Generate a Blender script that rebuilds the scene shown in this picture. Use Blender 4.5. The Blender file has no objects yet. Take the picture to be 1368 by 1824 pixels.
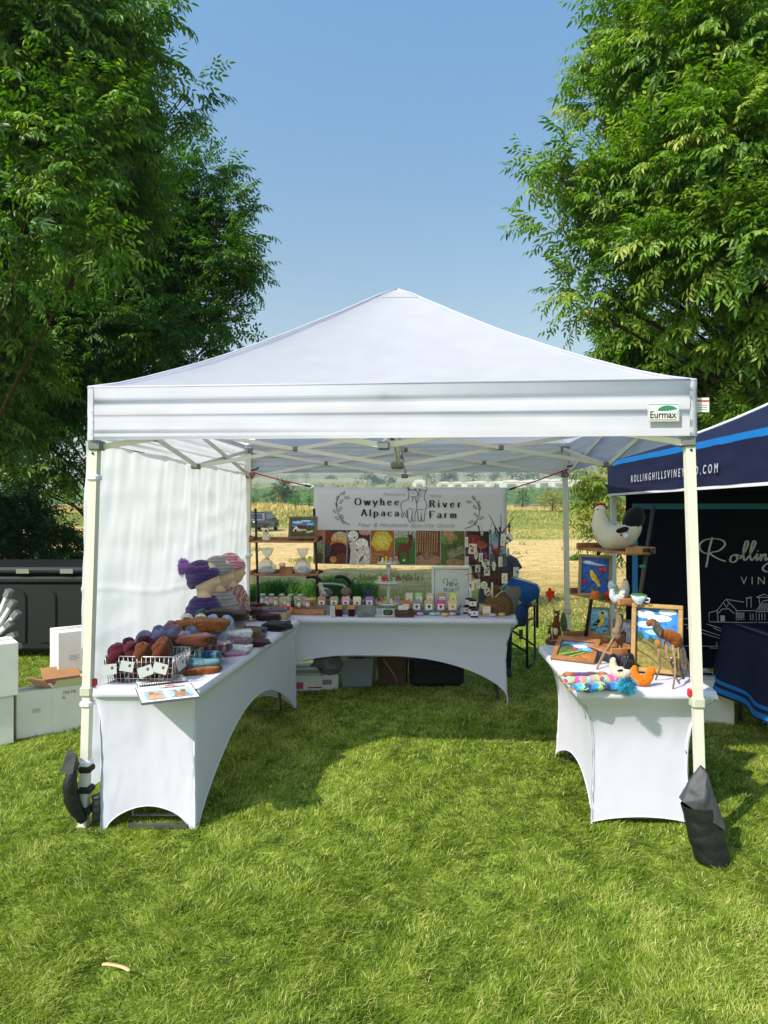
import bpy, math, random
import numpy as np
from mathutils import Vector, Matrix, noise, Euler
R = math.radians
C = bpy.context.scene.collection
SC = bpy.context.scene
# ---------------------------------------------------------------- camera, sky, sun, exposure
HC = 1.62; FPX = 1200.0; YH = 910.0
cam_d = bpy.data.cameras.new('camera'); cam = bpy.data.objects.new('camera', cam_d); C.objects.link(cam)
cam_d.sensor_fit = 'HORIZONTAL'; cam_d.sensor_width = 36; cam_d.lens = 36 * FPX / 1368
cam_d.clip_start = 0.05; cam_d.clip_end = 9000
cam.location = (0, 0, HC); cam.rotation_euler = (R(90 - 0.1), 0, 0)
SC.camera = cam
SUN_D = Vector((0.77, 0.70, -1.0)).normalized()      # direction the light travels
elev = math.asin(-SUN_D.z); az = math.atan2(-SUN_D.x, -SUN_D.y)   # compass bearing of the sun from +Y
w = bpy.data.worlds.new('World'); SC.world = w; w.use_nodes = True
nt = w.node_tree; bg = nt.nodes['Background']
sky = nt.nodes.new('ShaderNodeTexSky'); sky.sky_type = 'NISHITA'; sky.sun_disc = False
sky.sun_elevation = elev; sky.sun_rotation = az; sky.altitude = 700
sky.air_density = 1.0; sky.dust_density = 1.5; sky.ozone_density = 2.0
tn = nt.nodes.new('ShaderNodeMix'); tn.data_type = 'RGBA'; tn.blend_type = 'MULTIPLY'; tn.inputs[0].default_value = 1; 
gco = nt.nodes.new('ShaderNodeTexCoord'); gse = nt.nodes.new('ShaderNodeSeparateXYZ'); gra = nt.nodes.new('ShaderNodeValToRGB')     # smoke-hazy summer sky: greyer low down, bluer high up
nt.links.new(gco.outputs['Generated'], gse.inputs[0]); nt.links.new(gse.outputs['Z'], gra.inputs[0]); nt.links.new(gra.outputs[0], tn.inputs[7])
gra.color_ramp.elements[0].position = 0; gra.color_ramp.elements[0].color = (1.12, .96, .70, 1); gra.color_ramp.elements[1].position = 1; gra.color_ramp.elements[1].color = (.84, .99, 1.04, 1)
for p_, c_ in ((.25, (1.04, .95, .72, 1)), (.42, (.82, .97, .88, 1)), (.60, (.72, 1.08, 1.10, 1))): e_ = gra.color_ramp.elements.new(p_); e_.color = c_
nt.links.new(sky.outputs[0], tn.inputs[6]); nt.links.new(tn.outputs[2], bg.inputs[0]); bg.inputs[1].default_value = 0.142
sl = bpy.data.lights.new('sun', 'SUN'); sl.energy = 3.6; sl.angle = R(0.55); sl.color = (1.0, 0.93, 0.80)
so = bpy.data.objects.new('sun', sl); C.objects.link(so)
so.rotation_euler = SUN_D.to_track_quat('-Z', 'Y').to_euler(); so.location = (-6, -5, 9)
SC.view_settings.view_transform = 'Standard'; SC.view_settings.look = 'None'
SC.view_settings.exposure = 0.79; SC.view_settings.gamma = 1
SC.render.engine = 'CYCLES'
cy = SC.cycles
cy.max_bounces = 8; cy.diffuse_bounces = 5; cy.glossy_bounces = 2; cy.transmission_bounces = 4
cy.transparent_max_bounces = 10; cy.volume_bounces = 0; cy.sample_clamp_indirect = 6
cy.use_denoising = True; cy.caustics_reflective = False; cy.caustics_refractive = False
rng = np.random.default_rng(7); random.seed(7)
# ---------------------------------------------------------------- geometry helpers
TZ = 0.72                                   # table top height
def G(px, py, z=0.0):                       # the point of a level surface of height z seen at a place of the photo
    D = (HC - z) * FPX / (py - YH); return Vector(((px - 684) * D / FPX, D, z))
def W(px, py, D):                           # the point at distance D
    return Vector(((px - 684) * D / FPX, D, HC - (py - YH) * D / FPX))
def tag(o, label=None, cat=None, group=None, kind=None):
    if label: o['label'] = label
    if cat: o['category'] = cat
    if group: o['group'] = group
    if kind: o['kind'] = kind
    return o
def thing(name, label, cat, loc=(0, 0, 0), rz=0, group=None):
    o = bpy.data.objects.new(name, None); C.objects.link(o); o.empty_display_size = .1
    o.location = loc; o.rotation_euler = (0, 0, rz); return tag(o, label, cat, group)
class MB:
    def __init__(s): s.v = []; s.f = []; s.m = []; s.s = []; s.mats = []
    def mi(s, mat):
        if mat is None: return 0
        if mat not in s.mats: s.mats.append(mat)
        return s.mats.index(mat)
    def add(s, vs, fs, mat=None, smooth=False):
        o = len(s.v); k = s.mi(mat); s.v += [tuple(v) for v in vs]
        for f in fs: s.f.append([i + o for i in f]); s.m.append(k); s.s.append(smooth)
        return s
    def box(s, c, size, rz=0, mat=None, rot=None, bev=0.0):
        x, y, z = [a / 2 for a in size]; M_ = (rot if rot is not None else Matrix.Rotation(rz, 3, 'Z')); c = Vector(c)
        if bev <= 0:
            P = [Vector((a, b, d)) for a in (-x, x) for b in (-y, y) for d in (-z, z)]
            F = [(0, 1, 3, 2), (4, 6, 7, 5), (0, 4, 5, 1), (2, 3, 7, 6), (0, 2, 6, 4), (1, 5, 7, 3)]
            return s.add([c + M_ @ p for p in P], F, mat)
        b = min(bev, x * .9, y * .9, z * .9); P = []; 
        # chamfered box: three rings of 8 points
        def ring(dx, dy, zz, c8): return [(dx - c8, -dy, zz), (dx, -dy + c8, zz), (dx, dy - c8, zz), (dx - c8, dy, zz), (-dx + c8, dy, zz), (-dx, dy - c8, zz), (-dx, -dy + c8, zz), (-dx + c8, -dy, zz)]
        rings = [ring(x - b, y - b, -z, b * .4), ring(x, y, -z + b, b), ring(x, y, z - b, b), ring(x - b, y - b, z, b * .4)]
        for r_ in rings: P += [c + M_ @ Vector(p) for p in r_]
        F = [tuple(range(7, -1, -1)), tuple(range(24, 32))]
        for k in range(3):
            for i in range(8): j = (i + 1) % 8; F.append((k * 8 + i, k * 8 + j, k * 8 + 8 + j, k * 8 + 8 + i))
        return s.add(P, F, mat)
    def tube(s, pts, r, n=8, mat=None, cap=True, smooth=True):
        pts = [Vector(p) for p in pts]; k = len(pts)
        rr = r if isinstance(r, (list, tuple)) else [r] * k
        vs = []; fs = []; prev = None
        for i, p in enumerate(pts):
            t = (pts[min(i + 1, k - 1)] - pts[max(i - 1, 0)])
            if t.length < 1e-9: t = Vector((0, 0, 1))
            t.normalize()
            if prev is None:
                a = Vector((0, 0, 1)) if abs(t.z) < .9 else Vector((1, 0, 0)); u = t.cross(a).normalized()
            else:
                u = prev - t * prev.dot(t)
                u = u.normalized() if u.length > 1e-6 else t.orthogonal().normalized()
            prev = u; v = t.cross(u)
            for j in range(n):
                an = 2 * math.pi * j / n + (math.pi / 4 if n == 4 else 0); vs.append(p + (u * math.cos(an) + v * math.sin(an)) * rr[i])
        for i in range(k - 1):
            for j in range(n): q = (j + 1) % n; fs.append((i * n + j, i * n + q, (i + 1) * n + q, (i + 1) * n + j))
        if cap: fs.append(tuple(range(n - 1, -1, -1))); fs.append(tuple((k - 1) * n + j for j in range(n)))
        return s.add(vs, fs, mat, smooth)
    def bar(s, a, b, w_, h_, mat=None, up=(0, 0, 1)):          # rectangular bar
        a = Vector(a); b = Vector(b); t = (b - a).normalized(); up = Vector(up)
        if abs(t.dot(up)) > .98: up = Vector((0, 1, 0))
        x = t.cross(up).normalized(); z = x.cross(t)
        vs = [p + x * (i * w_ / 2) + z * (j * h_ / 2) for p in (a, b) for (i, j) in ((-1, -1), (1, -1), (1, 1), (-1, 1))]
        return s.add(vs, [(3, 2, 1, 0), (4, 5, 6, 7), (0, 1, 5, 4), (1, 2, 6, 5), (2, 3, 7, 6), (3, 0, 4, 7)], mat)
    def lathe(s, prof, c=(0, 0, 0), n=20, mat=None, sx=1, sy=1, smooth=True, rot=None):
        c = Vector(c); vs = []; fs = []
        for (r_, z) in prof:
            for j in range(n):
                a = 2 * math.pi * j / n; p = Vector((r_ * math.cos(a) * sx, r_ * math.sin(a) * sy, z))
                vs.append(c + (rot @ p if rot is not None else p))
        for i in range(len(prof) - 1):
            for j in range(n): q = (j + 1) % n; fs.append((i * n + j, i * n + q, (i + 1) * n + q, (i + 1) * n + j))
        fs.append(tuple(range(n - 1, -1, -1))); fs.append(tuple((len(prof) - 1) * n + j for j in range(n)))
        return s.add(vs, fs, mat, smooth)
    def ell(s, c, r, mat=None, rot=None, n=14, m=9, amp=0.0, fr=3.0, p=1.0, seed=0, smooth=True):
        c = Vector(c); r = (r, r, r) if not isinstance(r, (tuple, list)) else r; vs = []; fs = []
        sg = lambda v: math.copysign(abs(v) ** p, v)
        for i in range(m + 1):
            th = math.pi * i / m
            for j in range(n):
                ph = 2 * math.pi * j / n
                d = Vector((sg(math.sin(th)) * sg(math.cos(ph)), sg(math.sin(th)) * sg(math.sin(ph)), sg(math.cos(th))))
                k = 1 + (amp * noise.noise(d * fr + Vector((seed * 3.1, seed, 0))) if amp else 0)
                q = Vector((d.x * r[0], d.y * r[1], d.z * r[2])) * k
                vs.append(c + (rot @ q if rot is not None else q))
        for i in range(m):
            for j in range(n): q = (j + 1) % n; fs.append((i * n + j, (i + 1) * n + j, (i + 1) * n + q, i * n + q))
        return s.add(vs, fs, mat, smooth)
    def prism(s, poly, h, mat=None, T=None, smooth=False):       # poly in local xy, extruded along z, then T
        n = len(poly); T = T if T is not None else Matrix.Identity(4)
        vs = [T @ Vector((p[0], p[1], 0)) for p in poly] + [T @ Vector((p[0], p[1], h)) for p in poly]
        fs = [tuple(range(n - 1, -1, -1)), tuple(range(n, 2 * n))] + [(i, (i + 1) % n, n + (i + 1) % n, n + i) for i in range(n)]
        return s.add(vs, fs, mat, smooth)
    def grid(s, fn, nu, nv, mat=None, smooth=True):
        vs = [fn(i / nu, j / nv) for j in range(nv + 1) for i in range(nu + 1)]
        fs = [(j * (nu + 1) + i, j * (nu + 1) + i + 1, (j + 1) * (nu + 1) + i + 1, (j + 1) * (nu + 1) + i) for j in range(nv) for i in range(nu)]
        return s.add(vs, fs, mat, smooth)
    def build(s, name, mat=None, parent=None, label=None, cat=None, group=None, kind=None, loc=None, rz=0, solid=0):
        me = bpy.data.meshes.new(name); me.from_pydata(s.v, [], s.f)
        mats = s.mats if s.mats else [mat]
        for m_ in mats: me.materials.append(m_)
        me.polygons.foreach_set('material_index', s.m); me.polygons.foreach_set('use_smooth', s.s)
        me.update(); o = bpy.data.objects.new(name, me); C.objects.link(o)
        if parent is not None: o.parent = parent
        if loc is not None: o.location = loc; 
        if rz: o.rotation_euler = (0, 0, rz)
        if solid:
            md = o.modifiers.new('solid', 'SOLIDIFY'); md.thickness = solid; md.offset = 0
        return tag(o, label, cat, group, kind)
def npmesh(name, verts, quads, mat, parent=None, smooth=False, uvrand=None):
    me = bpy.data.meshes.new(name); nv = len(verts); nf, k = quads.shape
    me.vertices.add(nv); me.vertices.foreach_set('co', np.ascontiguousarray(verts, dtype=np.float32).ravel())
    me.loops.add(nf * k); me.loops.foreach_set('vertex_index', np.ascontiguousarray(quads, dtype=np.int32).ravel())
    me.polygons.add(nf); me.polygons.foreach_set('loop_start', np.arange(0, nf * k, k, dtype=np.int32))
    me.polygons.foreach_set('loop_total', np.full(nf, k, dtype=np.int32))
    if uvrand is not None:
        at = me.attributes.new('rnd', 'FLOAT', 'POINT'); at.data.foreach_set('value', np.ascontiguousarray(uvrand, dtype=np.float32))
    me.update(calc_edges=True); me.materials.append(mat)
    if smooth: me.polygons.foreach_set('use_smooth', [True] * nf)
    o = bpy.data.objects.new(name, me); C.objects.link(o)
    if parent is not None: o.parent = parent
    return o
def copy_tree(o, parent=None):
    c = o.copy(); C.objects.link(c); c.parent = parent
    for ch in list(o.children): copy_tree(ch, c)
    return c
# ---------------------------------------------------------------- materials
_mc = {}
def srgb(h):
    if isinstance(h, str):
        v = [int(h[i:i + 2], 16) / 255 for i in (0, 2, 4)]
        return tuple(((c / 12.92) if c <= .04045 else ((c + .055) / 1.055) ** 2.4) for c in v)
    return tuple(h)
def mat(name, col, rough=.6, var=.12, sc=25, bump=.0, bsc=120, metal=0, trans=0.0, spec=.5, sheen=0, alpha=1, tint=None, detail=4):
    if name in _mc: return _mc[name]
    col = srgb(col); m = bpy.data.materials.new(name); m.use_nodes = True; t = m.node_tree; N = t.nodes; L = t.links
    b = N['Principled BSDF']; b.inputs['Roughness'].default_value = rough; b.inputs['Metallic'].default_value = metal
    b.inputs['Specular IOR Level'].default_value = spec
    if sheen: b.inputs['Sheen Weight'].default_value = sheen
    tc = N.new('ShaderNodeTexCoord'); no = N.new('ShaderNodeTexNoise'); no.inputs['Scale'].default_value = sc; no.inputs['Detail'].default_value = detail
    L.new(tc.outputs['Object'], no.inputs['Vector'])
    rp = N.new('ShaderNodeValToRGB'); rp.color_ramp.elements[0].position = .3; rp.color_ramp.elements[1].position = .7
    lo = tuple(max(0, c * (1 - var)) for c in col); hi = tuple(min(1, c * (1 + var)) for c in (col if tint is None else srgb(tint)))
    rp.color_ramp.elements[0].color = (*lo, 1); rp.color_ramp.elements[1].color = (*hi, 1)
    L.new(no.outputs['Fac'], rp.inputs['Fac']); L.new(rp.outputs['Color'], b.inputs['Base Color'])
    if bump:
        n2 = N.new('ShaderNodeTexNoise'); n2.inputs['Scale'].default_value = bsc; n2.inputs['Detail'].default_value = 5
        L.new(tc.outputs['Object'], n2.inputs['Vector']); bp = N.new('ShaderNodeBump'); bp.inputs['Strength'].default_value = bump
        bp.inputs['Distance'].default_value = .01; L.new(n2.outputs['Fac'], bp.inputs['Height']); L.new(bp.outputs['Normal'], b.inputs['Normal'])
    if trans:
        tr = N.new('ShaderNodeBsdfTranslucent'); L.new(rp.outputs['Color'], tr.inputs['Color']); mx = N.new('ShaderNodeMixShader')
        mx.inputs[0].default_value = trans; out = N['Material Output']
        L.new(b.outputs[0], mx.inputs[1]); L.new(tr.outputs[0], mx.inputs[2]); L.new(mx.outputs[0], out.inputs['Surface'])
    _mc[name] = m; return m
def clear(name, col, rough=.05, fac=.35, ior=1.45):               # thin glass or film: part see-through, part gloss
    if name in _mc: return _mc[name]
    m = bpy.data.materials.new(name); m.use_nodes = True; t = m.node_tree; N = t.nodes; L = t.links
    b = N['Principled BSDF']; b.inputs['Base Color'].default_value = (*srgb(col), 1); b.inputs['Roughness'].default_value = rough
    tp = N.new('ShaderNodeBsdfTransparent'); tp.inputs[0].default_value = (.93, .94, .94, 1); mx = N.new('ShaderNodeMixShader'); mx.inputs[0].default_value = fac
    no = N.new('ShaderNodeTexNoise'); no.inputs['Scale'].default_value = 40; bp = N.new('ShaderNodeBump'); bp.inputs['Strength'].default_value = .4; bp.inputs['Distance'].default_value = .01
    L.new(no.outputs['Fac'], bp.inputs['Height']); L.new(bp.outputs['Normal'], b.inputs['Normal'])
    L.new(tp.outputs[0], mx.inputs[1]); L.new(b.outputs[0], mx.inputs[2]); L.new(mx.outputs[0], N['Material Output'].inputs['Surface'])
    _mc[name] = m; return m
def stripes(name, cols, sc=20, axis='X', rough=.9, dist=1.5, bump=.5, wb=160, soft=False):       # knitted stripes of several colours along one axis
    if name in _mc: return _mc[name]
    m = bpy.data.materials.new(name); m.use_nodes = True; t = m.node_tree; N = t.nodes; L = t.links
    b = N['Principled BSDF']; b.inputs['Roughness'].default_value = rough; b.inputs['Sheen Weight'].default_value = .3
    tc = N.new('ShaderNodeTexCoord'); sp = N.new('ShaderNodeSeparateXYZ'); L.new(tc.outputs['Object'], sp.inputs[0])
    no = N.new('ShaderNodeTexNoise'); no.inputs['Scale'].default_value = 35; L.new(tc.outputs['Object'], no.inputs['Vector'])
    a = N.new('ShaderNodeMath'); a.operation = 'MULTIPLY_ADD'; a.inputs[1].default_value = sc; L.new(sp.outputs[axis], a.inputs[0])
    a2 = N.new('ShaderNodeMath'); a2.operation = 'MULTIPLY'; a2.inputs[1].default_value = dist * .25; L.new(no.outputs['Fac'], a2.inputs[0]); L.new(a2.outputs[0], a.inputs[2])
    fr = N.new('ShaderNodeMath'); fr.operation = 'FRACT'; L.new(a.outputs[0], fr.inputs[0])
    rp = N.new('ShaderNodeValToRGB'); rp.color_ramp.interpolation = 'LINEAR' if soft else 'CONSTANT'; n = len(cols)
    while len(rp.color_ramp.elements) < n: rp.color_ramp.elements.new(.5)
    for i, c in enumerate(cols): e = rp.color_ramp.elements[i]; e.position = i / n; e.color = (*srgb(c), 1)
    L.new(fr.outputs[0], rp.inputs[0]); L.new(rp.outputs[0], b.inputs['Base Color'])
    wv = N.new('ShaderNodeTexNoise'); wv.inputs['Scale'].default_value = wb; wv.inputs['Detail'].default_value = 2; L.new(tc.outputs['Object'], wv.inputs['Vector'])
    bp = N.new('ShaderNodeBump'); bp.inputs['Strength'].default_value = bump; bp.inputs['Distance'].default_value = .006
    L.new(wv.outputs['Fac'], bp.inputs['Height']); L.new(bp.outputs['Normal'], b.inputs['Normal'])
    _mc[name] = m; return m
def flatp(h): return mat('print_' + str(h), h, .8, .38, 55, .25, 120, detail=9)
def flat(h, rough=.7, var=.05):                                       # paint, ink, print or dyed felt of one colour
    return mat('paint_' + str(h), h, rough, var, 60)
def leafmat(name, c1, c2, c3, trans=.35, rough=.5, spec=.35):
    m = bpy.data.materials.new(name); m.use_nodes = True; t = m.node_tree; N = t.nodes; L = t.links
    b = N['Principled BSDF']; b.inputs['Roughness'].default_value = rough; b.inputs['Specular IOR Level'].default_value = spec
    at = N.new('ShaderNodeAttribute'); at.attribute_name = 'rnd'; rp = N.new('ShaderNodeValToRGB')
    rp.color_ramp.elements.new(.5)
    for e, p, c in zip(rp.color_ramp.elements, (0, .55, 1), (c1, c2, c3)): e.position = p; e.color = (*srgb(c), 1)
    L.new(at.outputs['Fac'], rp.inputs[0]); L.new(rp.outputs[0], b.inputs['Base Color'])
    tr = N.new('ShaderNodeBsdfTranslucent'); hs = N.new('ShaderNodeHueSaturation'); hs.inputs['Value'].default_value = 1.5; hs.inputs['Saturation'].default_value = 1.1
    L.new(rp.outputs[0], hs.inputs['Color']); L.new(hs.outputs[0], tr.inputs['Color']); mx = N.new('ShaderNodeMixShader'); mx.inputs[0].default_value = trans
    L.new(b.outputs[0], mx.inputs[1]); L.new(tr.outputs[0], mx.inputs[2]); L.new(mx.outputs[0], N['Material Output'].inputs['Surface'])
    return m
# ---------------------------------------------------------------- writing and drawing helpers
def text(body, size, T, m, parent, name='lettering', shear=0, off=0, sp=1.0, ax='CENTER', ext=.0003, sx=1.0):
    cu = bpy.data.curves.new('txt', 'FONT'); cu.body = body; cu.size = size; cu.shear = shear; cu.offset = off; cu.space_character = sp
    cu.align_x = ax; cu.align_y = 'CENTER'; cu.extrude = ext; cu.resolution_u = 3
    ob = bpy.data.objects.new('txt', cu); me = bpy.data.meshes.new_from_object(ob); bpy.data.objects.remove(ob)
    me.transform(T @ Matrix.Diagonal((sx, 1, 1, 1))); me.materials.clear(); me.materials.append(m); me.name = name
    o = bpy.data.objects.new(name, me); C.objects.link(o)
    if parent is not None: o.parent = parent
    return o
def ribbon(mb, pts, wf, T, m=None, h=.0006, closed=False):        # flat stroke; wf(direction) gives its width
    n = len(pts); L_ = []; Rr = []
    for i in range(n):
        a = pts[(i - 1) % n] if (i > 0 or closed) else pts[i]; b = pts[(i + 1) % n] if (i < n - 1 or closed) else pts[i]
        d = Vector((b[0] - a[0], b[1] - a[1])); d = d.normalized() if d.length > 1e-9 else Vector((1, 0))
        w_ = wf(d, i / max(1, n - 1)) / 2; q = Vector((-d.y, d.x)) * w_
        L_.append(T @ Vector((pts[i][0] + q.x, pts[i][1] + q.y, h))); Rr.append(T @ Vector((pts[i][0] - q.x, pts[i][1] - q.y, h)))
    vs = L_ + Rr; k = n if closed else n - 1
    mb.add(vs, [(i, n + i, n + (i + 1) % n, (i + 1) % n) for i in range(k)], m)
def spline(pts, k=5, closed=False):
    P = [Vector(p) for p in pts]; n = len(P); out = []
    for i in range(n if closed else n - 1):
        if closed: a, b, c, d = P[(i - 1) % n], P[i], P[(i + 1) % n], P[(i + 2) % n]
        else: a, b, c, d = P[max(i - 1, 0)], P[i], P[i + 1], P[min(i + 2, n - 1)]
        for j in range(k):
            t = j / k; out.append(.5 * ((2 * b) + (c - a) * t + (2 * a - 5 * b + 4 * c - d) * t * t + (3 * b - a - 3 * c + d) * t ** 3))
    if not closed: out.append(P[-1])
    return out
def picture(mb, shapes, T, w_, h_, dz=.0006):                     # a print or felt picture: flat coloured shapes in thin layers; coordinates 0..1
    for k, s_ in enumerate(shapes):
        kind, col = s_[0], flatp(s_[1]); z = dz * (k + 1)
        if kind == 'r':
            x0, y0, x1, y1 = s_[2:6]; P = [(x0, y0), (x1, y0), (x1, y1), (x0, y1)]
        elif kind == 'e':
            cx, cy, rx, ry = s_[2:6]; a0 = s_[6] if len(s_) > 6 else 0; P = []
            for i in range(14):
                a = 2 * math.pi * i / 14; x = math.cos(a) * rx; y = math.sin(a) * ry * 1.0
                P.append((cx + x * math.cos(a0) - y * math.sin(a0), cy + x * math.sin(a0) + y * math.cos(a0)))
            P = [(min(1, max(0, a)), min(1, max(0, b))) for a, b in P]
        elif kind == 'l':                                              # line
            pts = [(p[0] * w_, p[1] * h_) for p in s_[2]]; ribbon(mb, pts, lambda d, t, q=s_[3]: q * w_, T, col, z); continue
        else: P = s_[2]
        mb.add([T @ Vector((p[0] * w_, p[1] * h_, z)) for p in P], [tuple(range(len(P)))], col)
def frameT(origin, xdir, ydir):                                       # matrix whose x,y,z are xdir, ydir, normal
    x = Vector(xdir).normalized(); y = Vector(ydir); y = (y - x * y.dot(x)).normalized(); z = x.cross(y)
    M_ = Matrix((x, y, z)).transposed().to_4x4(); M_.translation = Vector(origin); return M_
# ================================================================ THE SETTING
PROF = [(-60, 0), (55, 0), (75, .5), (100, 1.2), (125, 2.6), (140, 3.0), (200, 4.4), (400, 14.5), (600, 24.5), (900, 43), (1300, 74), (1600, 104), (1850, 136), (2000, 150), (2100, 150), (2600, 100)]
def gz(x, y):
    z = float(np.interp(y, [p[0] for p in PROF], [p[1] for p in PROF]))
    if y > 45:
        k = min(1, (y - 45) / 30)
        z += k * (.5 * noise.noise(Vector((x * .06, y * .05, 0))) + .0035 * y * noise.noise(Vector((x * .004 + 5, y * .004, 3)))) * (1 if y < 1400 else 1.6)
        z += 1.5 * math.exp(-((x + 15) / 9) ** 2 - ((y - 80) / 14) ** 2) + .6 * math.exp(-((x - 24) / 12) ** 2 - ((y - 88) / 12) ** 2)
    elif y > 10: z += .03 * min(1, (y - 10) / 5) * noise.noise(Vector((x * .3, y * .3, 0)))
    return z
ys = [-40, -10, 0, 5, 9.2] + list(np.arange(9.8, 45, 1.2)) + list(np.geomspace(45, 2600, 74))
mb = MB(); nx = 90
def gfn(u, v):
    y = ys[int(round(v * (len(ys) - 1)))]; xr = 60 + max(0, y) * .85; x = (u * 2 - 1) * xr
    return (x, y, gz(x, y) - (.006 if y < 10 else 0))
mb.grid(gfn, nx, len(ys) - 1)
gm = bpy.data.materials.new('field_soil'); gm.use_nodes = True; t = gm.node_tree; N = t.nodes; L = t.links
b = N['Principled BSDF']; b.inputs['Roughness'].default_value = .95; b.inputs['Specular IOR Level'].default_value = .15
tc = N.new('ShaderNodeTexCoord'); sp = N.new('ShaderNodeSeparateXYZ'); L.new(tc.outputs['Object'], sp.inputs[0])
mx_ = N.new('ShaderNodeMath'); mx_.operation = 'MAXIMUM'; mx_.inputs[1].default_value = 1; L.new(sp.outputs['Y'], mx_.inputs[0])
lg = N.new('ShaderNodeMath'); lg.operation = 'LOGARITHM'; lg.inputs[1].default_value = 2600; L.new(mx_.outputs[0], lg.inputs[0])
mp = N.new('ShaderNodeMapping'); L.new(tc.outputs['Object'], mp.inputs[0]); mp.inputs['Scale'].default_value = (.12, .05, .1)
n1 = N.new('ShaderNodeTexNoise'); n1.inputs['Scale'].default_value = 1; n1.inputs['Detail'].default_value = 8; L.new(mp.outputs[0], n1.inputs['Vector'])
ma = N.new('ShaderNodeMath'); ma.operation = 'MULTIPLY_ADD'; ma.inputs[1].default_value = .10; L.new(n1.outputs['Fac'], ma.inputs[0])
sb = N.new('ShaderNodeMath'); sb.operation = 'SUBTRACT'; sb.inputs[1].default_value = .05; L.new(lg.outputs[0], sb.inputs[0]); L.new(sb.outputs[0], ma.inputs[2])
rp = N.new('ShaderNodeValToRGB'); L.new(ma.outputs[0], rp.inputs[0])
def pos(d): return math.log(d) / math.log(2600)
rows = [(9, '6f7a2e'), (12, '8d8748'), (15, 'bfa56a'), (22, 'd9b981'), (34, 'd8ba84'), (40, '8f924a'), (48, 'd2b680'), (58, 'd2b680'), (62, '7f8c3c'), (90, '8b9344'), (110, 'a08a52'), (125, 'b29d6a'), (150, '5f7a3a'), (400, '66803f'), (520, 'a8a372'), (640, '7b8c55'), (900, 'b7ac80'), (1100, '6d8352'), (1300, 'b5a87e'), (1600, '75855c'), (1900, '9a9270')]
rp.color_ramp.elements[0].position = 0; rp.color_ramp.elements[0].color = (*srgb('5d6f26'), 1); rp.color_ramp.elements[1].position = 1; rp.color_ramp.elements[1].color = (*srgb('9a9270'), 1)
for d, c in rows: e = rp.color_ramp.elements.new(pos(d)); e.color = (*srgb(c), 1)
n2 = N.new('ShaderNodeTexNoise'); n2.inputs['Scale'].default_value = 1.7; n2.inputs['Detail'].default_value = 9; n2.inputs['Roughness'].default_value = .7; L.new(tc.outputs['Object'], n2.inputs['Vector'])
r2 = N.new('ShaderNodeValToRGB'); r2.color_ramp.elements[0].position = .35; r2.color_ramp.elements[0].color = (.42, .45, .38, 1); r2.color_ramp.elements[1].position = .65; r2.color_ramp.elements[1].color = (1.15, 1.1, 1.02, 1)
L.new(n2.outputs['Fac'], r2.inputs[0]); mm = N.new('ShaderNodeMix'); mm.data_type = 'RGBA'; mm.blend_type = 'MULTIPLY'; mm.inputs[0].default_value = .75
L.new(rp.outputs[0], mm.inputs[6]); L.new(r2.outputs[0], mm.inputs[7]); L.new(mm.outputs[2], b.inputs['Base Color'])
bp = N.new('ShaderNodeBump'); bp.inputs['Strength'].default_value = .8; bp.inputs['Distance'].default_value = .08; L.new(n2.outputs['Fac'], bp.inputs['Height']); L.new(bp.outputs[0], b.inputs['Normal'])
mb.build('ground', gm, kind='structure')
# lawn soil sheet
LY = 9.4
def edge(x): return LY + .25 * noise.noise(Vector((x * .5, 0, 0))) + .1 * noise.noise(Vector((x * 2, 3, 0)))
mb = MB(); mb.grid(lambda u, v: ((u * 2 - 1) * 22, -14 + (edge((u * 2 - 1) * 22) + 14) * v, 0.0), 80, 12)
mb.build('lawn', mat('lawn_thatch', '3c4d18', .95, .35, 9, .6, 60, spec=.1, tint='7f8f3a'), kind='structure')
def vn(x, y, s, seed):                                             # cheap smooth 2-D noise for arrays
    r_ = np.random.default_rng(seed); o = np.zeros_like(x)
    for k in range(7):
        a = r_.uniform(0, 6.28); f = s * r_.uniform(.6, 1.9); o += np.sin((x * math.cos(a) + y * math.sin(a)) * f + r_.uniform(0, 6.28))
    return o / 3.0
def blades(name, x, y, z, h, wd, lean, dirx, diry, colr, material, parent=None):
    n = len(x); a = rng.uniform(0, 2 * math.pi, n); sx, sy = np.cos(a) * wd / 2, np.sin(a) * wd / 2
    V = np.zeros((n, 6, 3))
    for k, (t, wk) in enumerate(((0, 1), (.5, .85), (1, .12))):
        cx = x + dirx * lean * h * t ** 1.6; cyy = y + diry * lean * h * t ** 1.6; cz = z + h * (t - .35 * np.minimum(lean, 1.2) * t * t)
        V[:, 2 * k, 0] = cx - sx * wk; V[:, 2 * k, 1] = cyy - sy * wk; V[:, 2 * k, 2] = cz
        V[:, 2 * k + 1, 0] = cx + sx * wk; V[:, 2 * k + 1, 1] = cyy + sy * wk; V[:, 2 * k + 1, 2] = cz
    base = (np.arange(n) * 6)[:, None]
    Q = np.stack([base + np.array([0, 1, 3, 2]), base + np.array([2, 3, 5, 4])], 1).reshape(-1, 4)
    return npmesh(name, V.reshape(-1, 3), Q, material, parent, uvrand=np.repeat(colr, 6))
def frustum_pts(n, d0, d1, pw=1.0, side=.62, pad=.4):
    u = rng.uniform(0, 1, n); D = (d0 ** (1 - pw) + u * (d1 ** (1 - pw) - d0 ** (1 - pw))) ** (1 / (1 - pw)) if pw != 1 else d0 * (d1 / d0) ** u
    return rng.uniform(-1, 1, n) * (D * side + pad), D
NG = 520000
X, Y = frustum_pts(NG, 1.75, LY + .3, 0.55, .60, .35)
keep = Y < LY + .12 * np.sin(X * 1.3) + rng.normal(0, .12, NG); X = X[keep]; Y = Y[keep]; n = len(X)
cl = vn(X, Y, 7.0, 1); cl2 = vn(X, Y, 1.6, 2); cl3 = vn(X, Y, 17, 3)
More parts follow.
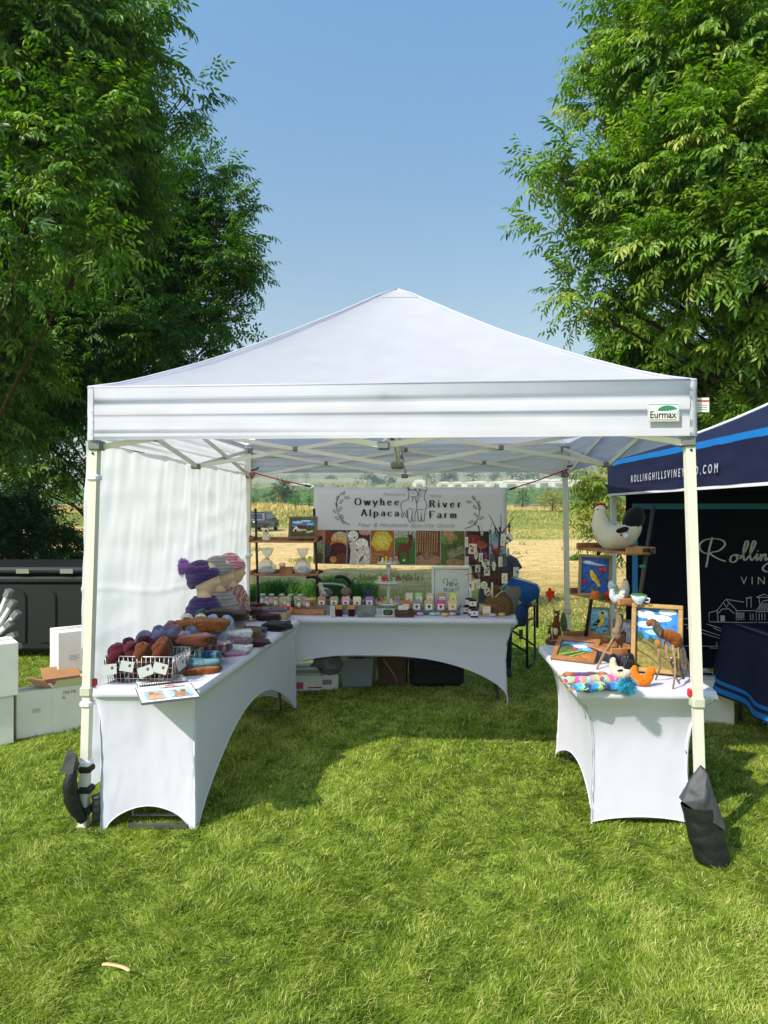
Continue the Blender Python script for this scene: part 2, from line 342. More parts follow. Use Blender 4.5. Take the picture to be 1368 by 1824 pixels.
h = (.026 + .008 * np.clip(cl, -1, 1.5) + .006 * cl3 + .005 * vn(X, Y, 40, 9)) * rng.uniform(.55, 1.35, n)
ang = vn(X, Y, 2.6, 4) * 1.6 + vn(X, Y, 9, 6) * 1.4 + rng.normal(0, 1.15, n) - .4
wd = (.0026 + .0006 * np.maximum(0, Y - 2)) * rng.uniform(.7, 1.3, n)
cl4 = vn(X, Y, 34, 8); h_b = .10 * cl4; colr = np.clip(.42 + .13 * cl2 + .11 * cl3 + h_b + rng.normal(0, .22, n), 0, 1); dry = rng.uniform(0, 1, n) < (.07 + .05 * np.clip(cl2, 0, 2)); colr[dry] = rng.uniform(.8, 1, dry.sum())
grass_m = leafmat('grass_blade', '33540f', '8ea62e', 'e2d892', .40, .65, .25)
g = blades('grass', X, Y, np.zeros(n), np.maximum(h, .012), wd, rng.uniform(.3, 1.7, n), np.cos(ang), np.sin(ang), colr, grass_m); tag(g, 'short mown green lawn grass', 'grass', kind='stuff')
# dry stubble, weeds and tall grass of the field beyond the lawn
weed_m = leafmat('field_weed', '6a7c40', 'a0a35c', 'd6bb7c', .3, .8, .1)
n = 60000; X, Y = frustum_pts(n, 9.3, 42, .9, .62, .5)
pt = vn(X, Y * .7, .9, 11) + vn(X, Y, 2.6, 12) * .6; green = pt > (.75 + (Y > 14) * .25 + (Y > 20) * .1)
keep = (rng.uniform(0, 1, n) < np.where(green, .9, np.where(Y < 14, .75, .1))); X, Y, green = X[keep], Y[keep], green[keep]; n = len(X)
h = np.where(green, rng.uniform(.05, .22, n), rng.uniform(.02, .06, n)); c_ = np.where(green, rng.uniform(.0, .5, n), rng.uniform(.5, 1, n))
ang = rng.uniform(0, 6.28, n)
g = blades('dry_grass', X, Y, np.array([gz(a, b) for a, b in zip(X, Y)]), h, .0045 * Y ** .7, rng.uniform(.2, 1.2, n), np.cos(ang), np.sin(ang), c_, weed_m); tag(g, 'dry stubble and weed tufts on the sandy field', 'weeds', kind='stuff')
n = 90000; X, Y = frustum_pts(n, 37, 118, 1.2, .62, .5)
pt = vn(X, Y, .25, 21) + .5 * vn(X, Y, .8, 22)
road = (Y > 46) & (Y < 58) & (X < -4); keep = ~road & (rng.uniform(0, 1, n) < np.clip(.38 + (Y - 44) * .09 + pt * .5, .03, 1)); X, Y, pt = X[keep], Y[keep], pt[keep]; n = len(X)
tall = np.clip((Y - 50) / 30, .35, 1) * (1 + .8 * np.exp(-((X + 14) / 9) ** 2 - ((Y - 72) / 12) ** 2))
h = rng.uniform(.14, .5, n) * tall; ang = rng.uniform(0, 6.28, n)
dryness = .42 + .16 * pt + .55 * np.exp(-((X + 15) / 10) ** 2 - ((Y - 80) / 16) ** 2) + .5 * np.clip((Y - 92) / 12, 0, 1) + rng.normal(0, .13, n)
g = blades('tall_grass', X, Y, np.array([gz(a, b) for a, b in zip(X, Y)]) - .02, h, .0022 * Y * rng.uniform(.6, 1.4, n), rng.uniform(.1, .7, n), np.cos(ang), np.sin(ang), np.clip(dryness, 0, 1), weed_m); tag(g, 'tall green and golden weeds across the far field', 'weeds', kind='stuff')
# far road
mb = MB(); mb.grid(lambda u, v: ((u * 2 - 1) * 190, 127 + 6 * v, gz((u * 2 - 1) * 190, 127 + 6 * v) + .12), 120, 2)
mb.build('road', mat('road_asphalt', '8d8d90', .9, .1, 2), kind='structure')
# ---- foliage makers
def leaflet(ln, wd, fold=.15):
    w2 = wd / 2
    return np.array([(0, 0, 0), (ln * .3, w2, fold * w2), (ln * .68, w2 * .7, fold * w2 - .06 * ln), (ln, 0, -.16 * ln), (ln * .68, -w2 * .7, fold * w2 - .06 * ln), (ln * .3, -w2, fold * w2)])
def rotz(a): c, s = math.cos(a), math.sin(a); return np.array([[c, -s, 0], [s, c, 0], [0, 0, 1]])
def roty(a): c, s = math.cos(a), math.sin(a); return np.array([[c, 0, s], [0, 1, 0], [-s, 0, c]])
def rotx(a): c, s = math.cos(a), math.sin(a); return np.array([[1, 0, 0], [0, c, -s], [0, s, c]])
def spray_template(r_, L0=.36, nleaf=6, npair=3, ll=.085, lw=.03, droop=.55):
    out = []
    for i in range(nleaf):
        t = (i + .6) / nleaf; side = 1 if i % 2 else -1; az_ = side * r_.uniform(.5, 1.15) * (1 - .75 * (i == nleaf - 1)); base = np.array([L0 * t, 0, -.25 * L0 * t * t])
        RM = rotz(az_) @ roty(droop * r_.uniform(.3, 1.2)); rl = ll * 1.9
        for j in range(npair):
            for sd in (-1, 1):
                lf = leaflet(ll * r_.uniform(.75, 1.1), lw * r_.uniform(.8, 1.1))
                p = np.array([rl * (j + .8) / (npair + .6), 0, -.1 * rl * j / npair]); lf = lf @ (rotz(sd * r_.uniform(.7, 1.1)) @ roty(droop * r_.uniform(.3, 1.4)) @ rotx(r_.uniform(-.5, .5))).T + p
                out.append(lf @ RM.T + base)
        lf = leaflet(ll * 1.1, lw) @ roty(droop * .8).T + np.array([rl, 0, -.1 * rl]); out.append(lf @ RM.T + base)
    return np.array(out)
TPL = [spray_template(np.random.default_rng(50 + i)) for i in range(6)]
TPL_S = [spray_template(np.random.default_rng(70 + i), .2, 6, 2, .05, .026, .35) for i in range(4)]
def foliage(name, lumps, n, scale, material, parent, seed, tpl=TPL, up=.25, fill=.5, cbias=0.0, sq=1.0):
    r_ = np.random.default_rng(seed); Cn = np.array([l[:3] for l in lumps]); Rd = np.array([l[3] for l in lumps])
    k = r_.choice(len(lumps), n * 2, p=Rd ** 2 / (Rd ** 2).sum()); d = r_.normal(size=(n * 2, 3)); d /= np.linalg.norm(d, axis=1)[:, None]
    rad = Rd[k] * (fill + (1.05 - fill) * r_.uniform(0, 1, n * 2) ** .6); P = Cn[k] + d * rad[:, None] * np.array([1, 1, sq])
    inside = np.zeros(n * 2, bool)
    for c, q in zip(Cn, Rd): inside |= (np.linalg.norm(P - c, axis=1) < q * .45)
    clus = np.sin(P[:, 0] * 5.1 + seed) * np.sin(P[:, 1] * 4.3) * np.sin(P[:, 2] * 5.7 + 1) 
    ok = ~inside & (clus > -.55 + r_.uniform(-.3, .3, n * 2)); P = P[ok][:n]; d = d[ok][:n]; clus = clus[ok][:n]; m = len(P)
    out = d * np.array([1, 1, .5]) + r_.normal(0, .35, (m, 3)) + np.array([0, 0, up]); xa = out / np.linalg.norm(out, axis=1)[:, None]
    za = np.array([0, 0, 1.0]) + r_.normal(0, .3, (m, 3)) + d * .4; za -= xa * (za * xa).sum(1)[:, None]; za /= np.linalg.norm(za, axis=1)[:, None]; ya = np.cross(za, xa)
    Mx = np.stack([xa, ya, za], 2) * (scale * r_.uniform(.75, 1.25, m))[:, None, None]
    Vs = []; Cs = []
    which = r_.integers(0, len(tpl), m)
    for q, T_ in enumerate(tpl):
        s_ = which == q
        if not s_.any(): continue
        V = np.einsum('nij,lvj->nlvi', Mx[s_], T_) + P[s_][:, None, None, :]
        c = np.clip(.45 + cbias + .18 * r_.normal(size=(s_.sum(), 1)) + .12 * r_.normal(size=(s_.sum(), T_.shape[0])) + .15 * clus[s_][:, None], 0, 1)
        Vs.append(V.reshape(-1, 3)); Cs.append(np.repeat(c.ravel(), 6))
    V = np.concatenate(Vs); nl = len(V) // 6; base = (np.arange(nl) * 6)[:, None]
    Q = np.stack([base + np.array([0, 1, 2, 3]), base + np.array([0, 3, 4, 5])], 1).reshape(-1, 4)
    return npmesh(name, V, Q, material, parent, uvrand=np.concatenate(Cs))
bark = mat('bark', '4a3b2c', .9, .3, 12, .9, 40, spec=.2)
def px_lumps(L_): return [(*W(a, b, d), max(.07, r_ * d / FPX - .33 * min(1, r_ * d / FPX / .5))) for (a, b, d, r_) in L_]
def grow(name, label, lumps, base, rt, n, scale, m, seed, group=None, tpl=TPL, split=.45, cat='tree', **kw):
    base = Vector(base); root = thing(name, label, cat, base, group=group); c = Vector((0, 0, 0)); tot = 0
    for l in lumps: c += Vector(l[:3]) * l[3]; tot += l[3]
    c /= tot; top = max(l[2] for l in lumps); tb = MB()
    mid = Vector((base.x, base.y, 0)) - base; h_ = (top - base.z)
    trunk = [Vector((0, 0, -.1)), Vector((.03, 0, h_ * .12)), Vector((.02, .05, h_ * .3)), Vector(((c.x - base.x) * .15, (c.y - base.y) * .15, h_ * .55)), Vector(((c.x - base.x) * .3, (c.y - base.y) * .3, h_ * .85))]
    tb.tube(trunk, [rt * 1.35, rt, rt * .85, rt * .55, rt * .15], 10)
    r_ = random.Random(seed)
    for l in lumps:
        e = Vector(l[:3]) - base; t = min(.8, max(.12, (e.z / h_) * .62)); 
        f = t * 4; i = min(3, int(f)); s0 = trunk[i].lerp(trunk[i + 1], f - i)
        m1 = s0.lerp(e, .5) + Vector((r_.uniform(-.2, .2), r_.uniform(-.2, .2), .12 * (e - s0).length)); q = rt * .28 * (.5 + .5 * min(1, l[3]))
        tb.tube([s0, s0.lerp(m1, .5) + Vector((0, 0, .06)), m1, m1.lerp(e, .6), e], [q, q * .8, q * .6, q * .35, q * .1], 6)
        for k in range(3):
            dd = Vector((r_.gauss(0, 1), r_.gauss(0, 1), r_.gauss(.2, .6))).normalized() * l[3] * .9; tb.tube([m1.lerp(e, .5), m1.lerp(e, .7) + dd * .4, e + dd], [q * .4, q * .25, q * .06], 4)
    tb.build('trunk', bark, root)
    o = foliage('crown', [(l[0] - base.x, l[1] - base.y, l[2] - base.z, l[3]) for l in lumps], n, scale, m, root, seed, tpl, **kw)
    return root
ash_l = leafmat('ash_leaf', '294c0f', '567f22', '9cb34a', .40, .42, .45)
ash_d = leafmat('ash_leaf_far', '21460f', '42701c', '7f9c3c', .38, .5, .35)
ash_r = leafmat('ash_leaf_bright', '365c10', '6a9226', 'bcc266', .44, .42, .45)
grow('ash_tree', 'large leafy ash tree with bright drooping leaves, the nearer tree on the left', px_lumps([
    (60, 60, 7, 165), (200, 50, 7.3, 100), (270, 15, 7.5, 55), (268, 75, 7.3, 38), (240, 130, 7.3, 60), (300, 190, 7.6, 62), (335, 165, 7.6, 34), (200, 230, 7, 105), (80, 250, 6.6, 125), (60, 395, 6.3, 105), (165, 440, 6.3, 50),
    (120, 330, 6.5, 95), (30, 480, 6.2, 65), (270, 270, 7.7, 60), (340, 205, 7.7, 28), (-60, 150, 7.2, 190), (-90, 380, 7, 180), (90, 130, 8.6, 190), (120, 330, 8.6, 170), (210, 300, 8.4, 95), (-60, 520, 7, 110), (-30, 610, 8.6, 100), (40, 660, 9, 80), (-50, 740, 8.8, 110), (30, 770, 9, 70)]),
    (-5.6, 8.6, 0), .24, 4200, 1.0, ash_l, 3)
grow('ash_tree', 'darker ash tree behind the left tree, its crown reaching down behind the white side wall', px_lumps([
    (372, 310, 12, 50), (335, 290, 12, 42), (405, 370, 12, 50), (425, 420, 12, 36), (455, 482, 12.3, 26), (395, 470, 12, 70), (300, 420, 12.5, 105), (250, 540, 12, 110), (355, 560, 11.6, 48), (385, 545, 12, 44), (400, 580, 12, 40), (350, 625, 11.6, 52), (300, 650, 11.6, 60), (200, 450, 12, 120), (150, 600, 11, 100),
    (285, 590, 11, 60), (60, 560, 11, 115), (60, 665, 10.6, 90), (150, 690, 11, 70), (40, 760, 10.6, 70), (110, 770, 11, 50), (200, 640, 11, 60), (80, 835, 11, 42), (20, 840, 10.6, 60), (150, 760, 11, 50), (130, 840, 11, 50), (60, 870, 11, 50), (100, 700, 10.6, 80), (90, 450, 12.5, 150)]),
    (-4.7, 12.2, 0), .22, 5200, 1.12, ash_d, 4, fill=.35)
grow('ash_tree', 'tall bright ash tree at the right, leaning its boughs over the stall roof', px_lumps([
    (1110, 30, 8, 78), (1070, 100, 8, 30), (1095, 150, 8, 50), (1200, 80, 7.6, 115), (1320, 60, 7.1, 120), (1160, 190, 8, 75), (1060, 205, 8.3, 40), (1030, 290, 8, 50), (985, 312, 8, 34), (960, 320, 8, 20), (1005, 385, 8, 40), (975, 403, 8, 20), (1080, 350, 8, 80), (1180, 300, 7.6, 105),
    (1300, 250, 7.1, 120), (1020, 430, 8.2, 45), (1100, 450, 8, 75), (1035, 510, 8.2, 44), (1045, 550, 8.2, 36), (1100, 540, 8.2, 50), (1200, 440, 7.6, 100), (1320, 420, 7.1, 110), (1130, 520, 8.3, 45), (1250, 550, 8, 75), (1345, 560, 7.6, 65), (1420, 200, 7.6, 170), (1430, 470, 8, 140), (1250, 150, 9.2, 170), (1300, 400, 9.2, 150)]),
    (5.9, 8.6, 0), .24, 5000, 1.0, ash_r, 5)
grow('ash_tree', 'ash tree with lower leafy boughs behind the blue tent, under the tall right tree', px_lumps([
    (1115, 600, 11, 55), (1110, 640, 11, 50), (1165, 620, 11, 60), (1180, 660, 11, 62), (1250, 690, 11, 85), (1330, 690, 11, 80), (1400, 640, 11, 100), (1240, 620, 8.6, 34), (1215, 650, 8.6, 24), (1310, 620, 8.0, 36), (1350, 590, 8.0, 30), (1340, 735, 8.2, 36), (1290, 755, 8.2, 26), (1300, 760, 11, 60), (1140, 800, 11, 46), (1390, 720, 8.2, 50)]),
    (6.6, 11.2, 0), .2, 2800, 1.05, ash_r, 6, fill=.35, cbias=-.05)
grow('young_tree', 'slender young tree with light hanging leaves at the corner of the blue tent', px_lumps([
    (1072, 848, 8.3, 24), (1050, 858, 8.3, 13), (1066, 895, 8.3, 18), (1085, 925, 8.3, 20), (1088, 880, 8.3, 22), (1075, 955, 8.3, 12)]),
    (2.85, 8.4, 0), .025, 70, .8, leafmat('young_leaf', '567a24', '86973c', 'b79a4a', .4, .45, .4), 7, fill=.2)
hedge_m = leafmat('shrub_leaf', '17340f', '2a5018', '47702a', .25, .45, .4)
def shrub(name, label, base, lumps, n, scale, m, seed, tpl=TPL_S, group=None, **kw):
    root = thing(name, label, 'shrub', base, group=group); tb = MB(); r_ = random.Random(seed); bx_, by_, bz_ = base
    for l in lumps: e = Vector((l[0] - bx_, l[1] - by_, l[2] - bz_)); tb.tube([(0, 0, -.05), e * .5 + Vector((r_.uniform(-.1, .1), 0, 0)), e], [.03, .02, .006], 5)
    tb.build('stem', bark, root); foliage('foliage', [(l[0] - bx_, l[1] - by_, l[2] - bz_, l[3]) for l in lumps], n, scale, m, root, seed, tpl, **kw); return root
shrub('shrub', 'dense dark green shrub right behind the black bin', (-4.9, 9.6, 0), px_lumps([(30, 945, 9.5, 62), (95, 965, 9.5, 55), (145, 985, 9.5, 38), (40, 905, 9.7, 44), (-40, 930, 9.5, 80), (20, 1010, 9.4, 60), (100, 1030, 9.4, 60), (160, 1040, 9.5, 50), (-60, 1030, 9.4, 80), (80, 915, 9.8, 30)]), 2300, 1.0, hedge_m, 8)
# weeds seen under the stall
rw = leafmat('green_weed', '3a6a2a', '5c8c3e', '93ac62', .3, .7, .2)
def weedbush(name, label, px, py, D, wpx, hpx, n, seed, group=None, m=rw):
    c = W(px, py, D); x, y = c.x, D; z = gz(x, y); r_ = np.random.default_rng(seed); wr = wpx * D / FPX / 2; hh = hpx * D / FPX * .72
    n = int(n * 1.6); kx = r_.uniform(-.75, .75, 9) * wr; ky = r_.uniform(-.3, .3, 9) * wr; kk = r_.integers(0, 9, n); a = r_.uniform(0, 6.28, n); q = r_.uniform(0, 1, n) ** .5 * wr * .28
    X = kx[kk] + np.cos(a) * q; Y = ky[kk] + np.sin(a) * q; ht = hh * (1 - .5 * np.abs(kx[kk]) / wr); Z = r_.uniform(0, .6, n) * ht
    o = blades(name, X, Y, Z, (ht * .55) * r_.uniform(.4, 1.1, n), np.full(n, .006 + .0007 * D), r_.uniform(.1, 1.1, n), np.cos(a + r_.normal(0, .6, n)), np.sin(a + r_.normal(0, .6, n)), np.clip(r_.normal(.45, .25, n), 0, 1), m)
    o.location = (x, y, z - .02); return tag(o, label, 'weed', group)
weedbush('weed_bush', 'large feathery green weed bush on the field under the banner', 600, 1062, 12.6, 150, 62, 2600, 1)
weedbush('weed_bush', 'green weed bush just left of the large feathery one, behind the jars', 505, 1068, 12.9, 110, 50, 1500, 2)
weedbush('weed_bush', 'small green weed clump at the left end of the field, behind the first jars', 455, 1075, 11.5, 40, 62, 700, 3)
weedbush('weed_bush', 'low dark green weed beside the right rear tent leg', 1030, 1000, 22, 40, 20, 500, 4)
# ---- far trees, shrubs, greenhouses
dk = leafmat('far_leaf', '1f3a1a', '35552a', '57703c', .15, .7, .2); yl = leafmat('golden_leaf', '6d7a24', 'a09a35', 'c2a24c', .2, .7, .2)
def fartree(name, label, px, ybase, D, wpx, hpx, n, seed, m=dk, cone=False, group=None, cat='tree'):
    x = (px - 684) * D / FPX; z = gz(x, D); zt = HC - (ybase - hpx - YH) * D / FPX; h_ = max(.6, zt - z) ; wr = wpx * D / FPX / 2; r_ = random.Random(seed); L_ = []
    if cone:
        for i in range(9): t = i / 8; L_.append((x + r_.uniform(-.1, .1) * wr, D, z + h_ * (.12 + .83 * t), wr * (1 - .85 * t) * .8))
    else:
        for i in range(9):
            a = r_.uniform(0, 6.28); t = r_.uniform(.25, .8); q = wr * .62 * math.sin(math.pi * min(.9, t + .1)); L_.append((x + math.cos(a) * q, D + math.sin(a) * q * .6, z + h_ * t, min(wr * .5, h_ * .25) * r_.uniform(.8, 1.1)))
        L_.append((x, D, z + h_ * .85, min(wr, h_) * .3))
    root = thing(name, label, cat, (x, D, z), group=group); tb = MB()
    tb.tube([(0, 0, -.2), (0, 0, h_ * .3), (0, 0, h_ * .8)], [h_ * .035, h_ * .028, h_ * .01], 6); tb.build('trunk', bark, root)
    foliage('crown', [(l[0] - x, 0 + l[1] - D, l[2] - z, l[3]) for l in L_], n, max(wr * .30, .5) / .36 * .9, m, root, seed, TPL_S, fill=.3); return root
fartree('conifer', 'small dark cone-shaped conifer just right of the banner', 931, 899, 118, 34, 37, 420, 11, cone=True)
fartree('round_shrub', 'round golden green shrub right of the small conifer', 984, 918, 88, 58, 42, 420, 12, m=yl, cat='shrub')
fartree('field_tree', 'broad dark green tree clump in the field above the parked car', 500, 893, 150, 74, 34, 420, 13)
fartree('young_poplar', 'small yellow green tree before the dark clump above the car', 496, 893, 110, 13, 26, 130, 14, m=yl, cone=True)
fartree('field_shrub', 'dark green upright shrub among golden grass, left of the banner', 526, 912, 84, 20, 32, 220, 15, m=rw, cat='shrub')
fartree('field_shrub', 'light green thin sapling against the left edge of the banner', 551, 898, 84, 14, 24, 140, 16, m=rw, cat='shrub')
fartree('field_shrub', 'dark shrub beside the left rear tent leg', 452, 912, 84, 18, 30, 160, 17, m=rw, cat='shrub')
for i, (px, yb, D, wp, hp, lab) in enumerate([(655, 870, 600, 56, 26, 'far hazy tree clump above the left half of the banner'), (692, 866, 640, 46, 16, 'low hazy tree right of the clump above the banner lettering'), (545, 862, 700, 16, 20, 'lone hazy tree on the plain over the left end of the banner'), (520, 862, 720, 20, 18, 'pair of faint trees near the left rear leg on the plain'),
        (760, 866, 610, 34, 30, 'tall hazy tree above the alpaca drawing of the banner'), (800, 866, 630, 60, 24, 'wide row of hazy trees left of the greenhouses'), (843, 864, 620, 40, 32, 'full hazy tree above the right end of the banner'), (880, 864, 640, 34, 22, 'lower hazy tree between two taller ones over the greenhouses'),
        (912, 862, 620, 50, 34, 'broad hazy tree behind the white greenhouses'), (950, 862, 650, 46, 24, 'hazy tree left of the right rear tent leg'), (590, 858, 900, 30, 10, 'very faint low trees on the distant plain at left'), (1040, 850, 900, 50, 14, 'very faint trees on the distant slope at right')]):
    fartree('hazy_tree', lab, px, yb, D, wp, hp, 230, 20 + i, group='far trees on the plain')
orch = []; r_ = random.Random(9)
for row in range(9):
    for k in range(34):
        D = 165 + row * 24; x = -20 + k * D * .026 - row * 3 + r_.uniform(-1, 1); orch.append((x, D, gz(x, D) + 1.6, 2.3))
tag(foliage('orchard', orch, 5200, 3.4, leafmat('orchard_leaf', '35581f', '51762c', '6f8f3f', .2, .7, .2), None, 77, TPL_S, fill=.3), 'rows of low green orchard trees beyond the road', 'orchard', kind='stuff')
orch = [(x_, D_, gz(x_, D_) + 1.4, 2.4) for row in range(6) for k in range(16) for D_ in [170 + row * 28] for x_ in [-26 - k * D_ * .02 + row * 2]]
tag(foliage('orchard', orch, 2200, 3.6, bpy.data.materials['orchard_leaf'], None, 78, TPL_S, fill=.3), 'low green orchard rows left of the banner', 'orchard', kind='stuff')
ghw = mat('greenhouse_film', 'd8d4c8', .6, .06, .5); ghd = mat('greenhouse_gap', '8a8c88', .8, .1, .5)
for i, (px0, px1, yb, D, h_, lab) in enumerate([(780, 850, 868, 470, 3.6, 'long low white greenhouse nearest the banner lettering'), (838, 905, 866, 480, 4.0, 'long white greenhouse above the right end of the banner'), (895, 962, 868, 450, 5.2, 'pale greenhouse block behind the small conifer'), (955, 1010, 866, 470, 5.8, 'pale greenhouse block touching the right rear tent leg'), (1015, 1085, 864, 480, 5.6, 'pale greenhouse block right of the right rear tent leg'), (505, 560, 869, 480, 3.2, 'long pale shed on the plain left of the banner'), (736, 758, 864, 500, 5.0, 'small white farm house between hazy trees')]):
    xa, xb = (px0 - 684) * D / FPX, (px1 - 684) * D / FPX; z = gz((xa + xb) / 2, D); root = thing('greenhouse' if i < 5 else ('shed' if i == 5 else 'farm_house'), lab, 'greenhouse' if i < 5 else ('shed' if i == 5 else 'house'), ((xa + xb) / 2, D, z)); L_ = (xb - xa) / 2
    mb = MB(); mb.box((0, 6, h_ * .33), (2 * L_, 12, h_ * .8)); mb.build('wall', ghw, root); nb = max(1, int(L_ * 2 / 9)) if i < 5 else 1; mb = MB(); wq = 2 * L_ / nb
    for k in range(nb):
        x0 = -L_ + k * wq; P = [(x0, 0), (x0 + wq * .98, 0), (x0 + wq * .85, h_ * .22), (x0 + wq * .5, h_ * .34), (x0 + wq * .13, h_ * .22)]
        mb.prism([(p[0], p[1]) for p in P], 12.6, T=Matrix.Translation((0, 12.3, h_ * .735)) @ Matrix.Rotation(R(90), 4, 'X'))
    mb.build('roof', mat('shed_roof', 'e4e0d4', .5, .05, .5), root); mb = MB()
    for k in range(nb): mb.box((-L_ + (k + .5) * wq, -.06, h_ * .28), (wq * .5, .1, h_ * .4))
    mb.build('door', ghd, root)
# haze
mb = MB(); mb.box((0, 1290, 92), (5400, 2680, 190)); hz = mb.build('haze', None, kind='stuff')
hm = bpy.data.materials.new('haze'); hm.use_nodes = True; hn = hm.node_tree; hn.nodes.remove(hn.nodes['Principled BSDF'])
pv = hn.nodes.new('ShaderNodeVolumePrincipled'); pv.inputs['Color'].default_value = (.86, .92, 1, 1); pv.inputs['Density'].default_value = .0006; pv.inputs['Anisotropy'].default_value = .3
hn.links.new(pv.outputs[0], hn.nodes['Material Output'].inputs['Volume']); hz.data.materials.clear(); hz.data.materials.append(hm); tag(hz, 'pale summer haze over the fields', 'haze')
# ================================================================ THE WHITE CANOPY TENT
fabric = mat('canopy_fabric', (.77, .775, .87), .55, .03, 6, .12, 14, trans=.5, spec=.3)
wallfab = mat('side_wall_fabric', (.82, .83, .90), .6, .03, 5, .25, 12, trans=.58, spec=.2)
legp = mat('powder_coat', 'd4d1c4', .45, .04, 8, metal=0); legd = mat('bracket_plastic', '6d7474', .5, .08, 30)
black_m = mat('black_cloth', '15161a', .65, .2, 30, .3, 60); strapw = mat('velcro_white', 'e6e8ec', .8, .03, 30); red_m = mat('red_cord', 'b01f22', .6, .1, 60)
HW = 1.475; TOPZ = 2.245; BOTZ = 1.975; PK = 3.225
tent = thing('canopy_tent', 'white square pop-up canopy tent with a peaked roof over the stall', 'tent', (-.003, 3.362, 0), R(-3.8))
def per(s):                                                          # rounded square perimeter, s in 0..4, starting at the front left corner
    k = int(s) % 4; f = s - int(s); c = HW + .045; cx, cy_ = 0, HW
    p = [(-c + 2 * c * f, -c), (c, -c + 2 * c * f), (c - 2 * c * f, c), (-c, c - 2 * c * f)][k]
    r_ = .05; x, y = p; ax_, ay = max(0, abs(x) - (c - r_)), max(0, abs(y) - (c - r_)); l = math.hypot(ax_, ay)
    if l > r_: x = math.copysign(c - r_ + ax_ * r_ / l, x); y = math.copysign(c - r_ + ay * r_ / l, y)
    return x + cx, y + cy_
mb = MB()
def roof(u, v):
    x, y = per(u * 4 * .99999); t = v; f = t ** 1.22; q = 1 - t
    if t > .965: f = .965 ** 1.22 + (t - .965) * .7
    X = x * q; Y_ = HW + (y - HW) * q; mid = 1 - abs(2 * (u * 4 % 1) - 1)
    z = TOPZ + (PK - TOPZ) * f - .02 * mid * math.sin(math.pi * t) + .005 * noise.noise(Vector((X * 3, Y_ * 3, 1))) + .004 * noise.noise(Vector((x * 9, y * 9, t * 1.5))) * (1 - t)
    return (X, Y_, z)
mb.grid(roof, 160, 34); mb.build('roof', mat('roof_fabric', (.78, .79, .90), .55, .03, 6, .12, 14, trans=.6, spec=.3), tent)
mb = MB()
def wr(s, z, k):                                                     # soft folds lying along a hanging strip
    q = z + .17 * noise.noise(Vector((s * .8, 2, k))) + .05 * noise.noise(Vector((s * 3.1, 5, k)))
    a = noise.noise(Vector((s * 1.1, q * 10, k))); b_ = noise.noise(Vector((s * 2.3 + 7, q * 19, k + 4))); c = noise.noise(Vector((s * 9 + q * 30, q * 30, k + 9)))
    e_ = .35 + .65 * min(1, abs(noise.noise(Vector((s * 1.7, z * 3, 31)))) * 3); return e_ * (.009 * a + .0065 * b_) + .003 * c
def val(u, v):
    x, y = per(u * 4 * .99999); z = TOPZ + .004 - (TOPZ - BOTZ) * v; n = Vector((x, y - HW, 0)).normalized(); mid = 1 - abs(2 * (u * 4 % 1) - 1)
    e = min(1, mid * 14) ; d = wr(u * 12, z, 0) * e * (.25 + .75 * math.sin(math.pi * min(.9, v + .1))); sag = -.012 * math.sin(u * 4 * math.pi) ** 2 * v * 0
    nx_, ny_ = (0, -1) if abs(y - HW) > abs(x) and y < HW else ((0, 1) if abs(y - HW) > abs(x) else ((1, 0) if x > 0 else (-1, 0)))
    if v > .86: d = d * .6 + .0015
    return (x + nx_ * d, y + ny_ * d, z + .006 * noise.noise(Vector((u * 16, 0, 2))) * v)
mb.grid(val, 480, 22); mb.build('valance', fabric, tent)
mb = MB()                                                            # seams and reinforcement patches sewn on the roof
for k in range(4):
    pts = [Vector(roof((k + .0005) / 4, t / 14)) + Vector((0, 0, .004)) for t in range(0, 15)]; mb.tube(pts, .007, 5)
mb.build('ridge_piping', fabric, tent)
mb = MB(); mb.tube([Vector(roof(i / 120 * .99999, 0)) + Vector((0, 0, .003)) for i in range(121)], .005, 4)
mb.tube([Vector(roof(i / 60 * .99999, .90)) + Vector((0, 0, .002)) for i in range(61)], .003, 4)
for k in range(1):
    mb.tube([Vector(roof((k + .5) / 4, t / 14)) + Vector((0, -.001, .001)) for t in range(0, 15)], .003, 4)
mb.build('seam', fabric, tent)
mb = MB(); mb.tube([Vector(val(.125, v / 12)) + Vector((0, -.001, 0)) for v in range(13)], .0025, 4); mb.build('seam', fabric, tent)
UZ, LZ = 2.19, 1.945
for (sx, sy) in ((-1, 0), (1, 0), (-1, 1), (1, 1)):
    y0 = 2.95 * sy; fx = sx * (HW + .07 if sy == 0 else HW + .045); fy = y0 - .0 if sy == 0 else y0 + .04
    a = Vector((sx * HW, y0, 2.225)); e = Vector((fx, fy, 0)); leg = MB(); kk = .695 / 2.225; mid = e.lerp(a, kk)
    leg.bar(mid, a, .043, .043, legp, up=(0, 1, 0)); leg.bar(e, mid, .041, .041, legp, up=(0, 1, 0)); lo_ = leg.build('leg', None, tent)
    c = MB(); c.box(mid, (.062, .062, .052), bev=.008); c.build('collar', mat('collar_plastic', 'b9bca9', .5, .05, 20), lo_)
    c = MB(); c.box(e + Vector((0, 0, .004)), (.056, .056, .006)); c.build('foot_plate', legp, lo_)
    if sy == 0:
        c = MB(); c.tube([e.lerp(a, .86) + Vector((0, -.0262, 0)), e.lerp(a, .86) + Vector((0, -.0238, 0))], .006, 10); c.build('button_hole', flat('17181a'), lo_)
        c = MB(); c.box(e.lerp(a, (.735 if sx > 0 else .735) / 2.225) + Vector((-.03 * sx, .012, 0)), (.018, .03, .04), bev=.006); c.build('release_button', red_m, lo_)
    c = MB(); c.box((sx * HW, y0, 1.955), (.066, .066, .05), bev=.006); c.build('bracket', legd, tent)
    c = MB(); c.box((sx * HW, y0, UZ), (.064, .064, .05), bev=.006); c.build('bracket', legd, tent)
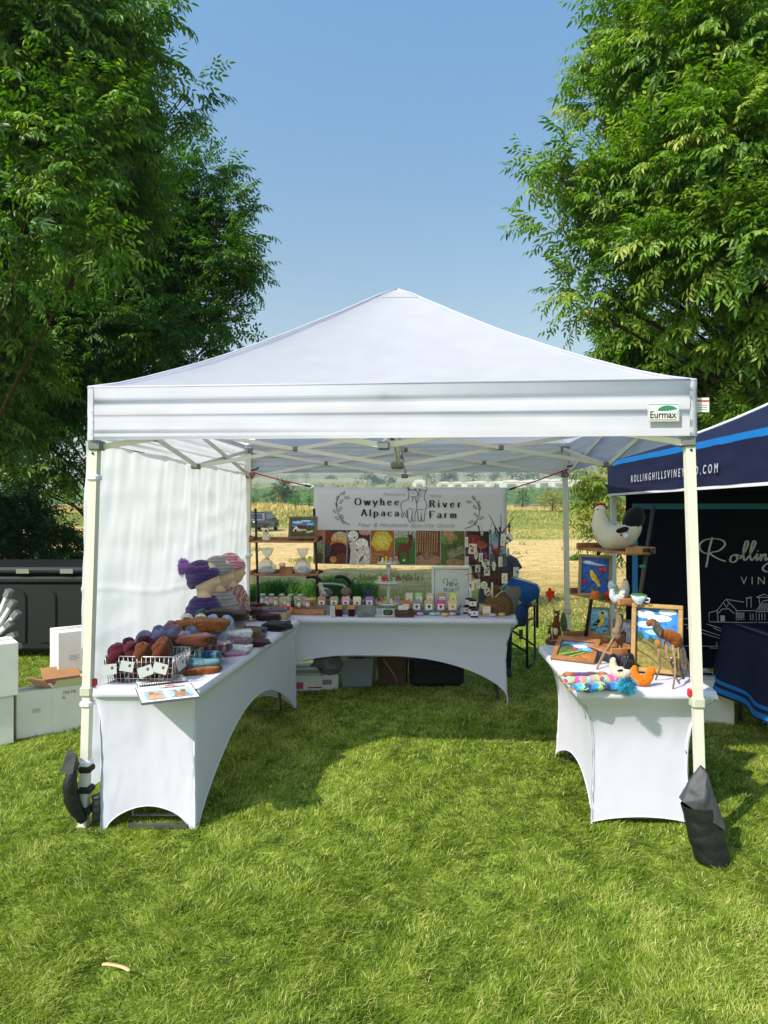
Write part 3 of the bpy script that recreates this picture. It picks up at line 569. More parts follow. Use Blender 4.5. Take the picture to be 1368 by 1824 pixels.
def sciss(a, b):
    a = Vector(a); b = Vector(b); pr = (b - a).cross(Vector((0, 0, 1))).normalized() * .012
    for (za, zb, s_) in ((UZ, LZ, 1), (LZ, UZ, -1)):
        m_ = MB(); m_.bar(Vector((a.x, a.y, za)) + pr * s_, Vector((b.x, b.y, zb)) + pr * s_, .014, .028); m_.build('truss_bar', legp, tent)
    c = (a + b) / 2; m_ = MB(); m_.box((c.x, c.y, (UZ + LZ) / 2), (.034, .05, .034), bev=.005); m_.build('bracket', legd, tent)
M4 = [(0, 0), (HW, HW), (0, 2 * HW), (-HW, HW)]; C4 = [(-HW, 0), (HW, 0), (HW, 2 * HW), (-HW, 2 * HW)]
for i in range(4):
    sciss((*C4[i], 0), (*M4[i], 0)); sciss((*M4[i], 0), (*C4[(i + 1) % 4], 0)); sciss((*M4[i], 0), (0, HW, 0))
    for z_ in (UZ, LZ): m_ = MB(); m_.box((*M4[i], z_), (.06, .06, .04), bev=.006); m_.build('bracket', legd, tent)
m_ = MB(); m_.tube([(0, HW, LZ - .03), (0, HW, PK - .03)], .02, 10); m_.build('centre_pole', legp, tent)
m_ = MB(); m_.box((0, HW, LZ), (.09, .09, .05), bev=.01); m_.box((0, HW, UZ), (.09, .09, .05), bev=.01); m_.build('centre_hub', legd, tent)
# maker's label on the valance
lt = frameT((1.34, -.0665, 2.087), (1, 0, 0), (0, 0, 1)); lb = MB(); lb.box((0, 0, 0), (.145, .085, .003)); 
for v in range(len(lb.v)): lb.v[v] = tuple(lt @ Vector(lb.v[v]))
lab = lb.build('maker_label', flat('d8dfdb', .4), tent)
m_ = MB(); Tl = lt @ Matrix.Translation((0, 0, .002))
ribbon(m_, [(-.069, -.039), (.069, -.039), (.069, .039), (-.069, .039)], lambda d, t: .0022, Tl, flat('4d7f72'), closed=True)
leafp = [(-.028, .012), (-.012, .027), (.015, .034), (.045, .030), (.062, .018), (.045, .013), (.02, .009), (-.005, .008)]
m_.add([Tl @ Vector((p[0], p[1], .0006)) for p in spline(leafp, 4, True)], [tuple(range(32))], flat('2c7a5c'))
ribbon(m_, [(.06, .018), (.066, .0), (.058, -.03)], lambda d, t: .0015, Tl, flat('2c7a5c'))
ribbon(m_, [(-.064, -.032), (.06, -.032)], lambda d, t: .003, Tl, flat('c46a62')); m_.build('emblem', None, lab)
text('Eurmax', .046, Tl @ Matrix.Translation((-.003, -.011, .0004)), flat('23262a'), lab, off=.0008, sx=.86)
m_ = MB(); m_.box((HW + .078, .02, 2.135), (.065, .004, .07)); tg = m_.build('warning_tag', flat('e8e6e2'), tent)
m_ = MB(); m_.box((HW + .078, .0165, 2.155), (.06, .002, .008)); m_.build('red_print', flat('c8503c'), tg)
m_ = MB()
for k in range(3): m_.box((HW + .078, .0165, 2.135 - k * .011), (.045, .002, .003))
m_.build('small_print', flat('a9a6a4'), tg)
# side wall
sw = thing('tent_side_wall', 'white fabric side wall hanging down the left side of the stall', 'side wall', (-.003, 3.362, 0)); sw.rotation_euler = (0, 0, R(-3.8))
mb = MB()
def swf(u, v):
    y = .0 + 2.98 * u; top = 2.0 - .02 * math.exp(-(u / .05) ** 2) - .018 * abs(math.sin(u * 9.4)) - .02 * math.sin(math.pi * u); bot = .16 + .05 * noise.noise(Vector((u * 5, 0, 0))); z = top + (bot - top) * v
    d = .018 * noise.noise(Vector((u * 13, v * 1.6, 1))) + .012 * noise.noise(Vector((u * 30 + v * 4, v * 3, 5))) * (1.2 - v) + .009 * noise.noise(Vector((u * 5, v * 14, 9))) + .014 * abs(noise.noise(Vector((u * 7 + v * 5, v * 7 - u * 5, 3)))) - .010 * math.exp(-((v - .42 - .07 * math.sin(u * 3)) / .006) ** 2) - .008 * math.exp(-((u - .55) / .004) ** 2)
    d += -.035 * math.exp(-((u) / .02) ** 2) * (v < .6)
    lean = -.05 * (1 - z / 2) if u < .1 else 0
    return (-HW - .032 + d * .8 + lean * (1 - u * 10) * (u < .1), y, z)
mb.grid(swf, 170, 110); mb.build('fabric_panel', wallfab, sw)
mb = MB()
for z_ in (1.79, .63, .325):
    x_ = -HW - .07 * (1 - z_ / 2.2); mb.box((x_, 0, z_), (.062, .062, .036), bev=.01)
mb.build('strap', strapw, sw)
mb = MB(); mb.box((-HW - .02, 2.95, 1.2), (.09, .07, .03), bev=.01); mb.build('strap', strapw, sw)
# ---------------------------------------------------------------- sand weight bags
def loopbag(root, mbx, pts, rr, sx=1.0, sy=.6): pass
nyl = mat('black_nylon', '141517', .5, .25, 14, .5, 30, spec=.5); nylg = mat('grey_nylon', '3a3b3f', .6, .15, 14, .4, 30)
fr = Vector((1.47, 3.19, 0)); bag = thing('weight_bag', 'black weight bag with a pointed grey flap at the right front leg', 'weight bag', fr)
mb = MB(); axis0 = Vector((.045, -.10, .0)); axis1 = Vector((-.015, -.075, .26)); n = 24
def bagf(u, v):
    c = axis0.lerp(axis1, v); a = 2 * math.pi * u; rx = (.078 + .006 * math.sin(v * 3.1)) * (1 - .25 * (v < .04)); ry = .062
    k = 1 + .05 * noise.noise(Vector((math.cos(a) * 1.5, math.sin(a) * 1.5, v * 6))) + .012 * noise.noise(Vector((math.cos(a) * 1.2, math.sin(a) * 1.2, v * 26)))
    return c + Vector((math.cos(a) * rx * k, math.sin(a) * ry * k, .0))
mb.grid(bagf, 28, 26); mb.add([bagf(i / 28, 0) for i in range(28)], [tuple(range(28))]); mb.build('pouch', nyl, bag)
P = [Vector(p) for p in [(-.10, -.10, .285), (-.02, -.135, .235), (.085, -.14, .165), (.03, -.07, .405), (.012, -.04, .43), (-.045, -.05, .37), (.06, -.02, .2), (-.08, -.02, .27)]]
mb = MB(); mb.add([P[0], P[1], P[2], P[3], P[4], P[5], P[6], P[7], Vector((-.01, -.125, .31)), Vector((.03, -.12, .28))],
    [(0, 1, 8), (1, 9, 8), (1, 2, 9), (0, 8, 5), (8, 3, 4, 5), (8, 9, 3), (9, 2, 3), (2, 6, 3), (3, 6, 4), (0, 5, 7), (5, 4, 7), (4, 6, 7)]); fl = mb.build('flap', nylg, bag)
fl.data.polygons.foreach_set('use_smooth', [True] * len(fl.data.polygons)); md = fl.modifiers.new('s', 'SUBSURF'); md.subdivision_type = 'SIMPLE'; md.levels = 3; md.render_levels = 3; tx = bpy.data.textures.new('cloth_crease', 'CLOUDS'); tx.noise_scale = .06; dm = fl.modifiers.new('d', 'DISPLACE'); dm.texture = tx; dm.strength = .018; dm.mid_level = .5
for k, e in enumerate(fl.data.edges): pass
fl0 = Vector((-1.53, 3.41, 0)); bag = thing('weight_bag', 'black sand weight bag strapped to the left front leg behind the white tablecloth', 'weight bag', fl0)
def pouch(cx, pts, rr, m_, nm='pouch'):
    mb = MB(); k = len(pts); vs = spline(pts, 5); r2_ = [np.interp(i / (len(vs) - 1), [j / (k - 1) for j in range(k)], rr) for i in range(len(vs))]
    r2_ = [a * (1 + .07 * math.sin(i * 2.3)) for i, a in enumerate(r2_)]; mb.tube(vs, [float(a) for a in r2_], 12); return mb.build(nm, m_, bag)
pouch(0, [(-.035, -.0, .33), (-.055, -.01, .25), (-.045, 0, .14), (-.0, .02, .04)], [.015, .034, .038, .022], nyl)
pouch(0, [(.06, .06, .16), (.07, .06, .10), (.06, .05, .03)], [.035, .045, .03], nyl)
mb = MB(); mb.add([(-.10, -.02, .30), (-.03, -.04, .30), (-.015, -.03, .40), (-.06, -.02, .42), (-.085, .02, .40), (-.02, .02, .33)], [(0, 1, 2, 3), (0, 3, 4), (4, 3, 2, 5), (1, 5, 2), (0, 4, 5, 1)]); mb.build('flap', nylg, bag)
for z_ in (.295, .19, .085):
    mb = MB(); mb.box((.012 * (.3 - z_) * 0, .055, z_), (.066, .066, .034), bev=.008); mb.build('strap', black_m, bag)
# ================================================================ TABLES AND STRETCH TABLECLOTHS
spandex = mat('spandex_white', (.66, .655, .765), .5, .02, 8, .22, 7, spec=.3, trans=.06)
tmetal = mat('grey_metal', '7b7f82', .35, .1, 30, metal=.8); ttop = mat('table_plastic', 'cfcfca', .5, .05, 30)
def stretch(labt, labc, corners, arches, ground=0.0, inset=.085, seedk=0, wrinkle=1.0, pw=.6):
    # corners: near left, near right, far right, far left (world xy); arches: arch height of each side in that order
    c = sum((Vector((*p, 0)) for p in corners), Vector()) / 4; e0 = Vector((*corners[1], 0)) - Vector((*corners[0], 0)); rz = math.atan2(e0.y, e0.x)
    table = thing('folding_table', labt, 'folding table', c, rz); cloth = thing('tablecloth', labc, 'tablecloth', c, rz); Ri = Matrix.Rotation(-rz, 3, 'Z')
    Q = [Ri @ (Vector((*p, 0)) - c) for p in corners]; per_n = 36
    mb = MB(); mb.prism([(q.x - math.copysign(.05, q.x), q.y - math.copysign(.05, q.y)) for q in Q], .035, T=Matrix.Translation((0, 0, TZ - .052))); mb.build('tabletop', ttop, table)
    ends = [((Q[0], Q[1])), ((Q[3], Q[2]))] if (Q[3] - Q[0]).length > (Q[1] - Q[0]).length else [((Q[0], Q[3])), ((Q[1], Q[2]))]
    for (a, b) in ends:
        ctr = Vector((0, 0, 0)); a2 = a + Vector((math.copysign(.15, -a.x), math.copysign(.15, -a.y), 0)); b2 = b + Vector((math.copysign(.15, -b.x), math.copysign(.15, -b.y), 0)); mb = MB(); z1 = TZ - .05
        mb.tube([a2 + Vector((0, 0, z1)), a2 + Vector((0, 0, .02)), b2 + Vector((0, 0, .02)), b2 + Vector((0, 0, z1))], .013, 8); mb.build('leg_frame', tmetal, table)
    L4 = [(Q[(i + 1) % 4] - Q[i]).length for i in range(4)]; S = []
    for i in range(4):
        nseg = per_n if L4[i] < 1.5 else per_n * 2
        for j in range(nseg): S.append((i, j / nseg))
    def rnd(p, r_=.035):                                                  # round the corners
        return p
    levels = [0, .02, .05, .062, .075] + [.075 + (1 - .075) * k / 22 for k in range(1, 23)]
    rows_ = []
    for v in levels:
        row = []
        for (i, f) in S:
            a, b = Q[i], Q[(i + 1) % 4]; p = a.lerp(b, f); tang = (b - a).normalized(); nrm = Vector((tang.y, -tang.x, 0)); Ls = (b - a).length
            dcor = min(f, 1 - f) * Ls; rr = .045
            if dcor < rr:
                q = 1 - dcor / rr; p = p - nrm * (rr * .30 * q * q) 
            A = arches[i]; mlen = min(.5 * Ls, 1.1); g = min(1, max(0, (dcor - .06) / (mlen - .06))); hb = ground + A * math.sin(math.pi / 2 * g) ** (pw if Ls > 1 else .6) if dcor > .06 else ground
            zb = hb; z = TZ - (TZ - zb) * v if v > .075 else TZ - .055 * v / .075 * 1.0
            if v > .075: z = (TZ - .055) - (TZ - .055 - zb) * (v - .075) / (1 - .075)
            tt = (TZ - z) / TZ
            if v <= 0: ins = .012
            elif v <= .05: ins = 0.0 if v > .02 else .003
            elif v <= .075: ins = .006 + .010 * (v - .05) / .025
            else:
                ins = .016 + inset * (1 - math.exp(-(tt - .07) * 5.5)) * (1 - .42 * tt)
                gm_ = math.sin(math.pi * f); ins += .03 * gm_ * tt * (1 if A > .1 else .3)
                ins += wrinkle * .0016 * max(0, 1 - dcor / .35) * math.sin(f * Ls * 60 - tt * 16 + 9 * noise.noise(Vector((f * 9, tt * 4, seedk)))) * min(1, tt * 3); ins += wrinkle * .005 * noise.noise(Vector((f * 7 + i * 3, v * 3, seedk))) * (1 - tt)
            cornerpull = max(0, 1 - dcor / .30) * (0 if v <= .075 else 1); toc = (-p).normalized()
            p2 = p - nrm * ins
            if dcor < ins * 1.0 + .001 and v > .0:
                # slide to the inset corner so that the two sides meet
                s_ = 1 if f < .5 else -1; p2 = p2 + tang * s_ * (ins - dcor) * 1.0
            row.append(Vector((p2.x, p2.y, z)))
        rows_.append(row)
    n = len(S); vs = [p for r_ in rows_ for p in r_]; fs = []
    for k in range(len(rows_) - 1):
        for j in range(n): q = (j + 1) % n; fs.append((k * n + j, (k + 1) * n + j, (k + 1) * n + q, k * n + q))
    mb = MB(); mb.add(vs, fs, None, True); top = [Vector((p.x, p.y, TZ)) for p, (i, f) in zip(rows_[0], S) if min(f, 1 - f) * L4[i] > .03]; mb.add(top, [tuple(range(len(top)))]); o = mb.build('stretch_cover', spandex, cloth)
    mb = MB(); hem = rows_[-1]; mb.tube(hem + [hem[0]], .0035, 5); mb.build('hem', spandex, cloth)
    return table, cloth
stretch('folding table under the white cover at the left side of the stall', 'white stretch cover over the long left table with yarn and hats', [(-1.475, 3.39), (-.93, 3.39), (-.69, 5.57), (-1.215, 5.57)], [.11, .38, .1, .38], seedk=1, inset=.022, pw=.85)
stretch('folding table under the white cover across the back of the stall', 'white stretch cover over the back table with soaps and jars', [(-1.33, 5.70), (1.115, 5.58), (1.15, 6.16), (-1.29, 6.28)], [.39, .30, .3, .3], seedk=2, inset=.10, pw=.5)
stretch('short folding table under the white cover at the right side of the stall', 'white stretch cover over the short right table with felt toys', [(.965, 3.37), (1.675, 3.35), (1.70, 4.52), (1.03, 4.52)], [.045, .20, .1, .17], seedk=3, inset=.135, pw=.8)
mb = MB(); mb.box((-1.15, 3.43, .016), (.3, .02, .02)); tag(mb.build('metal_bar', tmetal), 'grey metal bar lying on the grass under the left tablecloth', 'bar')
# ================================================================ NEIGHBOURING BLUE TENT
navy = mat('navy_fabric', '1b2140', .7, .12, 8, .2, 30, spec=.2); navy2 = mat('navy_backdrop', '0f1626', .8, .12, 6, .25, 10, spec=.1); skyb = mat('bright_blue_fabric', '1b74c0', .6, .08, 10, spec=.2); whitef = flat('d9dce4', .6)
frameb = mat('print_blue', '2f78b8', .7, .06, 20); inkw = mat('ink_white', 'b9bfcc', .7, .05, 40)
X0, Y0, Y1 = 1.99, 2.95, 6.0; X1 = X0 + 3.05
bt = thing('canopy_tent', 'navy and bright blue canopy tent of the neighbouring vineyard stall', 'tent', (X0, Y1, 0)); ORG = Vector((X0, Y1, 0))
def lo(p): return Vector(p) - ORG
mb = MB()
for (a, b, nn) in (((X0, Y0), (X0, Y1), (-1, 0)), ((X0, Y1), (X1, Y1), (0, 1)), ((X1, Y1), (X1, Y0), (1, 0)), ((X1, Y0), (X0, Y0), (0, -1))):
    def vf(u, v, a=a, b=b, nn=nn):
        z = 2.015 - .245 * v; d = .010 * noise.noise(Vector((u * 9, z * 16, nn[0] + 3 * nn[1]))) * math.sin(math.pi * u) ** .3
        return lo((a[0] + (b[0] - a[0]) * u + nn[0] * d, a[1] + (b[1] - a[1]) * u + nn[1] * d, z))
    mb.grid(vf, 60, 8)
mb.build('valance', navy, bt)
for nm, za, zb, m_ in (('blue_band', 2.055, 2.012, skyb), ('white_trim', 1.77, 1.752, whitef)):
    mb = MB(); P4 = [(X0, Y0), (X0, Y1), (X1, Y1), (X1, Y0)]
    for i in range(4):
        a, b = P4[i], P4[(i + 1) % 4]; mb.grid(lambda u, v, a=a, b=b: lo((a[0] + (b[0] - a[0]) * u, a[1] + (b[1] - a[1]) * u, za + (zb - za) * v)), 30, 1)
    mb.build(nm, m_, bt)
pk = Vector((X0 + 1.525, Y0 + 1.525, 2.82)); mb = MB(); mr = MB(); P4 = [Vector((X0, Y0, 2.055)), Vector((X0, Y1, 2.055)), Vector((X1, Y1, 2.055)), Vector((X1, Y0, 2.055))]
for i in range(4):
    a, b = P4[i], P4[(i + 1) % 4]
    mb.grid(lambda u, v, a=a, b=b: lo((a.lerp(b, u)).lerp(pk, v) - Vector((0, 0, .10 * math.sin(math.pi * v) * (1 - .3 * math.sin(math.pi * u))))), 16, 14)
    mr.tube([lo(a.lerp(pk, t / 12) - Vector((0, 0, .10 * math.sin(math.pi * t / 12) - .008))) for t in range(13)], .012, 6)
mb.build('roof', navy, bt); mr.build('ridge_piping', whitef, bt)
for p in P4: m_ = MB(); q = pk + (p - pk) * .975; m_.bar(lo((q.x, q.y, 0)), lo((q.x, q.y, 2.0)), .045, .045, up=(0, 1, 0)); m_.build('leg', mat('tent_leg_pale', 'b8c4ce', .4, .05, 20), bt)
text('ROLLINGHILLSVINEYARD.COM', .078, frameT(lo((X0 - .014, 4.69, 1.872)), (0, -1, 0), (0, 0, 1)), inkw, bt, off=.0008, sp=1.75, sx=.8, shear=.12)
# back drop curtain with the stall's drawing
bd = thing('backdrop_banner', 'dark navy vineyard backdrop with a light blue frame, script name and barn drawing', 'backdrop', (2.13, 5.93, 0)); BX, BY = 2.13, 5.93
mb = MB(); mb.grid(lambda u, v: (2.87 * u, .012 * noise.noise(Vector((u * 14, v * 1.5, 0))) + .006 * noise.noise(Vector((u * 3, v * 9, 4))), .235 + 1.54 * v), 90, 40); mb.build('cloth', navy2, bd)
DB = BY - .018
def bp_(px, py): return ((px - 684) * DB / FPX - BX, HC - (py - YH) * DB / FPX)
def c7(pts): return [bp_(1060 + a / 2.942, 680 + b / 2.942) for a, b in pts]
TB = frameT((0, -.018, 0), (1, 0, 0), (0, 0, 1)); mb = MB()
fx0, fz0 = bp_(1131, 902); mb2 = [(fx0, .33), (fx0, fz0), (2.87 - fx0, fz0), (2.87 - fx0, .33)]
ribbon(mb, mb2[:2], lambda d, t: .048, TB, frameb); ribbon(mb, [(mb2[1][0] - .024, mb2[1][1]), (mb2[2][0] + .024, mb2[2][1])], lambda d, t: .048, TB, frameb, .0012); ribbon(mb, mb2[2:], lambda d, t: .048, TB, frameb)
mb.build('printed_frame', None, bd); mb = MB(); pen = lambda d, t: .007 + .011 * abs(d.y)
SCR = [[(615, 815), (600, 870), (590, 930), (582, 972)], [(600, 905), (560, 890), (546, 860), (570, 832), (620, 822), (668, 832), (680, 855), (650, 885), (605, 898), (640, 925), (685, 942)],
    [(735, 905), (715, 915), (708, 938), (728, 946), (746, 926), (737, 906), (760, 912)], [(758, 928), (788, 885), (803, 845), (790, 838), (777, 890), (783, 935), (806, 915), (832, 868), (841, 842), (828, 838), (813, 895), (820, 936), (848, 905)],
    [(850, 900), (847, 936), (866, 915)], [(868, 903), (868, 938), (880, 910), (893, 905), (893, 936), (912, 920)], [(938, 905), (916, 912), (914, 934), (930, 928), (940, 905), (936, 960), (908, 995), (880, 985), (892, 960), (955, 925)],
    [(1030, 820), (1012, 975)], [(1090, 815), (1072, 975)], [(1000, 905), (1110, 890)], [(1125, 900), (1120, 936), (1140, 915)], [(1140, 920), (1170, 850), (1165, 835), (1152, 880), (1156, 936), (1185, 890), (1205, 845), (1195, 836), (1186, 890), (1190, 936), (1215, 915)], [(1215, 915), (1240, 900), (1235, 925), (1248, 940), (1225, 945)]]
for s_ in SCR: ribbon(mb, spline(c7(s_), 6), pen, TB, inkw)
ribbon(mb, c7([(853, 884), (855, 889)]), lambda d, t: .012, TB, inkw); ribbon(mb, c7([(1128, 884), (1130, 889)]), lambda d, t: .012, TB, inkw)
mb.build('script_lettering', None, bd)
bx_, bz_ = bp_(1388, 1035); text('VINEYARD', .098, frameT((bx_, -.019, bz_), (1, 0, 0), (0, 0, 1)), inkw, bd, sp=1.62, off=-.0008)
mb = MB(); thin = lambda d, t: .006
BARN = [[(598, 1210), (598, 1258), (740, 1262), (740, 1195)], [(598, 1210), (640, 1200), (685, 1140), (740, 1195)], [(640, 1200), (645, 1258)], [(645, 1215), (665, 1192), (700, 1190), (730, 1215)], [(685, 1140), (780, 1155)], [(740, 1200), (845, 1200), (845, 1262), (740, 1262)],
    [(795, 1180), (795, 1135), (818, 1135), (818, 1185)], [(790, 1135), (823, 1128)], [(845, 1200), (880, 1150), (906, 1145)], [(845, 1130), (885, 1113), (930, 1130), (845, 1130)], [(860, 1130), (862, 1165)], [(850, 1205), (910, 1205)], [(855, 1262), (910, 1262)], [(675, 1160), (690, 1185), (700, 1160)],
    [(815, 1215), (815, 1248), (828, 1248), (828, 1215)], [(860, 1215), (860, 1250)], [(875, 1215), (875, 1250)], [(890, 1215), (890, 1250)], [(430, 1252), (470, 1242), (510, 1240), (545, 1248)], [(440, 1262), (560, 1300), (700, 1345), (800, 1355)], [(480, 1290), (600, 1330), (700, 1357), (906, 1330)], [(585, 1270), (680, 1300), (800, 1302), (906, 1280)], [(620, 1290), (700, 1325), (760, 1330)], [(780, 1355), (906, 1345)],
    [(470, 1385), (760, 1388)], [(545, 1340), (548, 1385)], [(636, 1362), (640, 1392)], [(720, 1368), (722, 1394)], [(600, 1395), (720, 1402), (750, 1400)], [(548, 1250), (548, 1280)], [(910, 1205), (1150, 1205), (1150, 1262), (910, 1262)], [(906, 1145), (1100, 1145), (1160, 1205)], [(906, 1280), (1100, 1290), (1300, 1260)], [(906, 1330), (1100, 1310), (1300, 1330)]]
for s_ in BARN: ribbon(mb, c7(s_), thin, TB, inkw)
for k in range(8): ribbon(mb, c7([(745 + k * 5, 1210), (745 + k * 5, 1250 if k % 3 else 1240)]), lambda d, t: .004, TB, inkw)
for k in range(6): ribbon(mb, c7([(872 + k * 8, 1160), (858 + k * 9, 1200)]), lambda d, t: .005, TB, inkw)
dz = c7([(657, 1225), (680, 1225), (680, 1256), (657, 1256)]); mb.add([TB @ Vector((p[0], p[1], .0012)) for p in dz], [(0, 1, 2, 3)], inkw); mb.build('barn_drawing', None, bd)
# vineyard table with a long navy cloth
vt = thing('tablecloth', 'navy tablecloth with light blue stripes over the vineyard table', 'tablecloth', (3.34, 4.85, 0)); mb = MB()
def vc(u, v):
    a = 2 * math.pi * u; c, s_ = math.cos(a), math.sin(a); k = 1 / max(abs(c) / .70, abs(s_) / .42); z = .735 - .50 * v; fl_ = 1 + .16 * v; wv = .035 * v * math.sin(a * 11 + 1) + .02 * v * math.sin(a * 7)
    return (c * (k * fl_ + wv), s_ * (k * fl_ + wv), z + (.02 * math.sin(a * 5) if v > .5 else 0))
def band(v0, v1, m_, nm, off=0):
    mb = MB(); mb.grid(lambda u, v: tuple(Vector(vc(u, v0 + (v1 - v0) * v))), 120, max(1, int((v1 - v0) * 16))); return mb.build(nm, m_, vt)
mb.grid(vc, 1, 1); mb = MB(); band(0, .80, navy, 'cloth'); band(.80, .85, skyb, 'stripe'); band(.85, .90, navy, 'border'); band(.90, .97, skyb, 'stripe'); band(.97, 1, navy, 'hem_edge')
mb = MB(); mb.add([vc(i / 60, 0) for i in range(60)], [tuple(range(60))]); mb.build('top_cloth', navy, vt)
mb = MB(); gold = flat('6d5a3a'); Tc = frameT((-.47, -.515, .45), (1, 0, .0), (0, .1, 1)); ribbon(mb, [(.05 * math.cos(a / 12 * 6.283), .07 * math.sin(a / 12 * 6.283)) for a in range(12)], lambda d, t: .005, Tc, gold, closed=True); ribbon(mb, [(-.03, 0), (.03, .02)], lambda d, t: .005, Tc, gold); mb.build('embroidered_crest', None, vt)
vtt = thing('folding_table', 'table hidden under the navy tablecloth of the vineyard stall', 'folding table', (3.34, 4.85, 0)); mb = MB(); mb.box((0, 0, .71), (1.3, .78, .03)); mb.build('tabletop', ttop, vtt)
for sx in (-.6, .6):
    for sy in (-.33, .33): mb = MB(); mb.tube([(sx, sy, .69), (sx, sy, 0)], .014, 8); mb.build('leg', tmetal, vtt)
# ================================================================ BOXES, BIN, BACKGROUND CAR
card = mat('white_carton', 'e4e0d8', .75, .05, 6, .1, 12); cardb = mat('brown_cardboard', 'a5774c', .8, .1, 12); ink = flat('35363a', .8); inkl = flat('9a9a98', .8); tape = flat('c9c4b6', .4)
def carton(label, c, size, rz, name='carton', open_=False, marks=(), group=None):
    root = thing(name, label, 'box', c, rz, group); x, y, z = size; t = .004
    if not open_:
        mb = MB(); mb.box((0, 0, z / 2), size, bev=.004); b_ = mb.build('body', card, root); mb = MB(); mb.box((0, 0, z + .0012), (x * .96, .05, .001)); mb.build('tape', tape, root)
        mb = MB(); mb.box((0, 0, z + .0018), (x * .98, .003, .001)); mb.build('flap_seam', inkl, root)
    else:
        mb = MB()
        for (cx, cyy, sx, sy) in ((0, -y / 2, x, t), (0, y / 2, x, t), (-x / 2, 0, t, y - t), (x / 2, 0, t, y - t)): mb.box((cx, cyy, z / 2), (sx, sy, z))
        mb.box((0, 0, .003), (x - t, y - t, t)); mb.build('body', card, root); mb = MB()
        for (cx, cyy, sx, sy) in ((0, -y / 2 + .004, x - .01, .003), (0, y / 2 - .004, x - .01, .003), (-x / 2 + .004, 0, .003, y - .012), (x / 2 - .004, 0, .003, y - .012)): mb.box((cx, cyy, z / 2 + .003), (sx, sy, z - .01))
        mb.build('inside', cardb, root)
        for (a, b_, out) in (((-x / 2, -y / 2), (x / 2, -y / 2), (0, -1, .75)), ((x / 2, -y / 2), (x / 2, y / 2), (.8, 0, .62)), ((x / 2, y / 2), (-x / 2, y / 2), (0, 1, .55)), ((-x / 2, y / 2), (-x / 2, -y / 2), (-.9, 0, .3))):
            d = Vector(out).normalized() * (min(x, y) * .48); A = Vector((*a, z)); B = Vector((*b_, z)); q = (B - A) * .02
            for (m_, o_) in ((card, Vector((0, 0, 0))), (cardb, Vector((0, 0, .0025)))): mb = MB(); mb.add([A + o_, B + o_, B + d - q + o_, A + d + q + o_], [(0, 1, 2, 3)]); fl_ = mb.build('flap', m_, root)
    for (face, txt, u, v, s_) in marks:
        if face == 'f': T_ = frameT((u, -y / 2 - .003, v), (1, 0, 0), (0, 0, 1))
        elif face == 'r': T_ = frameT((x / 2 + .003, u, v), (0, 1, 0), (0, 0, 1))
        else: T_ = frameT((u, v, z + .003), (1, 0, 0), (0, 1, 0))
        if txt == '#':
            mb = MB()
            for k in range(4): ribbon(mb, [(-s_ * .5, -k * s_ * .14), (s_ * .5 * (1 - .3 * (k % 2)), -k * s_ * .14)], lambda d, t: s_ * .05, T_, inkl)
            mb.build('printed_lines', None, root)
        else: text(txt, s_, T_, ink, root)
    return root
rzb = R(38)
carton('lower white carton at the very left edge, another carton stacked on it', (-2.80, 4.70, 0), (.34, .27, .33), rzb, marks=(('r', '#', 0, .2, .06),))
carton('upper white carton at the left edge with dark marks on its lid', (-2.78, 4.70, .334), (.36, .28, .37), rzb, marks=(('t', 'WINE', 0, .06, .05),))
carton('white carton with a bulging side, second along the grass row', (-2.545, 4.90, 0), (.26, .17, .33), rzb, marks=(('r', '#', 0, .15, .05), ('f', '#', 0, .2, .06)))
gb = carton('open white carton with raised flaps and brown inside, printed GLASS', (-2.40, 5.10, 0), (.27, .33, .33), rzb, open_=True, marks=(('f', '750 ML', -.02, .285, .032), ('f', 'PL', -.06, .25, .028), ('r', '#', .02, .12, .06)))
text('GLASS', .055, frameT((.135 + .066, 0, .33 + .049), (0, 1, 0), (-.62, 0, .8)) @ Matrix.Translation((0, .0, .006)), ink, gb)
carton('lower white carton behind the open one, beside the left front leg', (-2.44, 5.50, 0), (.34, .28, .33), rzb, marks=(('f', '#', 0, .2, .06),))
carton('upper white carton with a small printed label, tallest of the row', (-2.50, 5.50, .334), (.36, .28, .33), rzb, marks=(('f', '#', -.06, .14, .08), ('t', 'HANDLE', 0, .06, .05)))
for i, (px, D, lab, h_) in enumerate([(1262, 5.2, 'white carton on the grass below the left corner of the navy backdrop', .33), (1290, 5.05, 'white carton half hidden behind the navy tablecloth', .33)]):
    carton(lab, ((px - 684) * D / FPX, D + .2, 0), (.22 + .04 * i, .3, h_), R(-14), marks=(('f', '#', .03, .27, .035),))
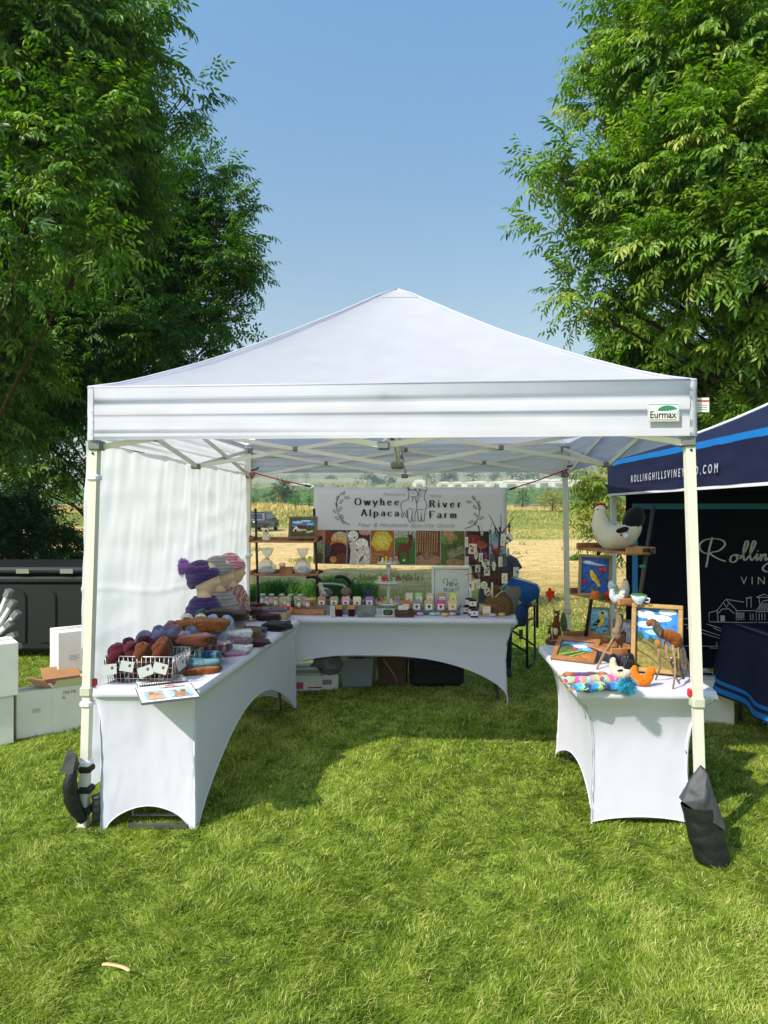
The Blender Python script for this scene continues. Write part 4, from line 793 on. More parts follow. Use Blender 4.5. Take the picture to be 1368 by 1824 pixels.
# black bin
binm = mat('black_poly', '0e1115', .55, .2, 10, .15, 60, spec=.4); hinge = mat('hinge_steel', '9aa0a2', .35, .1, 30, metal=.9)
bn = thing('storage_bin', 'large black plastic storage bin with hinged lid in front of the shrub', 'bin', (-4.35, 7.85, 0)); bw, bdp, bh = 2.3, .9, .86
mb = MB(); mb.box((0, 0, .08 + bh / 2 - .05), (bw, bdp, bh - .1), bev=.03); mb.box((0, 0, bh + .0), (bw + .05, bdp + .05, .07), bev=.02); body = mb.build('body', binm, bn)
mb = MB(); mb.box((0, .04, bh + .105), (bw + .06, bdp - .02, .085), bev=.03, rot=Matrix.Rotation(R(2), 3, 'X')); mb.build('lid', binm, bn)
mb = MB()
for k in range(-3, 4):
    cx = k * .33; P = [(cx - .085, .18), (cx + .085, .18), (cx + .085, .66)] + [(cx + .085 * math.cos(a / 8 * math.pi), .66 + .085 * math.sin(a / 8 * math.pi)) for a in range(1, 8)] + [(cx - .085, .66)]
    ribbon(mb, P, lambda d, t: .02, frameT((0, -bdp / 2 - .004, 0), (1, 0, 0), (0, 0, 1)), binm, closed=True, h=.008); mb.prism([(p[0], p[1]) for p in P], .012, binm, frameT((0, -bdp / 2 - .006, 0), (1, 0, 0), (0, 0, 1)))
mb.build('moulded_panel', None, bn)
for k in (.9, .42): mb = MB(); mb.box((k - .02, -bdp / 2 - .035, bh + .10), (.14, .012, .05)); mb.build('hinge', hinge, bn)
mb = MB()
for sx in (-1, 1): mb.box((sx * (bw / 2 - .2), 0, .04), (.18, bdp * .8, .08))
mb.build('skid', binm, bn)
fp = thing('folded_frame', 'bundle of folded white and grey frame legs leaning at the left edge', 'folded frame', (-3.16, 5.6, 0)); r_ = random.Random(2)
for k in range(6):
    a = Vector((-.35 - .02 * k, .1, .05 + .06 * k)); d = Vector((.34 + .035 * (k % 3), -.05, .42 - .05 * k + .05 * (k % 2))); e = Vector((.03 + .03 * (k % 3), 0, .92 - .085 * k)); mb = MB(); mb.bar(a + Vector((0, 0, .1)), e, .035, .028); lg_ = mb.build('leg', mat('white_tube', 'c9ccd0', .4, .05, 20), fp)
    mb = MB(); dd = (e - a - Vector((0, 0, .1))).normalized(); mb.bar(e - dd * .02, e + dd * .05, .05, .045); mb.build('end_cap', mat('grey_cap', '6e7073', .6, .1, 20), lg_)
# parked car, seen from behind
cx, cyy = (468 - 684) * 54 / FPX, 54; car = thing('parked_car', 'dark grey sport utility car parked on the dirt track, seen from behind', 'car', (cx, cyy, gz(cx, cyy)), R(-7)); car.scale = (.88, .88, .88); cp = mat('car_paint', '161c28', .3, .08, 5, spec=.6); gl = mat('car_glass', '0c1116', .1, .1, 5, spec=.8)
prof = [(-2.2, .35), (-2.25, .75), (-2.2, 1.0), (-1.98, 1.62), (-1.7, 1.74), (.3, 1.72), (.95, 1.12), (2.1, .98), (2.25, .7), (2.2, .35)]
mb = MB(); w_ = .9
def sec(xw, k): return [Vector((s_ * (xw if z < 1.05 else xw - (z - 1.05) * .30), y, z)) for s_ in (1,) for (y, z) in prof]
rt_ = [Vector(((w_ if z < 1.05 else w_ - (z - 1.05) * .28), y, z)) for (y, z) in prof]; lf_ = [Vector((-p.x, p.y, p.z)) for p in rt_]; n = len(prof)
mb.add(rt_ + lf_, [tuple(range(n)), tuple(range(2 * n - 1, n - 1, -1))] + [(i, n + i, n + (i + 1) % n, (i + 1) % n) for i in range(n)]); mb.build('body', cp, car)
mb = MB(); mb.add([(-.68, -2.175, 1.1), (.68, -2.175, 1.1), (.58, -2.01, 1.58), (-.58, -2.01, 1.58)], [(0, 1, 2, 3)]); o = mb.build('rear_window', gl, car)
for s_ in (-1, 1):
    mb = MB(); mb.add([(s_ * (.888), -1.85, 1.1), (s_ * .888, .6, 1.12), (s_ * .77, .2, 1.55), (s_ * .77, -1.75, 1.55)], [(0, 1, 2, 3)]); mb.build('side_window', gl, car)
    mb = MB(); mb.box((s_ * .80, -2.23, .98), (.16, .08, .22), bev=.02); mb.build('tail_light', flat('8e2a26', .3), car)
    mb = MB(); mb.bar((s_ * .62, -1.6, 1.79), (s_ * .62, .2, 1.78), .04, .04); mb.build('roof_rail', flat('55595e', .4), car)
    mb = MB(); mb.box((s_ * 1.02, .55, 1.16), (.2, .1, .14), bev=.03); mb.build('wing_mirror', cp, car)
    for y in (-1.45, 1.4):
        mb = MB(); mb.tube([(s_ * .70, y, .35), (s_ * .93, y, .35)], .35, 18); wh = mb.build('wheel', flat('151515'), car); mb = MB(); mb.tube([(s_ * .9, y, .35), (s_ * .94, y, .35)], .2, 12); mb.build('rim', flat('8d9196', .3), wh)
mb = MB(); mb.box((0, -2.28, .52), (1.7, .12, .26), bev=.04); mb.build('bumper', flat('1a1c20', .6), car); mb = MB(); mb.box((0, -2.25, .86), (.36, .04, .14)); mb.build('number_plate', flat('c9ccd0'), car)
# ================================================================ BANNER
bl, br = W(558, 1004, 6.36), W(902, 1008, 6.24); up = Vector((0, 0, 1)); BNW = (br - bl).length; k_ = BNW / 344
ban = thing('banner', 'long white stall banner with black lettering over a row of farm photographs', 'banner', bl); BT = frameT((0, 0, 0), br - bl, up)
vin = mat('banner_vinyl', 'e2e2e6', .55, .02, 4, .05, 10, trans=.12); BH = 138 * k_
mb = MB(); mb.grid(lambda u, v: BT @ Vector((u * BNW, v * BH - .006 * math.sin(math.pi * u) * 1, .008 * math.sin(u * 9) * (v) * .5)), 40, 10); mb.build('vinyl_sheet', vin, ban, solid=.002)
Tb = BT @ Matrix.Translation((0, 0, .0095))
def b2(pts, org=(540, 840), s_=3.257): return [((org[0] + a / s_ - 558) * k_, (1006.5 - (org[1] + b / s_) + .012 * 0) * k_) for a, b in pts]
DID = {   # centre lines of a high-contrast serif; x 0..w, y 0 (base)..1 (cap)
 'O': ([[(.5 + .42 * math.cos(a / 20 * 6.283), .5 + .5 * math.sin(a / 20 * 6.283)) for a in range(21)]], 1.0), 'w': ([[(0, .66), (.26, 0)], [(.26, 0), (.44, .62)], [(.44, .66), (.68, 0)], [(.68, 0), (.86, .66)]], .9), 'y': ([[(0, .66), (.3, 0)], [(.62, .66), (.3, 0), (.18, -.28), (.05, -.28)]], .65),
 'h': ([[(.1, 0), (.1, 1)], [(.1, .5), (.3, .66), (.5, .56), (.52, .3), (.52, 0)]], .65), 'e': ([[(.06, .36), (.56, .36), (.5, .56), (.32, .66), (.12, .54), (.05, .33), (.12, .1), (.34, 0), (.56, .12)]], .65), 'A': ([[(0, 0), (.36, 1)], [(.34, 1), (.74, 0)], [(.14, .34), (.6, .34)]], .8),
 'l': ([[(.1, 0), (.1, 1)]], .25), 'p': ([[(.1, .66), (.1, -.3)], [(.1, .5), (.3, .66), (.55, .52), (.58, .3), (.5, .1), (.3, 0), (.1, .1)]], .68), 'a': ([[(.1, .5), (.28, .66), (.5, .58), (.52, .3), (.52, 0)], [(.52, .38), (.2, .34), (.06, .18), (.2, 0), (.5, .12)]], .66), 'c': ([[(.55, .52), (.34, .66), (.12, .54), (.05, .33), (.12, .1), (.34, 0), (.56, .12)]], .62),
 'R': ([[(.1, 0), (.1, 1)], [(.1, 1), (.5, 1), (.66, .78), (.5, .53), (.1, .52)], [(.4, .52), (.74, 0)]], .78), 'i': ([[(.1, 0), (.1, .66)], [(.1, .86), (.1, 1)]], .25), 'v': ([[(0, .66), (.28, 0)], [(.28, 0), (.54, .66)]], .6), 'r': ([[(.1, 0), (.1, .66)], [(.1, .44), (.24, .64), (.42, .62)]], .45),
 'F': ([[(.1, 0), (.1, 1)], [(.1, 1), (.66, 1), (.66, .84)], [(.1, .5), (.5, .5)]], .7), 'm': ([[(.1, 0), (.1, .66)], [(.1, .5), (.28, .66), (.42, .54), (.44, 0)], [(.44, .5), (.62, .66), (.76, .54), (.78, 0)]], .9)}
def didot(word, x0, x1, yb, cap):                                   # crop-pixel coordinates
    mb = MB(); tot = sum(DID[c][1] for c in word); sc_ = cap; gap = (x1 - x0 - tot * sc_) / (len(word) - 1); x = x0
    for c in word:
        for st in DID[c][0]:
            pts = b2([(x + p[0] * sc_, yb - p[1] * sc_) for p in st]); th = cap / 3.257 * k_
            ribbon(mb, pts, lambda d, t: th * (.07 + .19 * abs(d.y) ** 1.5), Tb, ink2)
        x += DID[c][1] * sc_ + gap
    mb.build('lettering', None, ban)
ink2 = flat('26262c', .7)
didot('Owyhee', 300, 560, 198, 40); didot('Alpaca', 342, 560, 262, 40); didot('River', 736, 917, 208, 40); didot('Farm', 736, 892, 270, 40)
def btext(s_, cx, cy_, size, sp, **k): (x, y), = b2([(cx, cy_)]); return text(s_, size, Tb @ Matrix.Translation((x, y, 0)), ink2, ban, shear=.35, off=-.0010, sp=sp, **k)
btext('Homedale', 530, 134, .046, 1.1); btext('Idaho', 770, 142, .046, 1.1); btext('Fiber & Handmade Specialty Goods', 598, 314, .058, 1.08)
mb = MB(); tl = lambda d, t: .0052
ALP = [[(612, 165), (590, 170), (573, 185), (571, 215), (578, 235), (574, 262), (582, 266), (590, 240), (600, 262), (608, 265), (604, 225)], [(608, 225), (610, 255), (616, 290), (632, 290), (634, 250), (640, 230)], [(634, 250), (638, 285), (652, 285), (652, 250), (662, 215), (660, 180), (655, 155)], [(612, 165), (616, 140), (612, 118), (618, 108), (632, 110), (650, 108), (664, 122), (668, 135), (658, 146), (640, 150), (628, 148)], [(618, 108), (612, 96), (622, 104)], [(650, 108), (658, 100), (656, 112)], [(600, 98), (608, 92), (614, 96), (606, 104)],
    [(706, 165), (716, 180), (720, 205), (712, 225), (708, 255), (706, 285), (692, 287), (690, 255), (684, 240)], [(690, 255), (686, 285), (672, 285), (670, 250), (664, 225)], [(706, 165), (706, 140), (712, 120), (702, 110), (684, 108), (674, 118), (672, 132), (680, 142), (694, 144)], [(712, 118), (722, 104), (714, 106)], [(684, 108), (676, 102), (680, 112)], [(636, 128), (646, 128)], [(684, 126), (694, 126)], [(640, 150), (636, 175)], [(676, 145), (668, 170), (662, 185)], [(615, 215), (640, 222)], [(672, 220), (700, 222)]]
for s_ in ALP: ribbon(mb, spline(b2(s_), 4), tl, Tb, ink2)
mb.build('alpaca_drawing', None, ban)
def sprig(pts, leaves, nm):
    mb = MB(); ribbon(mb, spline(b2(pts), 5), lambda d, t: .0055, Tb, ink2)
    for (cx_, cy_, a, l) in leaves:
        P = [(cx_ + l * (.5 * math.cos(q) ) * math.cos(a) - l * .2 * math.sin(q) * math.sin(a), cy_ + l * .5 * math.cos(q) * math.sin(a) + l * .2 * math.sin(q) * math.cos(a)) for q in [i / 10 * 6.283 for i in range(10)]]
        ribbon(mb, b2(P), lambda d, t: .0045, Tb, ink2, closed=True)
    mb.build(nm, None, ban)
sprig([(275, 315), (240, 295), (208, 255), (195, 210), (200, 165), (225, 125)], [(236, 128, -1.1, 24), (198, 158, 1.7, 26), (255, 155, .05, 30), (222, 178, -.9, 28), (193, 196, 1.3, 22), (216, 222, -1.1, 30), (183, 235, .9, 24), (228, 265, 1.0, 28), (200, 276, .4, 30), (232, 295, .9, 26)], 'leaf_sprig')
sprig([(940, 330), (985, 312), (1015, 270), (1022, 225), (1010, 180), (990, 150)], [(988, 152, 1.1, 26), (1020, 185, -1.6, 26), (962, 176, .2, 28), (996, 206, .9, 26), (1024, 212, -1.3, 22), (1002, 250, .9, 26), (1036, 268, -.6, 26), (975, 292, -.4, 28), (1000, 300, 1.5, 22)], 'leaf_sprig')
xs_ = [558, 578, 619, 661, 704, 742, 786, 829, 872, 902]; tiles = [
 [('r', 'b06a45', 0, 0, 1, 1), ('e', '8a9168', .5, .35, .5, .4), ('e', '4a4a2a', .5, .2, .42, .25), ('l', 'a99a6c', [(.1, .5), (.9, .3)], .05), ('l', 'b7a97c', [(.2, .2), (.9, .6)], .05)],
 [('r', '3c2a24', 0, 0, 1, 1), ('e', '2e4a52', .3, .92, .4, .16), ('e', '8a3b22', .12, .78, .28, .2), ('e', 'cfae80', .72, .74, .42, .22), ('e', 'c87a3c', .6, .55, .36, .14), ('e', '551a22', .62, .46, .4, .17), ('e', '6a3c2c', .8, .14, .34, .18), ('e', 'c98743', .4, .12, .16, .1), ('e', '3f4450', .1, .4, .2, .2), ('l', 'e3c79c', [(.4, .8), (1, .7)], .02), ('l', '7a2c34', [(.3, .5), (.95, .44)], .02)],
 [('r', '4a2424', 0, 0, 1, 1), ('e', 'b98a80', .8, .95, .3, .1), ('p', 'cfc4bd', [(.1, .0), (.55, 0), (.4, .6), (.35, .75), (.05, .7), (.15, .4)]), ('e', 'e6ddd6', .25, .84, .24, .15), ('e', 'd6cbc3', .16, .68, .12, .1), ('p', 'd9cdc5', [(.42, 0), (1, 0), (1, .4), (.9, .62), (.5, .62), (.4, .3)]), ('e', 'ece4dd', .64, .62, .28, .14), ('e', 'dcd0c8', .52, .42, .14, .12), ('e', '2b2222', .44, .41, .05, .03), ('e', '2b2222', .12, .66, .05, .03), ('e', '2b2222', .7, .52, .04, .025), ('e', '2b2222', .33, .78, .04, .025), ('p', '6a4a44', [(.5, .05), (.62, .2), (.78, .25), (.6, .08)])],
 [('r', 'a5622e', 0, 0, 1, 1), ('p', 'c9b23c', [(.0, .6), (.2, .95), (.7, .98), (.95, .75), (.75, .42), (.25, .4)]), ('p', 'dcc65a', [(.2, .62), (.35, .85), (.65, .85), (.72, .62), (.5, .48)]), ('r', 'b98a50', 0, 0, .55, .3)] + [('e', '8a4f28', .08 + .13 * (i % 4) + .06 * (i // 4 % 2), .06 + .09 * (i // 4), .045, .035) for i in range(12)],
 [('r', '3f6a2c', 0, 0, 1, 1), ('r', 'a9ab98', 0, .78, 1, 1), ('l', '8d8f80', [(0, .88), (1, .84)], .03), ('e', '5a7f3a', .5, .72, .6, .08), ('p', '6b3428', [(.1, .15), (.16, .5), (.3, .62), (.62, .6), (.7, .78), (.84, .86), (.9, .78), (.78, .5), (.7, .4), (.68, .12), (.6, .12), (.58, .35), (.3, .38), (.2, .12)]), ('e', '57281f', .76, .82, .12, .06), ('l', '4a2018', [(.68, .84), (.64, .95)], .05), ('l', '4a2018', [(.82, .86), (.86, .96)], .05), ('e', 'd0d4c8', .45, .12, .06, .04)],
 [('r', '6a3c2c', 0, 0, 1, 1), ('e', 'a07a5c', .5, .12, .6, .18), ('e', '8a6a58', .5, .25, .25, .12)] + [('l', 'b08a62', [(.05 + .1 * i, .35 + .02 * (i % 2)), (.08 + .1 * i, .98)], .045) for i in range(9)] + [('l', '8a5c3c', [(0, .45 + .09 * i), (1, .48 + .09 * i)], .02) for i in range(6)],
 [('r', '57632c', 0, 0, 1, 1), ('e', '7a8a42', .3, .8, .4, .2), ('p', 'b98364', [(.1, 1), (.5, 1), (.62, .82), (.5, .72), (.3, .78), (.08, .9)]), ('p', '8a8668', [(.25, .4), (.95, .58), (1, .35), (.4, .18)]), ('p', '6f6c50', [(.25, .4), (.4, .18), (.42, .1), (.22, .28)]), ('e', 'a07c5a', .6, .08, .4, .1), ('l', '2e2a22', [(.2, .75), (.35, .5), (.5, .6), (.6, .4)], .03), ('l', '2e2a22', [(.5, .72), (.62, .6), (.66, .42)], .03)],
 [('r', '341c1e', 0, 0, 1, 1), ('e', '8a2f22', .3, .75, .35, .15), ('e', 'a04a30', .7, .6, .25, .12), ('e', '5a2440', .5, .3, .4, .2), ('e', 'b98a6c', .2, .4, .12, .08)],
 [('r', '7fa0b4', 0, 0, 1, 1), ('e', 'b09aa4', .5, .55, .5, .12), ('e', '9a4c38', .4, .42, .35, .08), ('r', '5e6468', 0, 0, 1, .34)]]
for i, tl_ in enumerate(tiles):
    mb = MB(); w_ = (xs_[i + 1] - xs_[i] - 1.6) * k_; h_ = 60 * k_; picture(mb, tl_, Tb @ Matrix.Translation(((xs_[i] - 558 + .8) * k_, .004, -.0005)), w_, h_); mb.build('printed_photo', None, ban)
for px, py, lx, ly, D0, D1, lab in ((451, 842, 558, 868, 6.31, 6.36, 'red bungee cord from the left rear leg to the banner'), (1010, 836, 902, 874, 6.12, 6.24, 'red bungee cord from the right rear leg to the banner')):
    a = W(px, py, D0); b_ = W(lx, ly, D1); th = thing('bungee_cord', lab, 'bungee cord', a); d = b_ - a; mb = MB(); mb.tube([Vector((0, 0, 0)), d * .5 - Vector((0, 0, .008)), d * .88], .0065, 6); mb.tube([Vector((0, 0, 0)), Vector((.02, -.03, -.02)), Vector((0, -.035, -.06)), Vector((-.02, -.03, -.01))], .008, 6); mb.build('cord', red_m, th)
    mb = MB(); mb.tube([d * .86, d * .96], [.012, .008], 6); mb.tube([d * .96, d * 1.0, d * 1.0 - Vector((0, 0, .01))], .003, 5); mb.tube([Vector((-.01, -.03, .02)), Vector((.04, -.04, .03)), Vector((.06, -.04, .05))], .008, 6); mb.build('hook', black_m, th)
# ================================================================ GOODS: makers
def felt(name, col, var=.25): return mat('felt_' + name, col, .95, var, 90, .6, 220, spec=.08, sheen=.15)
def pil(label, cat, name, c, size, rz, m_, seed=0, p=.48, group=None, tilt=0, fold=True, amp=.25):      # a soft folded knitted piece
    root = MB(); rot = Matrix.Rotation(rz, 3, 'Z') @ Matrix.Rotation(tilt, 3, 'X')
    x, y, z = size[0] * .55, size[1] * .58, size[2] * .68; q = MB()
    q.ell((0, 0, 0), (x, y, z), rot=None, n=28, m=14, amp=amp, fr=1.7, p=p, seed=seed)
    vs = []
    for v in q.v:
        a, b_, c_ = v; b_ *= 1 - .22 * a / x; k = 1 - .10 * (math.sin(a / x * 3.0 + seed)); c2 = c_ * k + z * .22 * noise.noise(Vector((a * 9, b_ * 9, seed + 3))) + z * .12 * noise.noise(Vector((a * 18, b_ * 18, seed)))
        if fold and abs(b_) > y * .55: c2 *= 1 - .25 * math.exp(-(c_ / (z * .25)) ** 2)
        vs.append(Vector((a, b_ * (1 + .10 * math.sin(a / x * 3 + seed * 2) + .012 * math.sin(a * 420)), c2)))
    root.add([rot @ v for v in vs], q.f, None, True); return root.build(name, m_, None, label, cat, group, loc=c)
def fluff(mb, c, r, n, m_, seed=0, ln=.5, wd=.0016):
    r_ = random.Random(seed); c = Vector(c)
    for i in range(n):
        d = Vector((r_.gauss(0, 1), r_.gauss(0, 1), r_.gauss(0, 1))).normalized(); e = (d + Vector((r_.gauss(0, .3), r_.gauss(0, .3), r_.gauss(0, .3)))).normalized(); q = d.orthogonal().normalized() * wd
        mb.add([c + d * r * (1 - ln) - q, c + d * r * (1 - ln) + q, c + d * r * (1 - ln) + e * r * ln * r_.uniform(.6, 1.2)], [(0, 1, 2)], m_)
def skein(label, c, r, m_, seed=0, group='yarn skeins in the wire baskets', tilt=(0, 0), h=1.5):
    mb = MB(); rot = Euler((tilt[0], tilt[1], seed * 1.3)).to_matrix()
    def f(u, v):
        th = math.pi * (.02 + .96 * v); ph = 2 * math.pi * u; k = .68 + .36 * abs(math.sin(ph * 1.5 + th * 2.8 + seed)) ** .5 + .035 * math.sin(ph * 12 + th * 26)
        rr = r * math.sin(th) ** .75 * k; return Vector(c) + rot @ Vector((math.cos(ph) * rr, math.sin(ph) * rr * .9, math.cos(th) * r * h))
    mb.grid(f, 48, 22); return mb.build('yarn_skein', m_, None, label, 'yarn', group)
wire = mat('chrome_wire', 'b4b6ba', .3, .05, 30, metal=.6)
def wbasket(label, c, rz, size, step=.024):
    l, w_, h = size; mb = MB(); r_ = .0013; x, y = l / 2, w_ / 2; tp = .012
    def P(sx, sy, z): k = 1 - .08 * (1 - z / h); return Vector((sx * x * k, sy * y * k, z))
    for z in [h * i / 5 for i in range(6)]:
        q = [P(-1, -1, z), P(1, -1, z), P(1, 1, z), P(-1, 1, z), P(-1, -1, z)]; mb.tube(q, r_ * (2.0 if z in (0, h) else 1), 4)
    nx_ = int(l / step); ny_ = int(w_ / step)
    for i in range(nx_ + 1):
        t = -1 + 2 * i / nx_
        for s_ in (-1, 1): mb.tube([P(t, s_, 0), P(t, s_, h)], r_ * (1.8 if i in (0, nx_) else 1), 4)
        mb.tube([P(t, -1, 0), P(t, 1, 0)], r_, 4)
    for i in range(ny_ + 1):
        t = -1 + 2 * i / ny_
        for s_ in (-1, 1): mb.tube([P(s_, t, 0), P(s_, t, h)], r_, 4)
        mb.tube([P(-1, t, 0), P(1, t, 0)], r_, 4)
    root = thing('wire_basket', label, 'basket', c, rz, 'wire baskets of yarn'); mb.build('wire_grid', wire, root); return root
# ---------------------------------------------------------------- left table: baskets and yarn
def lt_(dx, y, z=0): return Vector((-1.475 + .11 * (y - 3.39) + dx, y, TZ + z))       # dx from the left edge of the table
wbasket('front wire basket of maroon and brown yarn with paper tags', lt_(.195, 3.60, .003), R(-3), (.36, .25, .145))
wbasket('second wire basket, holding lilac and blue grey yarn', lt_(.215, 3.90, .003), R(-6), (.33, .25, .15))
wbasket('third wire basket, holding orange brown yarn', lt_(.225, 4.19, .003), R(-8), (.32, .25, .15))
wbasket('fourth wire basket, holding white and pale blue yarn', lt_(.225, 4.49, .003), R(-5), (.32, .26, .15))
YC = {'maroon': felt('maroon', '4a1524'), 'brown': felt('brown', '5a2c18'), 'lilac': felt('lilac', '7c7490'), 'blue': felt('slate', '5f6a8c'), 'rose': felt('rosebrown', '80606a'), 'orange': felt('orangebrown', '8a4a1c'), 'white': felt('offwhite', 'cfc9bb'), 'pale': felt('paleblue', '8f9fc0'), 'teal': felt('teal', '3d5660'), 'mauve': felt('mauve', '8d7f92')}
SK = [(.06, 3.52, .135, 'maroon', 'maroon yarn skein at the left front corner of the front basket'), (.125, 3.54, .14, 'maroon', 'maroon yarn skein second from the left in the front basket'), (.20, 3.52, .14, 'brown', 'brown yarn skein in the middle of the front basket'), (.29, 3.53, .14, 'brown', 'brown yarn skein, rightmost and fattest in the front basket'),
    (.07, 3.65, .14, 'maroon', 'maroon yarn skein behind the corner skein of the front basket'), (.15, 3.66, .145, 'maroon', 'maroon yarn skein in the rear row of the front basket'), (.25, 3.66, .14, 'brown', 'brown yarn skein in the rear row under the dark brown hat'), (.07, 3.82, .145, 'lilac', 'lilac yarn skein at the left of the second basket'), (.14, 3.84, .15, 'lilac', 'lilac yarn skein beside the leftmost in the second basket'), (.215, 3.84, .15, 'blue', 'slate blue yarn skein in the middle of the second basket'), (.30, 3.82, .145, 'mauve', 'pale mauve yarn skein at the right of the second basket'),
    (.09, 3.97, .15, 'blue', 'slate blue yarn skein at the back left of the second basket'), (.17, 3.99, .15, 'rose', 'rose brown yarn skein at the back of the second basket'), (.27, 3.98, .14, 'blue', 'slate blue yarn skein at the back right of the second basket'), (.08, 4.13, .15, 'rose', 'rose brown yarn skein at the left of the third basket'), (.17, 4.13, .15, 'orange', 'orange brown yarn skein in the middle of the third basket'), (.28, 4.11, .14, 'orange', 'orange brown yarn skein at the right front of the third basket'), (.12, 4.27, .15, 'orange', 'orange brown yarn skein at the back of the third basket'),
    (.07, 4.42, .15, 'white', 'cream white yarn skein at the left of the fourth basket'), (.16, 4.42, .15, 'white', 'cream white yarn skein beside the pale blue ones'), (.25, 4.42, .145, 'pale', 'pale blue yarn skein in the fourth basket next to the white'), (.33, 4.42, .14, 'pale', 'pale blue yarn skein at the right end of the fourth basket'), (.12, 4.57, .16, 'teal', 'dark teal yarn skein at the back of the fourth basket'), (.34, 4.24, .09, 'pale', 'pale blue yarn skein low in the gap of the third basket')]
for i, (dx, y, z, k, lb) in enumerate(SK): skein(lb, lt_(dx, y, z), .052, YC[k], i, tilt=(.25 * math.sin(i * 2.1), .3 * math.cos(i * 1.7)))
for i, (dx, y, k) in enumerate([(.07, 3.55, 'maroon'), (.15, 3.55, 'maroon'), (.23, 3.55, 'brown'), (.31, 3.55, 'brown'), (.33, 3.68, 'brown'), (.33, 3.86, 'blue'), (.34, 3.98, 'blue'), (.33, 4.14, 'mauve'), (.34, 4.45, 'pale')]): skein(['maroon yarn skein on the floor of the front basket, leftmost', 'maroon yarn skein on the basket floor behind the second paper tag', 'brown yarn skein on the floor of the front basket, middle', 'brown yarn skein on the floor of the front basket, rightmost', 'brown yarn skein on the basket floor at the right rear', 'slate yarn skein on the floor of the second basket, in front', 'slate yarn skein on the floor of the second basket, at the back', 'mauve yarn skein on the floor of the third basket', 'pale blue yarn skein on the floor of the fourth basket'][i], lt_(dx, y, .05), .04, YC[k], i + 40, h=1.15)
paper = flat('a9aeac', .7)
for i, (dx, y, z, rz, tx, w_) in enumerate([(.055, 3.462, .085, .1, .15, .075), (.145, 3.462, .10, -.15, -.1, .07), (.24, 3.462, .075, .35, .2, .075), (.315, 3.465, .09, -.25, -.1, .075), (.385, 3.56, .09, -1.3, .2, .08), (.39, 3.82, .1, -1.2, .2, .06)]):
    mb = MB(); Tt = Matrix.Translation(lt_(dx, y, z)) @ Euler((R(80), 0, 0)).to_matrix().to_4x4() if i < 4 else Matrix.Translation(lt_(dx, y, z)) @ Euler((R(80), 0, R(75))).to_matrix().to_4x4(); Tt = Tt @ Matrix.Rotation(rz if i < 4 else tx, 4, 'Z')
    tgp = thing('paper_tag', ['white paper yarn tag at the left of the front basket', 'white paper yarn tag with a brown emblem, second from the left', 'white paper yarn tag tilted on the brown yarn of the front basket', 'white paper yarn tag at the right front of the front basket', 'white paper yarn tag on the right side of the front basket', 'white paper yarn tag on the side of the second basket'][i], 'tag', (0, 0, 0)); tgp.matrix_world = Tt
    mb.box((0, 0, 0), (w_, .052, .0015)); mb.build('card', paper, tgp); mb = MB(); mb.ell((w_ * .2, .006, .001), (.008, .009, .0006), n=8, m=4); mb.build('emblem', flat('6b3a2c'), tgp)
def knit(name, c, **k): return mat('knit_' + name, c, .95, .4, 90, 1.0, 150, spec=.06, sheen=.2)
pil('brown knitted hat lying flat over the second basket', 'hat', 'knit_hat', lt_(.33, 3.82, .175), (.27, .15, .045), R(-22), knit('brown', '4c2416'), 1)
pil('orange brown knitted hat lying over the third basket', 'hat', 'knit_hat', lt_(.27, 4.18, .195), (.28, .17, .05), R(-15), knit('ochre', '8a4f22'), 2)
pil('dark brown knitted hat lying over the fourth basket', 'hat', 'knit_hat', lt_(.29, 4.52, .20), (.28, .16, .05), R(-18), knit('umber', '35241a'), 3)
stk = [('dark umber knitted hat on top of the pile right of the heads', (429, 1103), (.26, .19, .05), '2e1f18', .075), ('teal knitted hat near the bottom of the pile right of the heads', (445, 1128), (.20, .15, .03), '2f444c', .03), ('dark plum knitted hat beyond the umber hat', (447, 1090), (.22, .16, .05), '3a1c28', .06), ('mauve knitted piece folded beside the felt tray', (486, 1100), (.18, .12, .035), '6b5560', .065), ('black brown knitted hat at the right edge of the left table', (492, 1120), (.20, .17, .045), '1d1619', .03),
    ('ochre brown knitted hat, widest of the low pile', (425, 1143), (.26, .17, .045), '63431f', .06), ('plum knitted hat under the ochre brown hat', (446, 1148), (.22, .15, .03), '3f1a26', .02), ('grey purple knitted hat peeping out under the teal one', (450, 1134), (.15, .13, .025), '5d4c60', .015), ('plum knitted hat at the far end, before the felt tray', (478, 1102), (.18, .14, .045), '43202e', .03)]
for i, (lb, (px, py), sz, col, z) in enumerate(stk): c = G(px, py + 4, TZ); pil(lb, 'hat', 'knit_hat', (c.x, c.y + .05, TZ + z), sz, R(-8 + 7 * math.sin(i * 3)), knit('p%d' % i, col), i + 5)
purp = stripes('knit_multi', ['3d2352', '7a4a2c', '2d3a66', '5c2c4c', '8a6a4a', '2c2a40'], 14, 'X'); bl_m = stripes('knit_blue', ['1b5f9a', '1d3a66', '3a8ac0', '9fc7b0', '1b5f9a', '223a58'], 13, 'X'); tl_m = stripes('knit_teal', ['3e6676', '56828a', '3a5a70', '6c8f92'], 9, 'Z'); oc_m = stripes('knit_ochre', ['8a6230', '6f4c22', 'a07a40', '7c5a30'], 11, 'X')
for i, (lb, px, py, sz, m_, z) in enumerate([('ochre knitted hat at the bottom of the stack behind the photo book', 341, 1203, (.25, .14, .032), oc_m, .018), ('teal grey knitted hat, second from the bottom of the front stack', 343, 1199, (.25, .15, .032), tl_m, .046), ('bright blue patterned knitted hat on the front stack', 348, 1193, (.24, .16, .035), bl_m, .075), ('purple and brown striped knitted hat on top of the front stack', 364, 1187, (.26, .19, .04), purp, .10)]):
    c = G(px, py, TZ); pil(lb, 'hat', 'knit_hat', (c.x, c.y + .07, TZ + z), sz, R(6), m_, 20 + i, group='stack of knitted hats')
